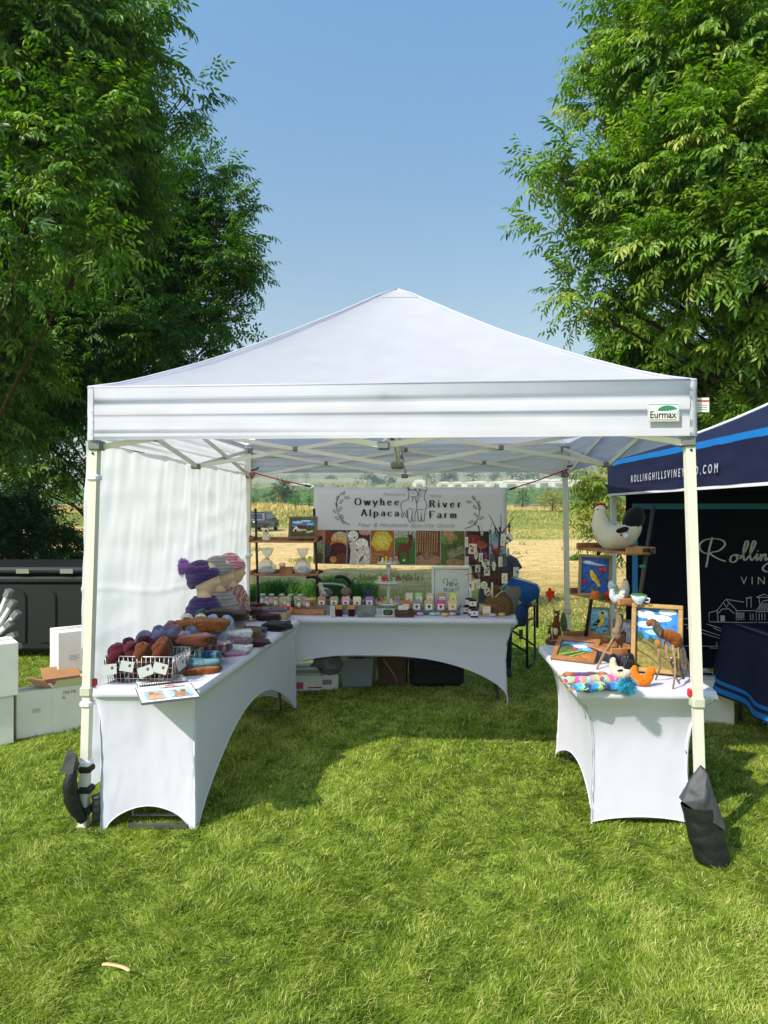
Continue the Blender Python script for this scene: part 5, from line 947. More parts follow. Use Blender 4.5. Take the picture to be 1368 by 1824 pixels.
for i, (lb, px, py, sz, col, z) in enumerate([('pink knitted mitten at the bottom of the white and mauve stack', 415, 1170, (.12, .12, .022), 'c48aa8', .012), ('white knitted mitten, lower one of the stack beside the white pompom', 421, 1168, (.15, .12, .032), 'd6d6d6', .035), ('mauve knitted mitten between two white ones', 416, 1164, (.19, .14, .03), '7c6470', .064), ('white knitted mitten on top of the mauve one', 418, 1158, (.18, .12, .036), 'dcdcdc', .096)]):
    c = G(px, py, TZ); pil(lb, 'mitten', 'knit_mitten', (c.x, c.y + .07, TZ + z), sz, R(10), knit('m%d' % i, col), 30 + i, group='stack of mittens')
c = G(377, 1160, TZ); mb = MB(); mb.ell((0, 0, .045), .03, felt('w', 'd9d9d9'), n=10, m=7); fluff(mb, (0, 0, .045), .058, 900, felt('w', 'd9d9d9'), 1); mb.build('pompom', None, None, 'fluffy white pompom beside the white and mauve mittens', 'pompom', loc=(c.x, c.y, TZ + .02))
# spiral photo book
a, b_, c_, = G(252, 1253, TZ + .012), G(356, 1241, TZ + .012), G(391, 1192, TZ + .012); bk = thing('photo_book', 'open spiral photo calendar with alpaca pictures hanging over the table edge', 'book', a); Tk = frameT((0, 0, .0), b_ - a, c_ - b_); bw = (b_ - a).length; bl2 = (c_ - b_).length
mb = MB(); T2 = Tk @ Matrix.Translation((bw / 2, bl2 * .28, -.006)); mb.add([T2 @ Vector((x * bw / 2, y * bl2 * .275, z * .005)) for x in (-1, 1) for y in (-1, 1) for z in (-1, 1)], [(0, 1, 3, 2), (4, 6, 7, 5), (0, 4, 5, 1), (2, 3, 7, 6), (0, 2, 6, 4), (1, 5, 7, 3)], flat('6d6a70')); mb.build('cover', None, bk)
mb = MB(); picture(mb, [('r', 'dfe2ea', .01, .01, .99, .53), ('r', '8fb3dc', .10, .06, .44, .36), ('e', 'b98a6a', .28, .2, .13, .10), ('e', 'a87656', .22, .27, .05, .06), ('p', 'c29a76', [(.12, .06), (.42, .06), (.36, .18), (.2, .2)]), ('r', '9cc0e6', .52, .06, .92, .34), ('p', 'a8794f', [(.58, .08), (.86, .08), (.82, .2), (.7, .22), (.66, .3), (.6, .28), (.62, .18)]), ('e', '8a5c3c', .78, .24, .05, .05), ('r', 'c9b8b4', .40, .40, .86, .50), ('l', 'a88', [(.45, .45), (.8, .45)], .02) if False else ('e', 'b07a74', .6, .45, .1, .03)], Tk, bw, bl2); mb.build('page', None, bk)
mb = MB(); picture(mb, [('r', 'dcdfe4', .05, .60, .97, .985), ('r', 'b9a79a', .12, .66, .9, .95), ('e', '7a6a54', .4, .8, .2, .1), ('e', '9aa07a', .7, .8, .15, .1)], Tk @ Matrix.Translation((0, 0, .001)), bw, bl2); mb.build('page', None, bk)
mb = MB()
for i in range(22): x = bw * (.04 + .92 * i / 21); mb.tube([Tk @ Vector((x, bl2 * (.565 + .03 * math.cos(q)), .004 + .012 * math.sin(q))) for q in [k * 6.283 / 8 for k in range(9)]], .0011, 4)
mb.build('spiral_wire', flat('3a3a3e', .4), bk)
# ---------------------------------------------------------------- mannequin heads
skin = mat('mannequin_skin', 'd4b898', .5, .04, 8, spec=.4)
def head(label, loc, rz, hatm, brim, pom=None, cowl=None, cowlm=None, slouch=0.0):
    h_ = thing('mannequin_head', label, 'mannequin head', loc, rz); mb = MB()
    def f(u, v):
        th = math.pi * v; ph = 2 * math.pi * u; d = Vector((math.sin(th) * math.cos(ph), math.sin(th) * math.sin(ph), math.cos(th)))
        x, y, z = d.x * .096, d.y * .074, d.z * .118
        face = max(0, d.x) ** 1.5; x += .018 * math.exp(-((d.y) / .16) ** 2 - ((d.z + .22) / .14) ** 2) * face            # nose
        x += .010 * math.exp(-((d.y) / .35) ** 2 - ((d.z + .78) / .16) ** 2) * (face > 0); x += .005 * math.exp(-((d.y) / .25) ** 2 - ((d.z + .55) / .06) ** 2) * face
        for s_ in (-1, 1): x -= .010 * math.exp(-((d.y - s_ * .38) / .16) ** 2 - ((d.z + .02) / .13) ** 2) * face
        x += .004 * math.exp(-((d.z - .18) / .12) ** 2) * face
        if d.z < -.1: y *= 1 + .35 * (d.z + .1); x *= 1 + .12 * (d.z + .1) 
        return (x + .012, y, z + .425)
    mb.grid(f, 40, 30); mb.lathe([(.075, .0), (.066, .10), (.052, .2), (.047, .28), (.05, .36)], n=18, sx=1.08); mb.build('head', skin, h_)
    mb = MB()
    for s_ in (-1, 1): mb.ell((.0, s_ * .070, .415), (.016, .007, .028), n=8, m=6)
    mb.build('ear', skin, h_)
    mb = MB(); tl = Matrix.Rotation(R(-26), 3, 'Y')
    def hf(u, v):
        th = math.pi * .5 * v; ph = 2 * math.pi * u; rr = math.sin(th) ** .8; k = 1 + .012 * math.sin(ph * 26); p = Vector((math.cos(ph) * .112 * rr * k - .014 - slouch * .05 * (1 - v), math.sin(ph) * .092 * rr * k, .132 * math.cos(th) ** .9 + .0)); return Vector((.002, 0, .437)) + tl @ p
    mb.grid(hf, 72, 14); hat = mb.build('beanie', hatm, h_); mb = MB()
    def bf(u, v): ph = 2 * math.pi * u; k = 1 + .02 * math.sin(ph * 26); q = math.sin(math.pi * v); p = Vector((math.cos(ph) * (.112 + .012 * q) * k - .01, math.sin(ph) * (.091 + .010 * q) * k, -.035 + .07 * v)); return Vector((.002, 0, .432)) + tl @ p
    mb.grid(bf, 72, 8); mb.build('brim', brim, h_)
    if pom: mb = MB(); c = (-.150, -.04, .512); mb.ell(c, .046, pom, n=16, m=10, amp=.25); fluff(mb, c, .064, 1500, pom, 4, wd=.003); mb.build('pompom', None, h_)
    mb = MB()
    def cf(u, v):
        ph = 2 * math.pi * u; z = .30 - .32 * v; r1 = .058 + .082 * math.sin(math.pi * min(1, v * .9 + .04)) ** .7 + .012 * v; k = 1 + .05 * noise.noise(Vector((math.cos(ph) * 2, math.sin(ph) * 2, v * 9))) + .03 * math.sin(v * 40 + 2 * math.cos(ph)) 
        return (math.cos(ph) * r1 * k, math.sin(ph) * r1 * .9 * k, z)
    mb.grid(cf, 60, 40); mb.build('cowl', cowlm, h_)
    return h_
def wrl(px, D, z=0): c = W(px, 910, D); return (c.x, D, TZ + z)
pk1 = stripes('knit_violet', ['2a1650', '341c5e', '6a2a7c', '2a1a58', '22134a'], 16, 'Z', dist=2.2); pkb = stripes('knit_violet_dark', ['2a1650', '1f1244', '3a2366'], 40, 'Z')
gr1 = stripes('knit_grey', ['84807e', '96928f', '78747a'], 40, 'Z'); pi1 = stripes('knit_pink', ['b0527c', 'd9a6ac', 'a8466e', 'c9868f', '8f7f6c'], 22, 'Z', dist=2.5); rb1 = stripes('knit_rainbow', ['a8466e', '5c7a3c', 'd0a040', '46608c', 'c9868f', '6a3a5c'], 30, 'X', dist=2.5)
head('mannequin head in a purple knitted pompom hat and dark purple cowl', wrl(364, 4.72), R(-12), pk1, pkb, felt('lilacpom', 'b07ac8'), cowlm=pkb, slouch=.4)
head('mannequin head in a grey knitted hat and grey scarf, the middle one', wrl(391, 5.08), R(-12), gr1, gr1, cowlm=gr1)
head('mannequin head in a pink striped knitted hat, farthest of the three', wrl(413, 5.42), R(-10), pi1, pi1, cowlm=rb1)
mb = MB(); pk_ = felt('pinkpom', 'd85c94'); mb.ell((0, 0, .03), .026, pk_, n=10, m=7); fluff(mb, (0, 0, .03), .05, 800, pk_, 6); c = wrl(424, 5.12, .09); mb.build('pompom', None, None, 'bright pink pompom below the pink striped hat', 'pompom', loc=c)
pil('grey knitted scarf heaped below the pink pompom', 'scarf', 'knit_scarf', wrl(414, 4.95, .05), (.16, .14, .10), 0, knit('greysc', '6c6870'), 44)
# tray of felt pieces
c = G(482, 1105, TZ); tr = thing('felt_tray', 'cream slatted tray of small coloured felt pieces at the end of the left table', 'tray', (c.x - .01, c.y + .1, TZ + .001), R(-8)); wdm = mat('pale_wood', 'b9a684', .6, .15, 20, .3, 60)
mb = MB(); mb.box((0, 0, .005), (.28, .16, .008))
for sx in (-1, 1): mb.box((sx * .14, 0, .035), (.008, .17, .06), rot=Matrix.Rotation(sx * .3, 3, 'Y'))
for sy in (-1, 1): mb.box((0, sy * .082, .035), (.29, .006, .06), rot=Matrix.Rotation(-sy * .3, 3, 'X'))
mb.build('tray_body', wdm, tr)
fcols = ['b8302c', 'd8702c', '2a7aa8', '3aa08c', 'c8488a', 'e0b03c', '3a58a8', '7a3a8c', 'd85c34', '2f8fb0', 'c23a52', 'e08a8a']; names = ['red', 'orange', 'sky blue', 'sea green', 'magenta', 'yellow', 'deep blue', 'violet', 'coral', 'turquoise', 'crimson', 'salmon']
r_ = random.Random(5)
for i, col in enumerate(fcols): pil('small %s felt finger piece in the slatted tray' % names[i], 'felt piece', 'felt_piece', (c.x - .12 + .022 * i, c.y + .1 + r_.uniform(-.05, .05), TZ + .065 + r_.uniform(0, .015)), (.075, .022, .02), r_.uniform(-.8, .8), felt('f' + col, col), i, group='felt pieces in the tray')
# ---------------------------------------------------------------- wood shelves
wood = mat('oiled_wood', '8a5a34', .55, .25, 14, .3, 50, tint='a8744a'); blkp = mat('black_pole', '1a1b1d', .4, .1, 20)
def ladder(label, loc, rz, shelves, lx=0, W_=.54, H_=.92, lean=.22, plank=wood):
    t = thing('ladder_shelf', label, 'shelf', loc, rz)
    for sx in (-1, 1):
        mb = MB(); mb.tube([(sx * W_ / 2, 0, 0), (sx * W_ / 2 + lx, lean, H_)], .0115, 8); p = mb.build('pole', blkp, t)
    for z in shelves:
        f = z / H_; cx, cy_ = lx * f, lean * f; mb = MB(); mb.box((cx, cy_ - .06, z), (W_ + .05, .15, .014), bev=.004); s_ = mb.build('shelf', plank, t); mb = MB()
        for sx in (-1, 1): mb.box((cx + sx * (W_ / 2 + .024), cy_ - .055, z + .018), (.016, .19, .04), bev=.005)
        mb.box((cx, cy_ + .018, z + .02), (W_ + .03, .012, .035)); mb.build('rail', plank, s_)
        for sx in (-1, 1): mb = MB(); mb.box((cx + sx * (W_ / 2 + .036), cy_ - .01, z + .02), (.012, .07, .022)); mb.tube([(cx + sx * (W_ / 2 + .03), cy_, z + .02), (cx + sx * (W_ / 2 + .06), cy_, z + .02)], .01, 8); mb.build('clamp', blkp, s_)
    for sx in (-1, 1): mb = MB(); f = .72; mb.tube([(sx * (W_ / 2) + lx * f, lean * f, f * H_), (sx * (W_ / 2 + .045) + lx * f, lean * f, f * H_)], .007, 6); mb.ell((sx * (W_ / 2 + .05) + lx * f, lean * f, f * H_), .015, n=8, m=6); mb.build('knob', blkp, t)
    return t
SY = 6.02
ls = ladder('black pole ladder shelf with wooden planks at the left of the back table', (-.855, SY, TZ), R(-3.8), [.045, .335, .625], lx=-.055, lean=.10)
def onls(dx, z, dy=0): return Vector((-.855 + dx - .055 * z / .92, SY + dy + .10 * z / .92 - .06 - .066 * dx, TZ + z + .007))
creamm = mat('cream_wax', 'd8d2b8', .5, .05, 20); 
for i, (dx, z, lb) in enumerate([(-.16, .625, 'cream cube candle, lower of two stacked on the top shelf'), (-.163, .683, 'cream cube candle with a dark stamp on top of another'), (-.10, .625, 'short cream candle beside the stacked cubes')]):
    if i == 2: continue
    th = thing('candle', lb, 'candle', onls(dx, z, -.02), R(8 * i), group=None); mb = MB(); mb.box((0, 0, .028), (.066 - .008 * i, .05, .055), bev=.008); mb.build('wax', creamm, th)
    if i == 1: mb = MB(); mb.tube([(.004, -.0262, .03), (.004, -.0285, .03)], .011, 10); mb.build('stamp', flat('4a4640'), th)
def pframe(label, bottomL, xdir, ydir, w_, h_, fw, fm, shapes, depth=.022, name='framed_picture', cat='picture', inner=None):
    t = thing(name, label, cat, bottomL); T = frameT((0, 0, 0), xdir, ydir); mb = MB()
    for (x0, y0, x1, y1) in ((0, 0, w_, fw), (0, h_ - fw, w_, h_), (0, fw, fw, h_ - fw), (w_ - fw, fw, w_, h_ - fw)):
        q = MB(); q.box(((x0 + x1) / 2, (y0 + y1) / 2, 0), (x1 - x0, y1 - y0, depth), bev=.003); mb.add([T @ Vector(v) for v in q.v], q.f)
    mb.build('frame', fm, t); mb = MB(); q = MB(); q.box((w_ / 2, h_ / 2, -depth * .3), (w_ - 2 * fw + .002, h_ - 2 * fw + .002, depth * .3)); mb.add([T @ Vector(v) for v in q.v], q.f); mb.build('backing', flat('6b5a44'), t)
    mb = MB(); picture(mb, shapes, T @ Matrix.Translation((fw, fw, -depth * .12)), w_ - 2 * fw, h_ - 2 * fw); mb.build('picture', None, t); return t
graywood = mat('weathered_wood', '6f5a44', .7, .25, 18, .4, 60)
BARNP = [('r', '3f7fae', 0, .5, 1, 1), ('e', 'c3d4da', .25, .82, .22, .07), ('e', 'cfdadb', .62, .9, .22, .06), ('e', 'b4cad4', .8, .72, .16, .05), ('r', '4f5530', 0, 0, 1, .52), ('e', '39482a', .85, .52, .22, .06), ('e', '45522e', .15, .5, .2, .05), ('p', '6f1e1e', [(.18, .62), (.38, .66), (.72, .58), (.62, .42), (.32, .44)]), ('p', 'd8cfb4', [(.06, .36), (.20, .62), (.34, .42), (.34, .3), (.06, .3)]), ('p', 'cfc4a8', [(.34, .44), (.62, .42), (.68, .34), (.34, .3)]), ('r', '24201c', .15, .3, .24, .42), ('e', 'd6d2c4', .74, .26, .1, .05), ('e', 'd6d2c4', .88, .3, .06, .05), ('l', '3a2c20', [(.1, .05), (.14, .2)], .02), ('l', '3a2c20', [(.3, .04), (.32, .2)], .02), ('l', '3a2c20', [(.52, .05), (.52, .2)], .02), ('l', '6a6238', [(0, .12), (1, .2)], .03)]
pframe('brown framed felt picture of a red roofed barn on the top shelf', onls(.035, .64, .01), (1, -.09, 0), (-.02, .2, 1), .26, .205, .024, graywood, BARNP)
film = clear('cellophane', 'dfe4ea', .12, .42); raff = flat('b98f5c')
def gift(label, c, s_, seed):
    t = thing('gift_bag', label, 'gift bag', c); mb = MB()
    def f(u, v):
        a = 6.283 * u; r1 = float(np.interp(v, [0, .08, .3, .5, .58, .63, .75, 1], [.8, 1, 1.02, .6, .18, .16, .45, .75])) * .075 * s_; k = 1 + .18 * noise.noise(Vector((math.cos(a) * 3, math.sin(a) * 3, v * 5 + seed))) + (.25 * math.sin(a * 7 + seed) * max(0, v - .6)); return (math.cos(a) * r1 * k, math.sin(a) * r1 * k * .8, .225 * v * s_)
    mb.grid(f, 60, 34); mb.build('wrap', film, t); mb = MB(); mb.tube([(.014 * math.cos(q) * s_, .014 * math.sin(q) * s_, .134 * s_) for q in [k * .7 for k in range(10)]], .005, 5); mb.tube([(0, -.014, .134 * s_), (.03, -.05, .12), (.05, -.05, .08)], .003, 4); mb.tube([(0, -.014, .134 * s_), (-.03, -.04, .13), (-.05, -.045, .10)], .003, 4); mb.build('raffia_bow', raff, t)
    mb = MB(); mb.box((-.01, 0, .035), (.07, .05, .06), rz=.3, bev=.008); mb.ell((.02, -.01, .04), (.035, .03, .03), amp=.2); mb.build('contents', mat('gift_%d' % seed, '7d7768' if seed == 1 else 'c9c4bc', .8, .5, 30), t)
gift('clear cellophane gift bag with dark contents at the left of the middle shelf', onls(-.165, .335, -.01), 1.0, 1)
gift('clear cellophane gift bag with pale contents at the right of the middle shelf', onls(.155, .335, -.01), 1.0, 2)
wb = thing('wooden_crate', 'small slatted wooden crate between the two cellophane bags', 'crate', onls(.01, .335, -.02)); mb = MB()
for k in range(3): mb.box((0, -.035, .012 + .02 * k), (.11, .005, .016)); mb.box((0, .035, .012 + .02 * k), (.11, .005, .016))
for s_ in (-1, 1): mb.box((s_ * .055, 0, .03), (.006, .075, .06))
mb.build('slats', wood, wb)
th = thing('soap_bar', 'pink wrapped soap lying on the small wooden crate', 'soap', onls(-.025, .397, -.02)); mb = MB(); mb.box((0, 0, .018), (.05, .04, .035), bev=.005); mb.build('soap', flat('d9a8b8'), th); mb = MB(); mb.box((0, -.021, .02), (.03, .002, .016)); mb.build('paper_label', flat('e8e2dc'), th)
# jars of bath salts
glass = clear('jar_glass', 'eef2f2', .05, .12); silver = mat('jar_lid', 'b9bbb6', .35, .05, 30, metal=.5)
JC = {'lavender': 'b49ccf', 'peach': 'e8a884', 'yellow': 'e8cc5c', 'green': 'a4cf8c', 'pink': 'e58fa4'}
def jar(label, c, r, h, col, lab=True):
    t = thing('jar', label, 'jar', c, 0, 'jars of bath salts'); mb = MB(); mb.lathe([(r * .9, 0), (r, .006), (r, h * .8), (r * .8, h * .88)], n=16); mb.build('glass', glass, t); mb = MB(); mb.lathe([(r * .86, .004), (r * .9, .01), (r * .9, h * .68), (r * .8, h * .70)], n=14); mb.build('bath_salts', mat('salt_' + col, JC[col], .7, .3, 160, .5, 200), t)
    mb = MB(); mb.lathe([(r * .86, h * .86), (r * .9, h * .87), (r * .9, h * .99), (r * .84, h)], n=16); mb.build('lid', silver, t)
    if lab: mb = MB(); mb.grid(lambda u, v: (r * 1.02 * math.cos(-2.5 + u * 1.9), r * 1.02 * math.sin(-2.5 + u * 1.9), h * (.22 + .36 * v)), 8, 1); mb.build('paper_label', flat('ded9cc'), t)
ci = 0
for row, (dy, z, r, h, lst) in enumerate([(.035, .055, .026, .105, [(125, 'lavender'), (193, 'peach'), (270, 'yellow'), (340, 'green'), (412, 'pink')]), (-.03, .05, .020, .085, [(155, 'lavender'), (225, 'peach'), (297, 'yellow'), (373, 'green'), (443, 'pink')]), (-.085, .045, .021, .078, [(325, 'yellow'), (400, 'green'), (468, 'pink')])]):
    for i, (cx_, col) in enumerate(lst):
        px = 440 + cx_ / 4.275; x = (px - 684) * (SY + dy) / FPX; jar('%s %s jar of bath salts with a silver lid, %s' % (['tall', 'small', 'small'][row], col, ['back row of the lowest shelf', 'middle row of the lowest shelf', 'front row of the lowest shelf'][row]), (x, SY - .045 + dy - .06 * (x + .85), TZ + .053 + .0 * z), r, h + .0, col)
mb = MB(); mb.box((0, 0, .0225), (.38, .10, .045), bev=.004); tag(mb.build('wooden_riser', wood, loc=(-.70, SY - .17, TZ + .001), rz=R(-4)), 'wooden board under the front jars on the back table', 'board')
th = thing('bottle', 'dark brown glass bottle among the front jars', 'bottle', (W(525, 0, SY).x, SY - .15, TZ + .047)); mb = MB(); mb.lathe([(.014, 0), (.015, .07), (.007, .085), (.007, .095)], n=12); mb.build('glass', flat('3a1c12', .15), th); mb = MB(); mb.lathe([(.009, .092), (.009, .11)], n=10); mb.build('cap', flat('1a1a1a'), th)
chalk = flat('1c2a24'); cream2 = flat('cfc6a8')
def csign(label, c, w_, h_, rz=0, oval=False, scribble='7fbf7a', tilt=-.15, frame='cfc6a8'):
    t = thing('chalk_sign', label, 'sign', c, rz); T = frameT((0, 0, h_ / 2), (1, 0, 0), (0, tilt * -1, 1)); mb = MB(); P = [(-w_ / 2, -h_ / 2), (w_ / 2, -h_ / 2), (w_ / 2, h_ / 2), (-w_ / 2, h_ / 2)] if not oval else [(math.copysign(abs(math.cos(a)) ** .6, math.cos(a)) * w_ / 2, math.copysign(abs(math.sin(a)) ** .6, math.sin(a)) * h_ / 2) for a in [k * 6.283 / 20 for k in range(20)]]
    mb.prism(P, .006, flat(frame), T @ Matrix.Translation((0, 0, -.006))); mb.build('border', None, t); mb = MB(); mb.add([T @ Vector((p[0] * .84, p[1] * .8, .0008)) for p in P], [tuple(range(len(P)))], chalk); mb.build('board', None, t)
    mb = MB(); cm = flat(scribble)
    for k, y in enumerate((.16, -.04, -.22)): ribbon(mb, [(w_ * (-.30 + .06 * i + .05 * k), h_ * (y + .07 * math.sin(i * 2.2 + k))) for i in range(11 - 3 * k)], lambda d, t: w_ * .028, T, cm, .0016)
    mb.build('chalk_writing', None, t); return t
csign('small square chalk sign before the lavender jar', (W(469, 0, 5.78).x, 5.80, TZ + .045), .045, .04, R(5), frame='1c2a24')
# hair-bow like grey loop between the jars
mb = MB(); mb.tube([(.04 * math.cos(q), 0, .018 + .03 * abs(math.sin(q))) for q in [k * .3142 for k in range(11)]], .008, 6); tag(mb.build('headband', mat('grey_loop', 'a59c98', .7, .3, 90), loc=(W(494, 0, 5.78).x, 5.80, TZ + .045)), 'grey patterned headband standing before the peach jar', 'headband')
# ================================================================ BACK TABLE GOODS
galv = mat('galvanised', '7d8486', .4, .25, 22, .2, 60, metal=.6)
def onb(px, D, z=0): return Vector(((px - 684) * D / FPX, D, TZ + z))
def packet(label, c, col, accent='b5492c', w_=.072, h_=.085, d_=.035, rz=0, group='wrapped soap packets', base=None):
    t = thing('soap_box', label, 'soap', c, rz, group); mb = MB(); mb.box((0, 0, h_ / 2), (w_, d_, h_), bev=.004); mb.build('box', flat(col), t); mb = MB(); mb.box((0, -d_ / 2 - .001, h_ * .47), (w_ * .7, .002, h_ * .6)); l_ = mb.build('paper_label', flat('e2dfd6'), t)
    mb = MB(); T = frameT((0, -d_ / 2 - .0022, h_ * .5), (1, 0, 0), (0, 0, 1)); mb.add([T @ Vector((w_ * .17 * math.cos(a) * (1 + .3 * math.sin(3 * a)), w_ * .2 * math.sin(a), .0006)) for a in [k * .628 for k in range(10)]], [tuple(range(10))], flat(accent)); mb.build('printed_motif', None, l_)
    mb = MB(); mb.prism([(-w_ / 2, 0), (w_ / 2, 0), (w_ * .42, .012), (-w_ * .42, .012)], d_ * .7, T=Matrix.Translation((0, d_ * .35, h_)) @ Matrix.Rotation(R(90), 4, 'X')); mb.build('folded_top', flat(col), t); return t
# trough one
t1 = thing('metal_trough', 'grey galvanised trough with embossed front beside the jars', 'trough', onb(616, 5.88, .002), R(-3)); mb = MB(); mb.box((0, -.05, .042), (.52, .004, .084)); mb.box((0, .05, .055), (.52, .004, .11)); mb.box((0, 0, .003), (.52, .1, .005))
for s_ in (-1, 1): mb.box((s_ * .26, 0, .045), (.004, .104, .088))
for k in range(1, 5): mb.box((-.26 + .104 * k, .0, .06), (.003, .095, .10))
mb.build('body', galv, t1)
for k in (-.17, 0, .17): mb = MB(); T = frameT((k, -.053, .042), (1, 0, 0), (0, 0, 1)); ribbon(mb, [(-.045, -.02), (.045, -.02), (.045, .02), (-.045, .02)], lambda d, t: .005, T, galv, closed=True, h=.003); mb.build('embossed_panel', None, t1)
for px, col, ac, lb in ((573, 'b88a6a', 'a8401c', 'soap packet with an orange speckled wrapper, first in the left trough'), (595, 'b7a08c', '4c8a3c', 'tan soap packet, second in the left trough'), (616, 'd9a3b8', 'c23a4a', 'pink soap packet in the middle of the left trough'), (636, 'dfd8c8', 'd8582c', 'cream soap packet, fourth in the left trough'), (658, '9a7cb4', '6a5a8c', 'lavender soap packet with felt ears at the right end of the left trough')): packet(lb, onb(px, 5.87, .055), col, ac)
mb = MB(); vio = felt('violet', '4a2c7c')
for s_ in (-1, 1): mb.ell((s_ * .014, 0, .03), (.009, .007, .032), rot=Matrix.Rotation(s_ * .3, 3, 'Y'), n=10, m=8)
mb.ell((0, 0, .0), (.022, .01, .014), n=10, m=8); tag(mb.build('felt_ears', vio, loc=onb(655, 5.89, .165)), 'dark violet felt rabbit ears rising behind the lavender packet', 'felt ornament')
for px, lb in ((600, 'orange topped maroon soap standing before the left trough, with white slices'), (622, 'orange topped maroon soap before the middle of the left trough')):
    t = thing('soap_bar', lb, 'soap', onb(px, 5.74, .001), R(-5)); mb = MB(); mb.box((.02, 0, .030), (.055, .03, .06), bev=.003); mb.build('maroon_half', felt('maroonsoap', '3c1428'), t); mb = MB(); mb.box((.02, 0, .077), (.055, .03, .032), bev=.003); mb.build('orange_half', flat('c8893c'), t)
    if px == 600:
        mb = MB()
        for k in range(3): mb.box((-.022 - .014 * k, 0, .045), (.010, .03, .09), bev=.002)
        mb.build('cream_slice', flat('ded4c2'), t)
mb = MB(); mb.box((0, 0, .004), (.15, .07, .006), bev=.002); mb.box((.02, .02, .01), (.10, .04, .005), bev=.002); tag(mb.build('galvanised_plate', galv, loc=onb(652, 5.72, .001)), 'flat galvanised plate lying before the left trough', 'plate')
mb = MB(); mb.box((0, 0, .001), (.21, .07, .002)); tag(mb.build('paper_sheet', flat('b8b09c'), loc=onb(690, 5.70, .001)), 'kraft paper sheet lying before the tiered stand', 'paper')
csign('oval black chalk sign with green writing before the tiered stand', onb(691, 5.74, .004), .098, .062, oval=True, scribble='3fae62')
# gull
gl_ = thing('gull_figure', 'felt seagull figure standing on the left trough by the black pole', 'bird figure', onb(579, 6.0, .0)); gm_ = felt('gullwhite', 'c9c3b2'); mb = MB(); mb.ell((0, 0, .175), (.048, .034, .040), rot=Matrix.Rotation(R(15), 3, 'Y'), amp=.06); mb.tube([(-.02, 0, .185), (-.035, 0, .215), (-.038, 0, .235)], [.03, .02, .02], 10); mb.ell((-.04, 0, .243), (.024, .02, .021), n=12, m=9); mb.build('body', gm_, gl_)
mb = MB(); mb.ell((.025, -.02, .18), (.045, .016, .024), rot=Matrix.Rotation(R(25), 3, 'Y')); mb.ell((.03, .02, .18), (.042, .014, .022), rot=Matrix.Rotation(R(25), 3, 'Y')); mb.build('wing', felt('gullgrey', '5c6470'), gl_); mb = MB(); mb.tube([(-.058, 0, .24), (-.08, 0, .233)], [.007, .001], 6); mb.build('beak', flat('d8a03c'), gl_)
for s_ in (-1, 1): mb = MB(); mb.tube([(0, s_ * .012, .15), (.0, s_ * .012, .10)], .003, 5); mb.build('leg', flat('c9a08c'), gl_); mb = MB(); mb.ell((-.055, s_ * .015, .248), .003, n=6, m=4); mb.build('eye', flat('151515'), gl_)
mb = MB(); mb.box((0, 0, .048), (.10, .06, .10), bev=.004); tag(mb.build('wooden_block', wood, loc=onb(579, 6.0, 0)), 'wooden block under the felt seagull', 'block')
# walker handles behind the table
wk = thing('walker', 'chrome folding walker with black curved grips behind the back table', 'walker', (-.50, 6.62, 0)); chr_ = mat('chrome', 'a9adb0', .2, .05, 20, metal=.9)
mb = MB(); mb.tube([(-.14, 0, .0), (-.14, 0, .86), (-.11, 0, .905), (.02, 0, .90), (.10, 0, .89), (.15, 0, .84), (.16, 0, 0)], .012, 8); mb.tube([(-.14, .3, 0), (-.12, .05, .8)], .011, 8); mb.tube([(.16, .3, 0), (.14, .05, .8)], .011, 8); mb.build('frame', chr_, wk)
for (x0, s_) in ((-.16, -1), (.12, 1)):
    mb = MB(); mb.tube(spline([(x0 - .10, -.02, .965), (x0 - .05, -.02, .975), (x0 + .01, -.01, .955), (x0 + .05, 0, .90)], 5), [.013, .015] + [.017] * 13 + [.014], 8); mb.build('grip', black_m, wk)
mb = MB(); mb.ell((.13, -.02, .83), (.05, .03, .04), amp=.3); mb.build('pouch', felt('speck', '9a8478'), wk)
# tiered stand
ts = thing('tiered_stand', 'white three-tier stand holding small coloured bottles', 'stand', onb(692, 5.98, .0)); wp = mat('white_enamel', 'c9ccc9', .3, .04, 20)
mb = MB(); mb.lathe([(.055, 0), (.05, .012), (.018, .02), (.013, .06), (.02, .08), (.011, .11), (.016, .2), (.024, .23), (.010, .30), (.012, .36), (.022, .40), (.010, .43)], n=18); mb.build('column', wp, ts)
for z, r_ in ((.075, .118), (.262, .117), (.432, .098)): mb = MB(); mb.lathe([(.01, z - .012), (r_ * .9, z - .008), (r_, z), (r_ * 1.01, z + .014), (r_ * .97, z + .014), (r_ * .95, z + .003), (.01, z)], n=32); mb.build('tier', wp, ts)
tiers = [(.435, .072, [('maroon', '6a1a24'), ('cream', 'd8cfa8'), ('yellow', 'd8a818'), ('pale blue', '9ab4c0'), ('mauve', 'b8708c'), ('peach', 'd8a06c')]), (.265, .09, [('olive', '8a9a2c'), ('white', 'd0cdb8'), ('red', 'b01c28'), ('crimson', 'c02040'), ('leaf green', '5a9a3c'), ('mint', '8cc0a0'), ('scarlet', 'c02c1c'), ('bottle green', '2c7a4c')]), (.078, .09, [('dark red', 'a82018'), ('orange', 'c8582c'), ('lime', '9aae1c'), ('ivory', 'd8d0b4'), ('rose', 'd8808c'), ('powder blue', '8caab0')])]
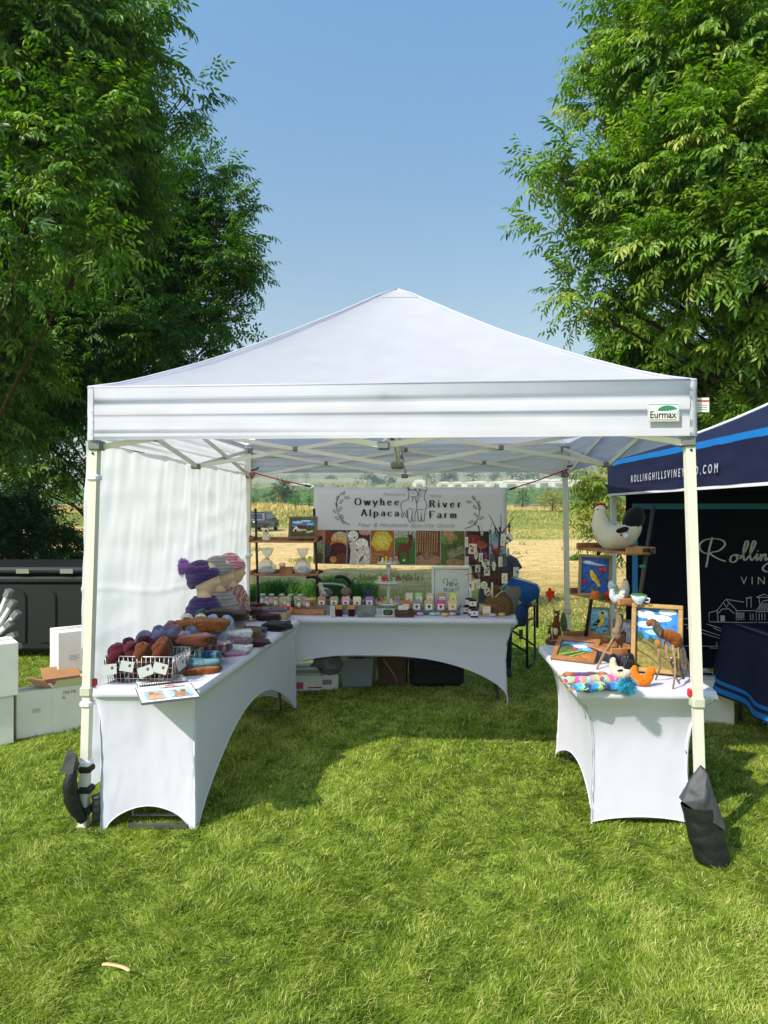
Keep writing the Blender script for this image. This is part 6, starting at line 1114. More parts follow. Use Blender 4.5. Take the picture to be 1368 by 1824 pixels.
for ti, (z, rr, cols) in enumerate(tiers):
    for i, (cn, col) in enumerate(cols):
        a = math.pi * (1.08 + .84 * i / (len(cols) - 1)); px_, py_ = math.cos(a) * rr * -1, math.sin(a) * rr * .75; c = onb(692, 5.98, z) + Vector((-px_ * -1 if False else -math.cos(a) * -rr, py_, 0)); t = thing('soap_bottle', '%s little bottle on the %s tier of the white stand' % (cn, ['top', 'middle', 'bottom'][ti]), 'bottle', c, 0, 'little bottles on the tiered stand')
        mb = MB(); k = random.Random(i + ti * 9).uniform(.9, 1.2); mb.lathe([(.012, 0), (.016, .006), (.0155, .025 * k), (.009, .034 * k), (.013, .042 * k), (.011, .052 * k), (.003, .057 * k)], n=12); mb.build('body', mat('bottle_' + col, col, .25, .12, 60), t); mb = MB(); mb.lathe([(.0165, .010), (.0168, .018)], n=12); mb.build('band', flat('d8cfc0'), t)
# trough two
t2 = thing('metal_trough', 'long grey galvanised tray of soap packets right of the tiered stand', 'trough', onb(770, 5.86, .002), R(-3)); mb = MB(); T = Matrix.Translation((-.235, 0, 0)) @ Matrix.Rotation(R(90), 4, 'Y') @ Matrix.Rotation(R(90), 4, 'Z')
prof2 = [(-.065, .045), (-.055, .012), (-.035, .0), (.035, 0), (.055, .012), (.065, .05), (.06, .05), (.05, .016), (.033, .005), (-.033, .005), (-.05, .016), (-.06, .045)]
mb.prism(prof2, .47, None, T); 
for s_ in (-1, 1): mb.box((s_ * .236, 0, .03), (.004, .125, .06), bev=.001)
mb.build('body', galv, t2)
for s_ in (-1, 1): mb = MB(); mb.tube([(s_ * .236, -.03, .055), (s_ * .25, -.02, .085), (s_ * .25, .02, .085), (s_ * .236, .03, .055)], .004, 6); mb.build('handle', galv, t2)
for px, col, ac, lb in ((723, 'c8703c', 'c8502c', 'orange soap packet at the left of the front row, right tray'), (742, '8c8f94', '5a5c60', 'grey soap packet, second in the front row of the right tray'), (764, 'c0a48a', '3c3a38', 'tan soap packet in the middle front of the right tray'), (785, 'c2548c', 'a82048', 'magenta soap packet, fourth in the front row of the right tray'), (806, 'dcc878', 'd88a2c', 'pale yellow soap packet at the right of the front row')): packet(lb, onb(px, 5.83, .03), col, ac, w_=.078, h_=.085)
for px, col, lb in ((729, 'cfc9b4', 'cream soap packet in the rear row of the right tray'), (746, 'a4c890', 'light green soap packet in the rear row of the right tray'), (766, 'cdbfa0', 'beige soap packet in the middle rear of the right tray'), (787, 'b8947c', 'brown soap packet in the rear row behind the magenta one'), (807, 'd8d068', 'yellow soap packet in the rear row at the right end')): packet(lb, onb(px, 5.90, .085), col, 'b0a890', w_=.066, h_=.085)
wc = thing('wooden_crate', 'small dark wooden crate with rope handle before the right tray', 'crate', onb(720, 5.71, .001), R(4)); mb = MB()
for k in range(3):
    for s_ in (-1, 1): mb.box((0, s_ * .035, .012 + .021 * k), (.15, .006, .018))
    for s_ in (-1, 1): mb.box((s_ * .075, 0, .012 + .021 * k), (.006, .07, .018))
mb.box((0, 0, .004), (.145, .065, .005)); mb.build('slats', mat('dark_wood', '4a3424', .7, .25, 30, .4, 60), wc); mb = MB(); mb.tube([(.078, -.015, .045), (.10, -.015, .05), (.105, 0, .03), (.10, .015, .045), (.078, .015, .045)], .004, 6); mb.build('rope_handle', flat('8a6c48'), wc)
for i, px in enumerate((714, 722)): packet(['white wrapped soap at the left in the small dark crate', 'white wrapped soap at the right in the small dark crate'][i], onb(px, 5.71, .03), 'd8d2c8', 'c9b8a0', w_=.045, h_=.055, group='white soaps in the small crate')
# framed sign
sgn = thing('framed_sign', 'white framed sign lettered Wine not with a shimmering rainbow inner border', 'sign', onb(769, 6.08, .012)); sw_, sh_ = 71 * 6.08 / FPX, .385; T = frameT((0, 0, 0), (1, -.05, 0), (0, .10, 1)); mb = MB(); q = MB(); fw = .022
for (x0, y0, x1, y1) in ((0, 0, sw_, fw), (0, sh_ - fw, sw_, sh_), (0, fw, fw, sh_ - fw), (sw_ - fw, fw, sw_, sh_ - fw)): q.box(((x0 + x1) / 2, (y0 + y1) / 2, 0), (x1 - x0, y1 - y0, .02), bev=.002)
mb.add([T @ Vector(v) for v in q.v], q.f); mb.build('frame', flat('cfcfca', .4), sgn); mb = MB(); mb.add([T @ Vector(p) for p in ((fw * .9, fw * .9, 0), (sw_ - fw * .9, fw * .9, 0), (sw_ - fw * .9, sh_ - fw * .9, 0), (fw * .9, sh_ - fw * .9, 0))], [(0, 1, 2, 3)]); mb.build('board', flat('c2c8c4', .4), sgn)
mb = MB(); rb_ = ['c86a50', 'd8a050', '7cc078', '50b8c0', '3a8ccc', '9a6ab8']; P = [(fw + .004, fw + .004), (sw_ - fw - .004, fw + .004), (sw_ - fw - .004, sh_ - fw - .004), (fw + .004, sh_ - fw - .004)]
for i in range(4):
    a, b_ = Vector(P[i]), Vector(P[(i + 1) % 4])
    for k in range(6): ribbon(mb, [tuple(a.lerp(b_, k / 6)), tuple(a.lerp(b_, (k + 1) / 6))], lambda d, t: .007, T, mat('shim_' + rb_[(k + i * 2) % 6], rb_[(k + i * 2) % 6], .2, .1, 20), .002)
mb.build('rainbow_border', None, sgn); mb = MB()
def cs(pts): return [((640 + a / 4.275 - 769) * 6.08 / FPX, (1083 - (960 + b / 4.275)) * 6.08 / FPX) for a, b in pts]
for s_ in ([(650, 330), (638, 312), (650, 296), (672, 300), (665, 350), (690, 315), (692, 352), (715, 305), (742, 298), (735, 310)], [(700, 325), (700, 352)], [(712, 352), (712, 328), (726, 328), (728, 352)], [(735, 340), (752, 334), (744, 326), (734, 340), (748, 354), (764, 350)], [(648, 392), (660, 365), (668, 392), (640, 372), (690, 368)], [(690, 378), (682, 388), (694, 392), (700, 382), (690, 378)], [(712, 366), (708, 392), (720, 390)], [(700, 376), (725, 374)], [(728, 370), (738, 366), (738, 376), (732, 384)], [(732, 390), (733, 393)], [(746, 368), (756, 366), (756, 376), (750, 384)], [(750, 390), (751, 393)]): ribbon(mb, spline(cs(s_), 4), lambda d, t: .0030 + .0025 * abs(d.y), T, flat('2c2c30'), .0016)
mb.build('script_lettering', None, sgn)
# bath bombs
for px, py, col, cn in ((524, 1094, 'd8c85c', 'yellow'), (538, 1092, 'a8cc8c', 'pale green'), (556, 1091, 'd88c98', 'salmon pink'), (748, 1097, 'c0a4c8', 'lilac'), (771, 1097, 'a0ccb4', 'mint green'), (781, 1096, '9cc4cc', 'ice blue'), (793, 1098, 'd8b868', 'golden'), (806, 1097, 'd8a8b0', 'blush pink'), (878, 1099, 'b8a8cc', 'light violet'), (894, 1098, 'cca860', 'tan yellow')):
    c = G(px, py, TZ); t = MB(); t.lathe([(.018, 0), (.028, .006), (.030, .014), (.022, .024), (.008, .028)], n=16, sx=1.1)
    for k in range(5): a = k * 1.257; t.ell((math.cos(a) * .020, math.sin(a) * .020, .014), (.012, .012, .013), n=8, m=6)
    tag(t.build('bath_bomb', mat('bomb_' + col, col, .9, .08, 60, .3, 200), loc=(c.x, c.y + .01, TZ + .001)), '%s flower shaped bath bomb lying on the back table' % cn, 'bath bomb', 'bath bombs')
pl = felt('plum', '3c1424')
for i, (px, D, z, lb) in enumerate([(836, 5.90, .068, 'white and plum soap box on top at the back of the right stack'), (832, 5.90, .0, 'white and plum soap box at the bottom back, half hidden'), (842, 5.80, .068, 'white and plum soap box on top in the middle of the stack'), (841, 5.80, .0, 'white and plum soap box under the middle one'), (845, 5.70, .0, 'white and plum soap box standing frontmost by the sack')]):
    t = thing('soap_box', lb, 'soap', onb(px, D, z + .001), R(-6), 'white and plum soap boxes'); mb = MB(); mb.box((0, 0, .034), (.062, .045, .042), bev=.001); mb.build('box', flat('d8d4cc'), t); [MB().box((0, 0, zz), (.064, .047, .013), bev=.001).build('end_band', pl, t) for zz in (.0065, .061)]; mb = MB(); mb.tube([(0, -.0226, .034), (0, -.0240, .034)], .008, 8); mb.build('printed_motif', flat('5c4a4c'), t)
for px, D, lb in ((861, 5.86, 'tan soap box with a pale label, left of the burlap sack'), (867, 5.76, 'tan soap box in front, touching the burlap sack')):
    t = thing('soap_box', lb, 'soap', onb(px, D, .001), R(-10), 'tan soap boxes'); mb = MB(); mb.box((0, 0, .045), (.072, .05, .09), bev=.002); mb.build('box', flat('b89868'), t); mb = MB(); mb.box((0, -.0255, .055), (.066, .002, .055)); mb.build('paper_label', flat('d8ceb4'), t)
# burlap sack with the ornament tree
burl = mat('burlap', '6f563a', .95, .3, 60, .8, 180, spec=.05); st = thing('ornament_tree', 'bare branch tree standing in a tied burlap sack at the right of the back table', 'ornament tree', onb(888, 5.86, .0)); mb = MB()
def sf(u, v):
    a = 6.283 * u; r1 = float(np.interp(v, [0, .05, .3, .55, .72, .82, .9, 1], [.11, .125, .13, .115, .07, .045, .06, .05])); k = 1 + .07 * noise.noise(Vector((math.cos(a) * 1.6, math.sin(a) * 1.6, v * 3))) + .05 * math.sin(a * 9 + v * 3) * max(0, v - .45); return (math.cos(a) * r1 * k, math.sin(a) * r1 * k * .75, .245 * v)
mb.grid(sf, 72, 30); mb.build('sack', burl, st); mb = MB(); mb.ell((-.03, -.02, .225), (.055, .045, .035), amp=.3, seed=3); mb.build('gathered_neck', burl, st); mb = MB(); mb.tube([(.05 * math.cos(q), .04 * math.sin(q), .2) for q in [k * .63 for k in range(11)]], .005, 5); mb.tube([(0, -.045, .2), (.05, -.06, .15), (.09, -.065, .12)], .005, 5); mb.build('twine', flat('5a4630'), st)
brk = mat('twig_bark', '54382a', .8, .3, 60, .4, 80); mb = MB()
def px8(a, b, dy=0): p = W(830 + a / 8.29, 900 + b / 8.29, 5.86 + dy); o = onb(888, 5.86, 0); return Vector((p.x - o.x, dy, p.z - o.z))
mb.tube([px8(480, 1180), px8(480, 1000), px8(478, 850), px8(470, 740), px8(490, 600), px8(495, 480), px8(492, 420)], [.017, .016, .014, .012, .009, .008, .005], 8)
TW = [([(475, 900), (380, 600), (300, 560), (230, 480), (180, 300)], -.03), ([(492, 430), (430, 320), (390, 230), (335, 130)], 0), ([(494, 480), (560, 380), (640, 270), (705, 175)], .02), ([(480, 1000), (340, 960), (200, 870), (120, 800), (40, 720)], -.05), ([(480, 1010), (350, 985), (180, 995), (0, 1025)], -.09), ([(475, 860), (560, 780), (700, 800), (845, 750)], -.02), ([(488, 620), (560, 590), (660, 530), (690, 480)], -.05), ([(470, 750), (420, 690), (385, 600), (370, 560)], .06), ([(300, 560), (200, 500), (100, 470), (20, 375)], -.02), ([(492, 520), (510, 420), (520, 250), (515, 125)], .03),
    ([(640, 270), (650, 330), (680, 290)], .02), ([(430, 320), (440, 420), (480, 500)], -.03), ([(475, 940), (420, 1020), (300, 1080), (230, 1020)], -.1), ([(475, 1000), (400, 1150), (350, 1130), (280, 1070)], -.08), ([(180, 300), (200, 380), (240, 420)], -.03)]
for pts, dy in TW: k = len(pts); mb.tube([px8(a, b_, dy * i / (k - 1)) for i, (a, b_) in enumerate(pts)], [max(.0022, .0075 * (1 - i / k)) for i in range(k)], 6)
mb.build('branches', brk, st)
def orn(label, a, b, w_, h_, kind, col='d8d4c4', sp=(('6a2430', 4),), dy=-.06, rib='b09a60', top=None):
    o0 = onb(888, 5.86, 0); c = px8(a, b, dy) + o0; t = thing('hanging_ornament', label, 'ornament', c, R(random.Random(a).uniform(-25, 25)), 'pressed flower ornaments on the branch tree'); w2, h2 = w_ / 8.29 * 5.8 / FPX, h_ / 8.29 * 5.8 / FPX; T = frameT((0, 0, -h2), (1, 0, 0), (0, 0, 1)); mb = MB()
    if kind == 'r': P = [(-w2 / 2, 0), (w2 / 2, 0), (w2 / 2, h2), (-w2 / 2, h2)]
    elif kind == 'e': P = [(w2 / 2 * math.cos(q), h2 / 2 + h2 / 2 * math.sin(q)) for q in [k * 6.283 / 18 for k in range(18)]]
    else: P = [((w2 / 2 if k % 2 == 0 else w2 * .22) * math.sin(k * .628), h2 / 2 + (h2 / 2 if k % 2 == 0 else h2 * .22) * math.cos(k * .628)) for k in range(10)]
    mb.prism(P, .007, None, T @ Matrix.Translation((0, 0, -.007))); mb.build('wax_tablet', flat(col), t); mb = MB(); r_ = random.Random(a + b)
    for col2, n in sp:
        for k in range(n):
            x, y = r_.uniform(-.25, .25) * w2, h2 * r_.uniform(.2, .8); q = w2 * r_.uniform(.10, .17); mb.add([T @ Vector((x + q * math.cos(g_), y + q * math.sin(g_), .0008 + .0003 * k)) for g_ in [j * 1.047 for j in range(6)]], [tuple(range(6))], flat(col2))
    for k in range(2): x = r_.uniform(-.2, .2) * w2; ribbon(mb, [(x, h2 * .15), (x + r_.uniform(-.2, .2) * w2, h2 * .8)], lambda d, t: .0016, T, flat('5a7048'), .0006)
    mb.build('pressed_flowers', None, t); mb = MB(); mb.tube([(0, .003, -.004), (.002, .01, .03), (0, .03, .055)], .0016, 4); mb.build('ribbon_loop', flat(rib), t)
    return t
ORN = [('square cream ornament with red seaweed-like flowers at the upper left of the tree', 100, 570, 120, 150, 'r'), ('star ornament with dark flower, near the top middle of the tree', 372, 345, 110, 100, 's'), ('upright cream ornament with green stems right of the trunk top', 545, 420, 60, 180, 'r'), ('round ornament with purple flowers at the upper right, under a purple ribbon', 632, 415, 125, 135, 'e'), ('thin pale oval ornament hanging edge on at the right', 625, 625, 40, 135, 'e'), ('grey tag ornament with three brown buds on the far right twig', 742, 915, 85, 140, 'r'), ('oval ornament with a dark red flower in the middle of the tree', 292, 800, 120, 125, 'e'), ('narrow oval ornament with an orange flower beside the trunk', 412, 830, 50, 140, 'e'), ('plain cream slab ornament hanging edge on before the trunk', 510, 760, 60, 150, 'r'),
    ('long cream ornament below the branch fork, right of the trunk', 570, 1005, 85, 150, 'r'), ('tilted cream ornament with a brown leaf at the left middle', 222, 705, 60, 130, 'r'), ('orange flowered long oval ornament at the left', 150, 660, 55, 140, 'e'), ('black speckled cream ornament at the left, under the seaweed one', 178, 880, 80, 110, 'r'), ('cream ornament with black leaves below the oval one', 312, 910, 85, 130, 'r'), ('small tag with dark berries under a lilac ribbon', 188, 1090, 50, 145, 'r'), ('round pale ornament with a yellow flower low on the tree', 268, 1125, 105, 115, 'e'), ('round ornament with crimson flowers, lowest on the tree', 320, 1215, 105, 125, 'e'), ('cream ornament with red berries left of the sack', 80, 1130, 80, 130, 'r'), ('pale ornament with pink buds at the far left edge of the tree', 15, 760, 55, 130, 'r'), ('pale green ornament on the upper left twig', 240, 370, 60, 90, 's'), ('cream ornament with red flower hanging at the left rim', 8, 470, 45, 150, 'r')]
SPS = [(('9a3424', 6),), (('2c2028', 4),), (('7a9a5c', 4),), (('5a2a5c', 4),), (('a8b4ac', 1),), (('5a2c24', 3),), (('5a1c28', 4),), (('b8742c', 3),), (('c9c0a4', 1),), (('c8b06c', 3),), (('7a4a2c', 3),), (('c87a2c', 5),), (('1c1c20', 5),), (('1c1c20', 5),), (('5a1c28', 3),), (('d8c43c', 4),), (('8a1c34', 5),), (('9a1c2c', 5),), (('b8707c', 3),), (('7a9a5c', 3),), (('a83c34', 3),)]
for i, (lb, a, b_, w_, h_, k) in enumerate(ORN): orn(lb, a, b_, w_, h_, k, sp=SPS[i], dy=-.03 - .02 * (i % 4), col='b4bcb8' if i in (4, 5) else 'd3cfbf', rib=['b09a60', '6a2c8c', '9a84c0', 'b04a2c'][i % 4])
for (a, b_, cn, lb) in ((505, 370, '7a1c24', 'dark red ribbon bow at the top of the branch tree'), (637, 350, '6a1c7c', 'purple ribbon knotted on the upper right twig'), (300, 740, '7a3c8c', 'violet ribbon knotted above the oval ornament'), (190, 1020, '8c74b8', 'lilac ribbon knotted on the low left twig')):
    mb = MB(); mb.ell((0, 0, 0), (.008, .008, .026), n=8, m=6, amp=.4); mb.ell((.006, 0, -.02), (.005, .004, .02), n=6, m=5); mb.ell((-.008, 0, .02), (.009, .005, .008), n=6, m=5); o = mb.build('ribbon_bow', flat(cn), None, lb, 'ribbon', loc=px8(a, b_, -.01) + onb(888, 5.86, 0))
t = thing('plant_marker', 'small diamond chalk marker on a white stick in the burlap sack', 'sign', px8(430, 1360, -.12) + onb(888, 5.86, 0)); mb = MB(); e = px8(535, 1265, -.12) - px8(430, 1360, -.12); mb.bar((0, 0, 0), e, .008, .004); mb.build('stick', flat('cfc8b0'), t); mb = MB(); T = Matrix.Translation(px8(565, 1225, -.125) - px8(430, 1360, -.12)) @ Matrix.Rotation(R(-38), 4, 'Y'); mb.box((0, 0, 0), (.058, .003, .045)); mb.v = [tuple(T @ Vector(v)) for v in mb.v]; mb.build('border', flat('b8c0a8'), t)
mb = MB(); mb.box((0, -.0025, 0), (.050, .002, .037)); mb.v = [tuple(T @ Vector(v)) for v in mb.v]; mb.build('board', flat('14382a'), t); mb = MB(); 
for k in (-1, 1): mb.box((0, -.0042, k * .008), (.034, .001, .004))
mb.v = [tuple(T @ Vector(v)) for v in mb.v]; mb.build('chalk_writing', flat('5cc078'), t)
mb = MB(); mb.tube([(0, 0, 0), (0, 0, .13)], .009, 8); tag(mb.build('candle_stick', flat('c9c2a4'), loc=px8(388, 1365, -.11) + onb(888, 5.86, 0)), 'thin cream stick standing upright at the left of the sack', 'stick')
# ================================================================ PERSON behind the banner
sk_ = mat('person_skin', '6b4030', .5, .08, 20, spec=.4); tee = mat('grey_tee', '4c525c', .85, .12, 14, .4, 25); jean = mat('dark_jeans', '171c2c', .85, .2, 30, .3, 80); hair = mat('dark_hair', '1c1512', .7, .3, 60, .6, 90)
def skin_obj(name, V, E, Rr, m_, parent, root=0, sub=2):
    me = bpy.data.meshes.new(name + '_cage'); me.from_pydata(V, E, []); o = bpy.data.objects.new(name + '_cage', me); C.objects.link(o); md = o.modifiers.new('k', 'SKIN'); md.use_smooth_shade = True
    for i, r_ in enumerate(Rr): r2 = r_ if isinstance(r_, tuple) else (r_, r_); me.skin_vertices[0].data[i].radius = r2; me.skin_vertices[0].data[i].use_root = (i == root)
    s_ = o.modifiers.new('s', 'SUBSURF'); s_.levels = sub; s_.render_levels = sub; dg = bpy.context.evaluated_depsgraph_get(); m2 = bpy.data.meshes.new_from_object(o.evaluated_get(dg)); bpy.data.objects.remove(o); m2.materials.clear(); m2.materials.append(m_); m2.name = name
    r_ = bpy.data.objects.new(name, m2); C.objects.link(r_); r_.parent = parent; return r_
ps = thing('person', 'person in a grey t-shirt with folded arms standing behind the banner and branch tree', 'person', (1.10, 6.66, 0), 0)
V = [(0, 0, .70), (0, -.005, .84), (0, 0, .98), (0, .01, 1.10), (0, .015, 1.17), (0, 0, 1.24), (0, -.01, 1.32), (0, -.005, 1.40),
     (-.15, .01, 1.13), (-.21, -.02, .98), (-.06, -.15, .965), (.06, -.17, .99), (.15, .01, 1.13), (.21, -.02, .985), (.07, -.14, .99), (-.07, -.17, 1.0),
     (-.085, 0, .66), (-.09, -.01, .38), (-.095, .01, .06), (-.11, -.11, .03), (.085, 0, .66), (.09, -.01, .38), (.095, .01, .06), (.11, -.11, .03)]
E = [(0, 1), (1, 2), (2, 3), (3, 4), (4, 5), (5, 6), (6, 7), (4, 8), (8, 9), (9, 10), (10, 11), (4, 12), (12, 13), (13, 14), (14, 15), (0, 16), (16, 17), (17, 18), (18, 19), (0, 20), (20, 21), (21, 22), (22, 23)]
RR = [(.13, .09), (.12, .085), (.13, .09), (.12, .08), .05, .045, (.07, .085), (.055, .065), .05, .04, .032, .024, .05, .04, .032, .024, .08, .055, .036, .03, .08, .055, .036, .03]
skin_obj('body', V, E, RR, sk_, ps)
mb = MB()
def tf(u, v):
    a = 6.283 * u; z = .69 + .48 * v; rx = float(np.interp(v, [0, .3, .7, .9, 1], [.172, .16, .175, .15, .07])); k = 1 + .04 * noise.noise(Vector((math.cos(a) * 2, math.sin(a) * 2, v * 5))); return (math.cos(a) * rx * k, math.sin(a) * rx * .72 * k, z)
mb.grid(tf, 40, 18)
for s_ in (-1, 1): mb.tube([(s_ * .10, .01, 1.13), (s_ * .17, .005, 1.10), (s_ * .205, -.015, 1.03)], [.075, .07, .068], 14)
mb.build('t_shirt', tee, ps); mb = MB(); mb.ell((0, 0, .70), (.16, .12, .08), n=20, m=10)
for s_ in (-1, 1): mb.tube([(s_ * .08, 0, .70), (s_ * .09, -.01, .4), (s_ * .095, .01, .07)], [.10, .075, .065], 14)
mb.build('jeans', jean, ps); mb = MB()
for s_ in (-1, 1): mb.ell((s_ * .105, -.05, .04), (.05, .12, .045), n=14, m=8)
mb.build('shoes', flat('2c2c30'), ps); mb = MB(); mb.ell((0, .02, 1.375), (.085, .098, .085), n=18, m=10, amp=.1); mb.ell((0, .06, 1.30), (.08, .06, .09), n=14, m=8, amp=.15); mb.build('hair', hair, ps)
mb = MB(); mb.tube([(0, -.085, 1.335), (0, -.105, 1.315), (0, -.09, 1.305)], [.008, .014, .008], 8); mb.build('nose', sk_, ps); mb = MB(); 
for s_ in (-1, 1): mb.ell((s_ * .03, -.078, 1.345), (.012, .008, .007), n=8, m=6)
mb.build('eyes', flat('c9c4bc'), ps); mb = MB(); mb.ell((0, -.082, 1.285), (.022, .008, .006), n=8, m=5); mb.build('mouth', flat('8a4a44'), ps); mb = MB()
for s_ in (-1, 1):
    for k in range(4): mb.tube([(s_ * -.06, -.16 - .0 * k, 1.01 - .017 * k), (s_ * -.10, -.155, 1.005 - .017 * k), (s_ * -.13, -.125, 1.0 - .017 * k)], [.009, .008, .006], 6)
    mb.tube([(s_ * -.05, -.165, 1.02), (s_ * -.07, -.175, 1.045), (s_ * -.09, -.17, 1.055)], [.010, .009, .007], 6)
mb.build('fingers', sk_, ps)
# ================================================================ CAMP CHAIR
cc = thing('camp_chair', 'blue and grey camp chair with a black frame beside the back table', 'chair', (1.40, 6.45, 0)); nbl = mat('nylon_blue', '1468b0', .55, .15, 9, .3, 20, trans=.15); ngr = mat('nylon_grey', '7d766c', .7, .15, 9, .3, 20); ndk = mat('nylon_navy', '123a6c', .6, .15, 9, .3, 20); O = Vector((1.40, 6.45, 0))
def cp8(px, py, D): return W(px, py, D) - O
mb = MB(); A = [cp8(895, 1028, 6.5), cp8(925, 1032, 6.55), cp8(956, 1042, 6.6), cp8(960, 1050, 6.6), cp8(959, 1064, 6.6), cp8(946, 1072, 6.55), cp8(935, 1078, 6.5), cp8(925, 1068, 6.48), cp8(912, 1045, 6.45), cp8(895, 1044, 6.45)]
def slab(P, m_, nm, th=.012, sub=2):
    mb = MB(); n = len(P); c = sum(P, Vector()) / n; mb.add(P + [c + Vector((0, .03, 0))], [(i, (i + 1) % n, n) for i in range(n)], None, True); o = mb.build(nm, m_, cc, solid=th); return o
slab(A, nbl, 'back_panel'); slab([cp8(895, 1044, 6.44), cp8(925, 1045, 6.44), cp8(930, 1052, 6.44), cp8(922, 1075, 6.42), cp8(920, 1098, 6.4), cp8(900, 1075, 6.4), cp8(893, 1060, 6.4)], ngr, 'grey_panel'); slab([cp8(937, 1070, 6.5), cp8(946, 1072, 6.5), cp8(938, 1095, 6.4), cp8(936, 1115, 6.35), cp8(924, 1116, 6.35), cp8(920, 1098, 6.36), cp8(923, 1078, 6.4)], ndk, 'seat_fabric')
mb = MB(); mb.tube([cp8(890, 1027, 6.52), cp8(925, 1030, 6.56), cp8(957, 1041, 6.61), cp8(961, 1051, 6.61), cp8(960, 1064, 6.61)], .006, 6); mb.build('piping', mat('piping_pale', '7ab4d8', .5, .05, 20), cc)
fb = mat('chair_frame_black', '131416', .4, .1, 20)
for nm, pts, q in (('leg', [cp8(939, 1078, 6.3), cp8(939, 1190, 6.3)], .012), ('leg', [cp8(952, 1076, 6.62), cp8(953, 1170, 6.62), cp8(950, 1182, 6.5), cp8(941, 1189, 6.32)], .011), ('back_post', [cp8(957, 1045, 6.7), cp8(957, 1118, 6.7)], .013), ('armrest', [cp8(937, 1079, 6.3), cp8(953, 1077, 6.62)], .018), ('brace', [cp8(910, 1122, 6.3), cp8(952, 1150, 6.6)], .010), ('brace', [cp8(900, 1138, 6.3), cp8(940, 1163, 6.3)], .010), ('seat_rail', [cp8(905, 1125, 6.3), cp8(939, 1105, 6.3), cp8(953, 1100, 6.6)], .011), ('leg', [cp8(880, 1105, 6.7), cp8(878, 1175, 6.7)], .011)):
    mb = MB(); mb.tube(pts, q, 8); mb.build(nm, fb, cc)
mb = MB(); mb.box(cp8(928, 1130, 6.32), (.035, .01, .09), bev=.004); mb.build('webbing_strap', flat('3a3c3a'), cc)
# ================================================================ UNDER THE BACK TABLE
D0 = 6.15
bx = thing('carton', 'white printed carton with a barcode under the back table', 'box', (W(560, 0, D0).x, D0 + .05, 0), R(6)); mb = MB(); mb.box((0, 0, .07), (.42, .28, .14), bev=.004); mb.build('body', flat('c9c9c4'), bx); mb = MB(); mb.box((-.14, -.1415, .05), (.07, .002, .06)); mb.build('pink_patch', flat('a83a6c'), bx); mb = MB()
for k in range(12): mb.box((.07 + .007 * k, -.1415, .075), (.003 if k % 3 else .0045, .002, .045))
mb.build('barcode', flat('1c1c1e'), bx); mb = MB(); mb.box((0, -.1415, .03), (.12, .002, .012)); mb.build('red_print', flat('8a2c28'), bx)
for k in range(3): mb = MB(); mb.box((0, 0, 0), (.30 - .03 * k, .2, .022), bev=.003); tag(mb.build('book', flat(['a9a8a4', '8a8c90', 'c9c8c4'][k]), loc=(W(548, 0, D0).x, D0 + .0, .153 + .024 * k), rz=R(5 * k)), ['grey book lying on the white carton, lowest of three', 'darker grey book in the middle of three on the carton', 'pale book, topmost of three on the white carton'][k], 'book')
pb = thing('plastic_bag', 'grey plastic shopping bag with red print on the carton under the table', 'bag', (W(583, 0, D0).x, D0 - .03, .14)); mb = MB(); mb.ell((0, 0, .09), (.13, .09, .10), n=30, m=18, amp=.35, fr=2.5, seed=4); mb.ell((-.05, 0, .17), (.06, .03, .05), n=16, m=10, amp=.6); mb.build('bag_film', mat('bag_film', '6f757a', .35, .15, 10, .5, 20, trans=.2), pb); mb = MB()
for k in range(3): mb.ell((-.05 + .05 * k, -.088 + .01 * k, .06 + .02 * (k % 2)), (.018, .008, .016), n=8, m=6, amp=.5)
mb.build('red_print', flat('7a2420'), pb)
tt = thing('storage_tote', 'clear plastic tote with a dark lid handle under the back table', 'tote', (W(640, 0, 6.2).x, 6.28, 0)); mb = MB(); mb.lathe([(.2, 0), (.215, .02), (.245, .27), (.25, .28), (.235, .28), (.2, .02)], n=4, sx=1, sy=.75, smooth=False, rot=Matrix.Rotation(R(45), 3, 'Z')); 
mb.build('tub', clear('tote_plastic', '9aa4aa', .3, .45), tt); mb = MB(); mb.box((0, 0, .29), (.37, .28, .02), bev=.008); mb.build('lid', flat('6c7478', .4), tt); mb = MB(); mb.box((0, -.15, .285), (.10, .03, .02), bev=.004); mb.build('latch', flat('1c2030'), tt)
mb = MB(); mb.ell((-.05, 0, .1), (.09, .09, .08), felt('yf', 'a8a468'), amp=.5); mb.ell((.06, 0, .14), (.07, .08, .08), felt('rf', 'a06a68'), amp=.5); mb.ell((0, .03, .2), (.12, .07, .05), felt('gf', '8c9c94'), amp=.5); mb.build('contents', None, tt)
kb = thing('paper_bag', 'open brown paper bag under the back table beside the clear tote', 'bag', (W(700, 0, 6.2).x, 6.3, 0), R(-8)); mb = MB()
for (c_, s_) in (((0, -.08, .14), (.26, .004, .28)), ((0, .08, .15), (.26, .004, .30)), ((-.13, 0, .14), (.004, .16, .28)), ((.13, 0, .14), (.004, .16, .28))): mb.box(c_, s_, rot=Euler((.06 * (1 if c_[1] > 0 else -1) * (c_[1] != 0), .08 * (c_[0] > 0) - .08 * (c_[0] < 0), 0)).to_matrix())
mb.build('bag', mat('kraft_paper', '4a3420', .85, .2, 12, .4, 20), kb); mb = MB(); mb.tube([(-.08, -.09, .25), (.02, -.10, .12), (.06, -.09, .02)], .008, 6); mb.build('rolled_paper', flat('8a7454'), kb)
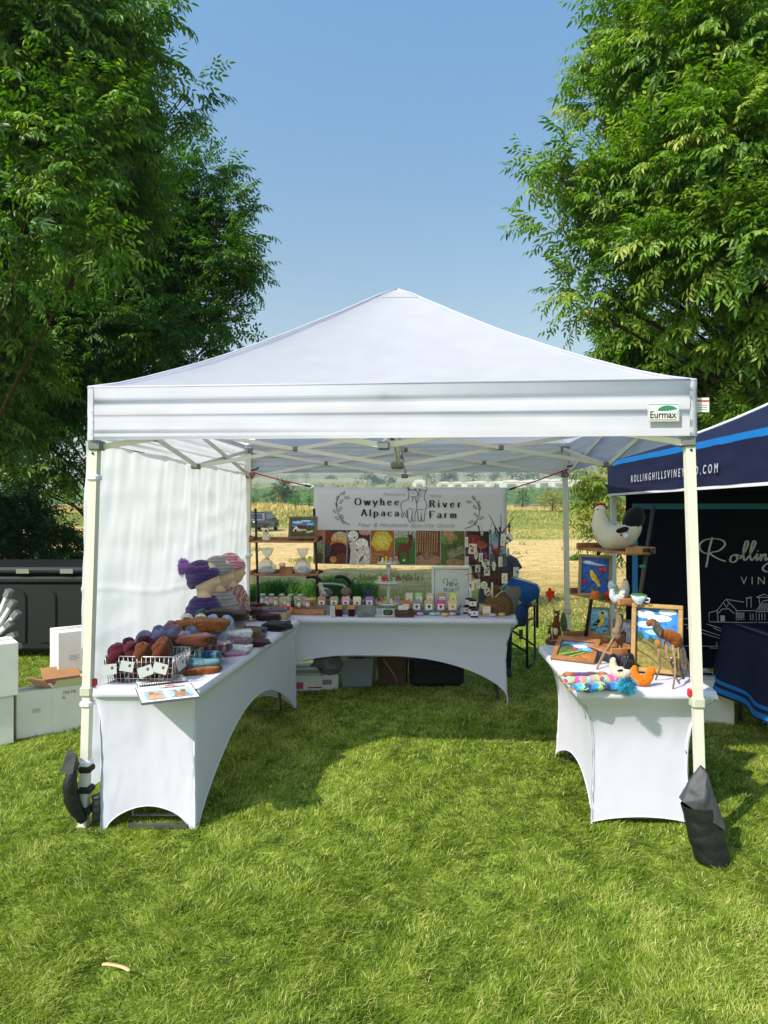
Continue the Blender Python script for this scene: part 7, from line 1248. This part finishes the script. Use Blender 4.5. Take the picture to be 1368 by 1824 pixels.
sc_ = thing('suitcase', 'black soft suitcase lying under the right half of the back table', 'suitcase', (W(778, 0, 6.2).x, 6.3, 0)); mb = MB(); mb.box((0, 0, .15), (.50, .3, .29), bev=.04); mb.build('shell', mat('black_canvas', '0f1216', .8, .2, 40, .4, 120), sc_); mb = MB(); mb.tube([(-.24, -.152, .2), (.24, -.152, .2)], .004, 5); mb.build('zip', flat('2c2e32'), sc_); mb = MB(); mb.tube([(-.06, -.15, .24), (-.05, -.18, .26), (.05, -.18, .26), (.06, -.15, .24)], .008, 6); mb.build('handle', black_m, sc_)
# ================================================================ RIGHT TABLE GOODS
def R7(px, py): return G(px, py, TZ)
rl = ladder('black pole ladder shelf with wooden planks standing on the right table', (1.345, 4.10, TZ), R(-76.5), [.085, .365, .655], lx=0, lean=.16, W_=.50, H_=.93)
RM = Matrix.Rotation(R(-76.5), 3, 'Z')
def onr(t, z, dy=-.06): return Vector((1.345, 4.10, TZ + z + .007)) + RM @ Vector((t, .16 * z / .93 + dy, 0))     # t>0 is nearer to the camera
fw_ = felt('hen_white', 'c9c2b2', .06); fb_ = felt('hen_black', '17161a'); fr_ = felt('hen_red', 'a82420')
def hen(label, c, s, rz, body, tailm, comb=True, wing=None, heart=False, beak='b8862c'):
    t = thing('felt_hen', label, 'felt hen', c, rz); mb = MB()
    P = spline([(-.12, 0, .40), (-.125, 0, .33), (-.10, 0, .22), (-.02, 0, .14), (.10, 0, .14), (.20, 0, .20), (.25, 0, .28)], 5); rr = np.interp(np.linspace(0, 6, len(P)), range(7), [.055, .072, .10, .138, .135, .085, .045])
    P = [p * s for p in P]; mb.tube(P, [float(a) * s for a in rr], 22); mb.ell(Vector((-.12, 0, .395)) * s, tuple(a * s for a in (.062, .058, .06)), n=18, m=12); q = Vector((.02, 0, .045)) * s; mb.ell(Vector((.04, 0, .10)) * s, tuple(a * s for a in (.16, .11, .10)), n=22, m=12, amp=.05); mb.build('body', body, t)
    mb = MB(); mb.ell(Vector((.21, 0, .30)) * s, tuple(a * s for a in (.10, .08, .15)), n=18, m=12, amp=.15, rot=Matrix.Rotation(R(25), 3, 'Y')); mb.build('tail', tailm, t)
    if comb:
        mb = MB()
        for k in range(3): mb.ell(Vector((-.145 + .03 * k, 0, .455 + .006 * (k % 2))) * s, tuple(a * s for a in (.02, .012, .02)), n=10, m=7)
        mb.build('comb', fr_, t)
    mb = MB(); mb.tube([Vector((-.175, 0, .39)) * s, Vector((-.215, 0, .375)) * s], [.018 * s, .003 * s], 8); mb.build('beak', flat(beak), t)
    if wing:
        for s_ in (-1, 1): mb = MB(); mb.ell(Vector((.06, s_ * .115, .20)) * s, tuple(a * s for a in (.075, .02, .032)), n=14, m=8, rot=Matrix.Rotation(R(-20), 3, 'Y')); mb.build('wing', wing, t)
    if heart: mb = MB(); mb.ell(Vector((.05, -.128, .155)) * s, tuple(a * s for a in (.016, .010, .016)), n=10, m=7); mb.build('heart', fr_, t)
    for s_ in (-1, 1): mb = MB(); mb.ell(Vector((-.155, s_ * .045, .41)) * s, .008 * s, n=6, m=5); mb.build('eye', flat('151515'), t)
    return t
h0 = hen('large white felt hen with black tail and a red comb on the top shelf', onr(.02, .655, -.075), .60, R(-4), fw_, fb_, wing=fb_, heart=True)
mb = MB(); mb.tube([Vector((.09, -.128, .13)) * .66, Vector((.09, -.137, .13)) * .66], .018, 12); mb.build('round_sticker', flat('c9cdd6'), h0)
GF = [('r', '2450a0', 0, 0, 1, 1), ('p', '9ab0cc', [(.0, .88), (.2, .92), (.6, .84), (.95, .80), (.6, .78), (.1, .82)]), ('e', 'c4cfdc', .25, .87, .16, .03), ('l', '2c2c30', [(.05, .02), (.3, .22), (.6, .42), (.85, .62), (.95, .72)], .03), ('l', '2c2c30', [(.22, .18), (.15, .3)], .02), ('p', 'd8b420', [(.3, .62), (.38, .64), (.48, .56), (.58, .46), (.72, .22), (.62, .2), (.52, .32), (.38, .4), (.32, .5)]), ('e', 'e4c83c', .35, .60, .06, .05), ('p', 'b88c1c', [(.44, .5), (.58, .42), (.68, .24), (.56, .36), (.42, .42)]), ('p', '2a2420', [(.24, .64), (.31, .62), (.30, .59)]), ('e', '8c1c34', .68, .68, .11, .07), ('e', 'a82c44', .84, .68, .09, .06), ('e', '6a1428', .76, .62, .06, .04), ('e', '8c1c34', .12, .32, .10, .06), ('e', 'b04058', .68, .69, .05, .03), ('p', '3c5a44', [(.78, .4), (.9, .46), (.96, .36), (.84, .30)]), ('p', '4a6a3c', [(.32, .18), (.44, .2), (.5, .08), (.38, .06)])]
def aim(o, T): o.matrix_world = T
a = onr(-.12, .365, -.09); pframe('framed felt picture of a yellow bird on deep blue, standing on the middle shelf', (W(1029, 0, 4.18).x, 4.18, TZ + .375), (1, -.16, -.05), (.05, .12, 1), .20, .258, .018, mat('frame_oak', '8c7450', .6, .2, 20, .3, 60), GF)
def fruit(label, c, r, col, cat='felt fruit', stem=True, flat_=.85, name='felt_fruit'):
    t = thing(name, label, cat, c); mb = MB(); mb.grid(lambda u, v: (math.cos(6.283 * u) * r * math.sin(math.pi * v) * (1 + .06 * abs(math.sin(6.283 * u * 2.5))), math.sin(6.283 * u) * r * math.sin(math.pi * v) * (1 + .06 * abs(math.sin(6.283 * u * 2.5))), r * flat_ + r * flat_ * math.cos(math.pi * v) - r * .12 * math.exp(-(v / .12) ** 2)), 30, 14); mb.build('fruit', felt('fr' + col, col), t)
    if stem: mb = MB(); mb.tube([(0, 0, r * 1.6 * flat_), (.004, 0, r * 2.3 * flat_), (.012, 0, r * 2.5 * flat_)], .0035, 6); mb.ell((.01, 0, r * 1.9 * flat_), (.014, .006, .003), n=8, m=5); mb.build('stem', flat('4a5a2c'), t)
    return t
SHZ = .365
def shp(px, D, z=SHZ): return Vector(((px - 684) * D / FPX, D, TZ + z + .009))
fruit('orange felt pumpkin on the middle shelf before the blue bird picture', shp(1061, 4.02), .030, 'c8641c'); fruit('small olive brown felt gourd beside the orange pumpkin', shp(1072, 3.95), .022, '4a4a20'); fruit('red felt tomato on the middle shelf', shp(1087, 3.98), .033, 'b82c18'); fruit('yellow felt pear behind the red tomato', shp(1094, 4.08), .030, 'c8b83c', flat_=1.25)
hen('small white felt hen with red comb, upright on the middle shelf', shp(1106, 3.93), .27, R(200), fw_, felt('henblue', 'b4c4c4')); hen('small pale blue white felt hen with red head at the front of the middle shelf', shp(1097, 3.84), .19, R(8), felt('henblue', 'b4c4c4'), fw_, comb=True)
cu = thing('teacup', 'blue and white china teacup with green felt moss on the middle shelf', 'cup', shp(1138, 3.78)); mb = MB(); mb.lathe([(.016, 0), (.018, .006), (.030, .02), (.044, .052), (.041, .052), (.028, .022), (.012, .01)], n=22); mb.build('cup', mat('china', 'b8c8d4', .2, .25, 60), cu); mb = MB(); mb.tube([(.03, -.02, .042), (.045, -.04, .038), (.042, -.04, .018), (.03, -.02, .018)], .004, 6); mb.build('handle', mat('china', 'b8c8d4'), cu); mb = MB(); mb.ell((0, 0, .05), (.04, .04, .012), n=14, m=6, amp=.4); mb.build('moss', felt('moss', '2c6a2c'), cu)
mb = MB(); mb.tube([(0, 0, 0), (.0, 0, .10), (.01, 0, .15)], .002, 5); tw_ = thing('felt_hummingbird', 'tiny felt bird perched on a wire above the teacup', 'felt bird', shp(1142, 3.82) + Vector((0, 0, .05))); mb.build('wire', flat('5a3c2c'), tw_); mb = MB(); mb.ell((.008, 0, .16), (.018, .008, .010), n=10, m=7); mb.tube([(-.005, 0, .162), (-.028, 0, .17)], [.003, .001], 5); mb.build('body', felt('hum', '2c7a68'), tw_)
oak = mat('frame_oak_warm', '8a5a30', .55, .2, 24, .3, 60)
GF2 = [('r', '6aa4c0', 0, 0, 1, 1), ('e', 'a4c8d0', .7, .8, .3, .15), ('l', '3a3430', [(0, .1), (.5, .28), (1, .3)], .05), ('p', 'd8b020', [(.6, .82), (.72, .84), (.78, .7), (.7, .4), (.5, .22), (.4, .32), (.45, .6)]), ('p', '1c1a1c', [(.48, .6), (.56, .5), (.36, .3), (.1, .3), (.25, .45)]), ('e', '1c1a1c', .68, .84, .08, .05), ('l', 'cfcab8', [(.4, .42), (.25, .38)], .03), ('e', '4a6a3c', .15, .14, .14, .06), ('e', 'a83c3c', .8, .1, .08, .05), ('e', '3c5a3c', .9, .3, .1, .05)]
pframe('small framed felt picture of a black and yellow bird behind the otters', R7(1046, 1133) + Vector((.02, .03, .004)), (1, -.25, 0), (.12, .16, 1), .15, .20, .013, mat('frame_oak', '8c7450'), GF2)
LS = [('r', '5a8cc0', 0, .5, 1, 1), ('e', 'c8d4d8', .6, .75, .2, .1), ('e', '2c4a2c', .2, .62, .2, .2), ('e', '8c2c34', .45, .55, .12, .1), ('r', '46581f', 0, 0, 1, .5), ('l', '8a9a4c', [(0, .1), (.6, .45)], .03), ('l', '2c3a18', [(.1, 0), (.7, .42)], .03), ('l', '8a9a4c', [(.3, 0), (.8, .4)], .03), ('p', 'a0602c', [(.5, 0), (1, 0), (1, .4), (.7, .25)])]
pframe('brown carved frame with a felt landscape, leaning low beside the otters', R7(1038, 1182) + Vector((-.165, .10, .004)), (1, -.62, 0), (.28, .75, .52), .26, .20, .032, oak, LS, depth=.026)
pframe('weathered frame leaning behind the twine giraffe', R7(1092, 1160) + Vector((0, .0, .004)), (1, -.3, 0), (.1, .2, 1), .13, .20, .014, mat('frame_oak', '8c7450'), [('r', 'a8a4b4', 0, 0, 1, 1), ('p', '6a3424', [(.3, .0), (.6, .02), (.66, .6), (.45, .7), (.3, .4)]), ('e', '4a6a3c', .8, .15, .2, .1), ('e', 'c9c4cc', .6, .85, .3, .1)])
FD = [('r', '2c78c0', 0, .40, 1, 1), ('e', 'cfd8dc', .2, .9, .24, .07), ('e', 'd8dcdc', .55, .84, .3, .06), ('e', 'b8c8d4', .25, .72, .25, .06), ('e', 'd0dadc', .75, .95, .22, .05), ('e', '8cb8d8', .5, .6, .3, .05), ('p', '6f6430', [(0, 0), (1, 0), (1, .35), (.75, .40), (.4, .46), (0, .50)]), ('p', '7f7438', [(0, .0), (.7, 0), (.5, .2), (.2, .38), (0, .42)]), ('l', '3c3018', [(.0, .46), (.3, .40), (.6, .22), (.9, .10)], .02), ('l', '3c3018', [(.3, .45), (.6, .36), (1, .24)], .02), ('l', '3c3018', [(0, .3), (.3, .2), (.6, .05)], .02), ('e', '2f4a20', .1, .52, .08, .07), ('e', '2f4a20', .35, .48, .06, .05), ('e', '3a5424', .5, .47, .08, .03), ('e', '8c2c28', .72, .46, .05, .025), ('e', 'd8d4cc', .85, .2, .03, .012), ('e', 'd8d4cc', .8, .15, .03, .012), ('e', 'd8d4cc', .9, .12, .03, .012), ('e', '5a6a2c', .9, .3, .06, .04)]
pframe('large framed felt picture of a blue sky over golden fields behind the stick horse', W(1126, 1196, 3.74) + Vector((0, .02, .0)), (1, -.50, 0), (.02, .22, 1), .265, .375, .024, mat('frame_maple', 'a07c44', .5, .2, 18, .3, 60), FD, depth=.05)
# twine giraffe
gf = thing('twine_giraffe', 'long legged giraffe figure wound from grey twine with twig legs', 'giraffe figure', W(1092, 1180, 3.95) * 1.0); gf.location.z = TZ; tw = mat('twine', '8a7868', .95, .2, 90, .9, 240, spec=.05); O7 = gf.location.copy()
def q7(px, py, D=3.95): return W(px, py, D) - O7
mb = MB(); mb.tube(spline([q7(1103, 1095), q7(1104, 1104), q7(1101, 1118), q7(1098, 1126), q7(1104, 1136, 3.98), q7(1106, 1142, 4.0)], 5), [.014] + [.021] * 8 + [.019] * 4 + [.027] * 6 + [.03] * 5 + [.026] * 2, 14)
mb.ell(q7(1098, 1132, 3.96), (.03, .035, .032), amp=.15); mb.build('body', tw, gf); mb = MB(); mb.ell(q7(1100, 1087), (.022, .018, .014)); mb.ell(q7(1106, 1086), (.012, .01, .008)); mb.build('head', felt('cream', 'c9b49c'), gf); mb = MB()
for k in (0, 8): mb.tube([q7(1098 + k, 1085), q7(1096 + k, 1078)], .003, 5)
mb.build('horns', tw, gf)
for pts in ([q7(1094, 1135, 3.94), q7(1084, 1152, 3.9), q7(1072, 1170, 3.86), q7(1063, 1187, 3.82)], [q7(1097, 1135, 3.96), q7(1086, 1150, 3.95), q7(1077, 1165, 3.95), q7(1068, 1184, 3.95)], [q7(1103, 1138, 3.98), q7(1104, 1160, 3.96), q7(1105, 1182, 3.92)], [q7(1108, 1138, 4.0), q7(1114, 1158, 3.98), q7(1118, 1177, 3.96)]):
    pts[-1].z = .002; mb = MB(); mb.tube(pts, [.0085, .006, .005, .006][:len(pts)] if len(pts) == 4 else [.008, .005, .005], 7); mb.build('leg', mat('twig_pale', '8c7458', .85, .25, 60, .4, 90), gf)
# stick horse
hs = thing('stick_horse', 'brown felt horse figure on thin twig legs with a grey yarn mane and tail', 'horse figure', W(1188, 1215, 3.50)); hs.location.z = TZ; O7 = hs.location.copy(); fbn = felt('horse', '84481c', .18)
def q8(a, b, D=3.5): return W(1050 + a / 6.514, 1060 + b / 6.514, D) - O7
mb = MB(); mb.tube(spline([q8(830, 450), q8(890, 460), q8(960, 480), q8(1030, 520)], 5), [.018] + [.027] * 5 + [.032] * 9 + [.026], 16); mb.ell(q8(1000, 530), (.034, .03, .036), amp=.1); mb.tube(spline([q8(850, 470), q8(800, 400), q8(760, 330), q8(740, 305)], 4), [.024] * 4 + [.020] * 5 + [.016] * 4, 12); mb.tube([q8(750, 310), q8(700, 325), q8(668, 340)], [.019, .017, .013], 12); mb.build('body', fbn, hs)
mb = MB(); mb.ell(q8(800, 560), (.018, .012, .022), amp=.2); mb.build('chest_tag', felt('tanf', 'a87840'), hs); mb = MB(); gy = mat('grey_yarn', '5f5850', .95, .4, 60, .9, 200)
for k in range(9): mb.tube([q8(740 + 12 * k, 285 + 12 * k, 3.48), q8(745 + 10 * k, 350 + 12 * k, 3.465), q8(748 + 9 * k, 420 + 10 * k, 3.465)], [.007, .008, .003], 6)
mb.build('mane', gy, hs); mb = MB()
for k in range(5): mb.tube(spline([q8(1040, 490, 3.5 + .004 * k), q8(1062 + 5 * k, 600), q8(1075 + 8 * k, 760), q8(1068 + 10 * k, 880), q8(1090, 975)], 4), [.008] * 5 + [.012] * 8 + [.006] * 4, 7)
mb.build('tail', gy, hs)
for pts in ([q8(812, 580, 3.5), q8(808, 700, 3.52), q8(820, 850, 3.54), q8(768, 1035, 3.58)], [q8(880, 540, 3.5), q8(915, 760, 3.5), q8(970, 900, 3.5), q8(1048, 1055, 3.5)], [q8(965, 580, 3.47), q8(990, 740, 3.44), q8(1000, 890, 3.41), q8(970, 1125, 3.40)], [q8(1030, 560, 3.52), q8(1110, 700, 3.54), q8(1160, 830, 3.56), q8(1195, 960, 3.6)]):
    pts[-1].z = .002; mb = MB(); mb.tube(pts, [.008, .006, .005, .0045], 7); mb.build('leg', mat('twig_pale', '8c7458'), hs)
# otters on a wood slice, leaf and felt flower
sl_ = R7(993, 1150); ws = thing('wood_slice', 'round bark edged wood slice at the far end of the right table', 'wood slice', (sl_.x, sl_.y + .05, TZ + .001)); mb = MB(); mb.lathe([(.062, 0), (.066, .004), (.066, .026), (.062, .03)], n=26, sx=1.0, sy=.9); mb.build('bark', mat('slice_bark', '4a2c1c', .9, .3, 40, .8, 60), ws); mb = MB(); mb.lathe([(.001, .0305), (.060, .031)], n=26, sy=.9); mb.build('cut_face', mat('cut_wood', 'a8805a', .7, .2, 40), ws)
otm = felt('otter', '5c3418', .15); otc = felt('ottercream', 'c4b49c')
def otter(label, c, s, rz):
    t = thing('felt_otter', label, 'otter figure', c, rz); mb = MB(); mb.tube([p * s for p in spline([Vector((0, 0, 0)), Vector((.004, 0, .05)), Vector((-.012, 0, .12)), Vector((-.008, 0, .17)), Vector((-.002, 0, .2))], 4)], [a * s for a in [.03] * 2 + [.036] * 4 + [.03] * 4 + [.022] * 4 + [.021] * 3], 14); mb.ell(Vector((-.004, 0, .205)) * s, tuple(a * s for a in (.028, .025, .024)))
    for s_ in (-1, 1): mb.ell(Vector((.004, s_ * .02, .225)) * s, .007 * s, n=8, m=6); mb.tube([Vector((-.01, s_ * .024, .13)) * s, Vector((-.04, s_ * .02, .11)) * s], [.010 * s, .008 * s], 8)
    mb.tube([Vector((.02, 0, .01)) * s, Vector((.06, .01, .012)) * s], [.018 * s, .006 * s], 8); mb.build('body', otm, t); mb = MB(); mb.ell(Vector((-.028, 0, .07)) * s, tuple(a * s for a in (.014, .02, .035))); mb.ell(Vector((-.026, 0, .2)) * s, tuple(a * s for a in (.010, .013, .010))); mb.build('belly', otc, t); return t
c0 = Vector((sl_.x, sl_.y + .05, TZ + .032)); otter('tall brown felt otter standing on the wood slice', c0 + Vector((.008, 0, 0)), .85, R(60)); otter('short brown felt otter at the left of the wood slice', c0 + Vector((-.042, -.012, 0)), .42, R(60)); otter('small brown felt otter right of the wood slice by the leaf', Vector((sl_.x + .085, sl_.y + .04, TZ + .002)), .42, R(120))
lf = thing('felt_leaf', 'tall green felt leaf on a dark stem beside the otters', 'felt leaf', Vector((sl_.x + .07, sl_.y + .08, TZ))); mb = MB(); mb.tube([(0, 0, 0), (-.004, 0, .07), (-.002, 0, .12)], .004, 6); mb.build('stem', flat('3a2c20'), lf); mb = MB(); mb.grid(lambda u, v: ((u - .5) * .048 * math.sin(math.pi * (.05 + .9 * v)) ** .8 - .012 * v + .004, .010 * math.sin(v * 3) + .012 * abs(u - .5), .05 + .16 * v), 8, 14); mb.build('blade', felt('leafg', '5a6a40'), lf, solid=.003)
rf = thing('felt_flower', 'orange red felt flower on a thin stem above the otters', 'felt flower', Vector((W(984, 0, 4.4).x, 4.42, TZ))); rf.location = (sl_.x - .015, sl_.y + .09, TZ); mb = MB(); mb.tube([(.06, 0, 0), (.04, 0, .12), (.01, 0, .25), (-.012, 0, .325)], .0022, 5); mb.build('stem', flat('5a6a3c'), rf); mb = MB()
for k, (a_, l) in enumerate([(90, .04), (160, .03), (20, .035), (265, .055), (320, .04), (215, .03)]):
    d = Vector((math.cos(R(a_)), 0, math.sin(R(a_)))); mb.ell(Vector((-.014, -.004 * (k % 2), .335)) + d * l * .5, (l * .55, .004, .013), rot=Matrix.Rotation(-R(a_), 3, 'Y'), n=12, m=8)
mb.build('petals', felt('petal', 'c4341c'), rf)
hen('white and black felt hen beside the striped socks', R7(1108, 1213) + Vector((0, .05, .001)), .24, R(-35), felt('hencream', 'c9bfa8'), fb_, comb=False, wing=fb_, heart=True); hen('black felt hen between the white and the orange one', R7(1122, 1210) + Vector((.01, .10, .001)), .26, R(180), fb_, fb_, comb=False); hen('orange felt hen with a red heart in front of the big frame', R7(1146, 1226) + Vector((0, .04, .001)), .23, R(-10), felt('henorange', 'd87010', .06), felt('henorange', 'd87010'), comb=False, heart=True)
# striped knitted tubes
s1 = stripes('knit_dark_stripe', ['26303a', '3c4a2c', 'b8682c', '6a2c4c', '4a2c6a', '5a3448'], 5.5, 'X', soft=True); s2 = stripes('knit_candy', ['c9b090', 'a83c5c', '8cc8c0', 'a8b04c', 'c84c8c', 'd88cb0', 'b8902c', '7cc8cc', 'b888a8', '8cb84c'], 5.0, 'X', bump=.8); s3 = stripes('knit_sea', ['22305a', '1c6ca8', '3aa0c8', '8cc0a0', '22305a', '1478b0', '2a8cc8', 'a0c078', '2c3a6a'], 5.0, 'X', bump=.8)
for i, (lb, p0, p1, r_, m_) in enumerate([('dark rainbow knitted sock roll, rearmost of three on the right table', (1003, 1208), (1082, 1207), .019, s1), ('candy striped knitted sock roll, middle of three on the right table', (1007, 1221), (1100, 1216), .027, s2), ('sea blue striped knitted sock roll, frontmost of three', (1022, 1233), (1106, 1229), .027, s3)]):
    a, b_ = R7(*p0), R7(*p1); a = Vector((a.x + .0, a.y, 0)); b_ = Vector((b_.x, b_.y, 0)); d = b_ - a; t = MB(); n = 30; pts = []; rr = []
    for k in range(n + 1): f = k / n; pts.append(Vector((f * d.length, .004 * math.sin(f * 9 + i), r_ * .8 + .002 * math.sin(f * 14)))); rr.append(r_ * (1 + .08 * math.sin(f * 22 + i)) * min(1, .45 + 6 * min(f, 1 - f)))
    t.tube(pts, rr, 18); t.v = [(x, y * 1.25, z * .85) for x, y, z in t.v]; o = t.build('knitted_roll', m_, None, lb, 'knitted sock', 'striped knitted rolls', loc=(a.x, a.y, TZ + .002), rz=math.atan2(d.y, d.x))
    mb = MB(); mb.box((-.012, -.004, .012), (.035, .03, .002), bev=.0005); mb.build('card_tag', flat('b8844c'), o)
c = R7(1124, 1240); tq = felt('turq', '2a98b4'); mb = MB(); mb.ell((0, 0, .03), .028, tq, n=10, m=7); fluff(mb, (0, 0, .032), .056, 1100, tq, 9); mb.build('pompom', None, None, 'fluffy turquoise pompom at the end of the striped rolls', 'pompom', loc=(c.x, c.y + .045, TZ + .004))
# strip of wood lying in the grass in front
c = G(207, 1727, .03); mb = MB(); mb.tube(spline([(-.055, .012, .002), (-.03, .010, .006), (.02, -.004, .007), (.055, -.022, .004)], 5), [.004] + [.007] * 14 + [.004], 8); mb.v = [(x, y, z * .6) for x, y, z in mb.v]; tag(mb.build('wood_strip', flat('c9a878'), loc=(c.x, c.y, .036)), 'curved pale strip of wood lying on the grass in front', 'wood strip')
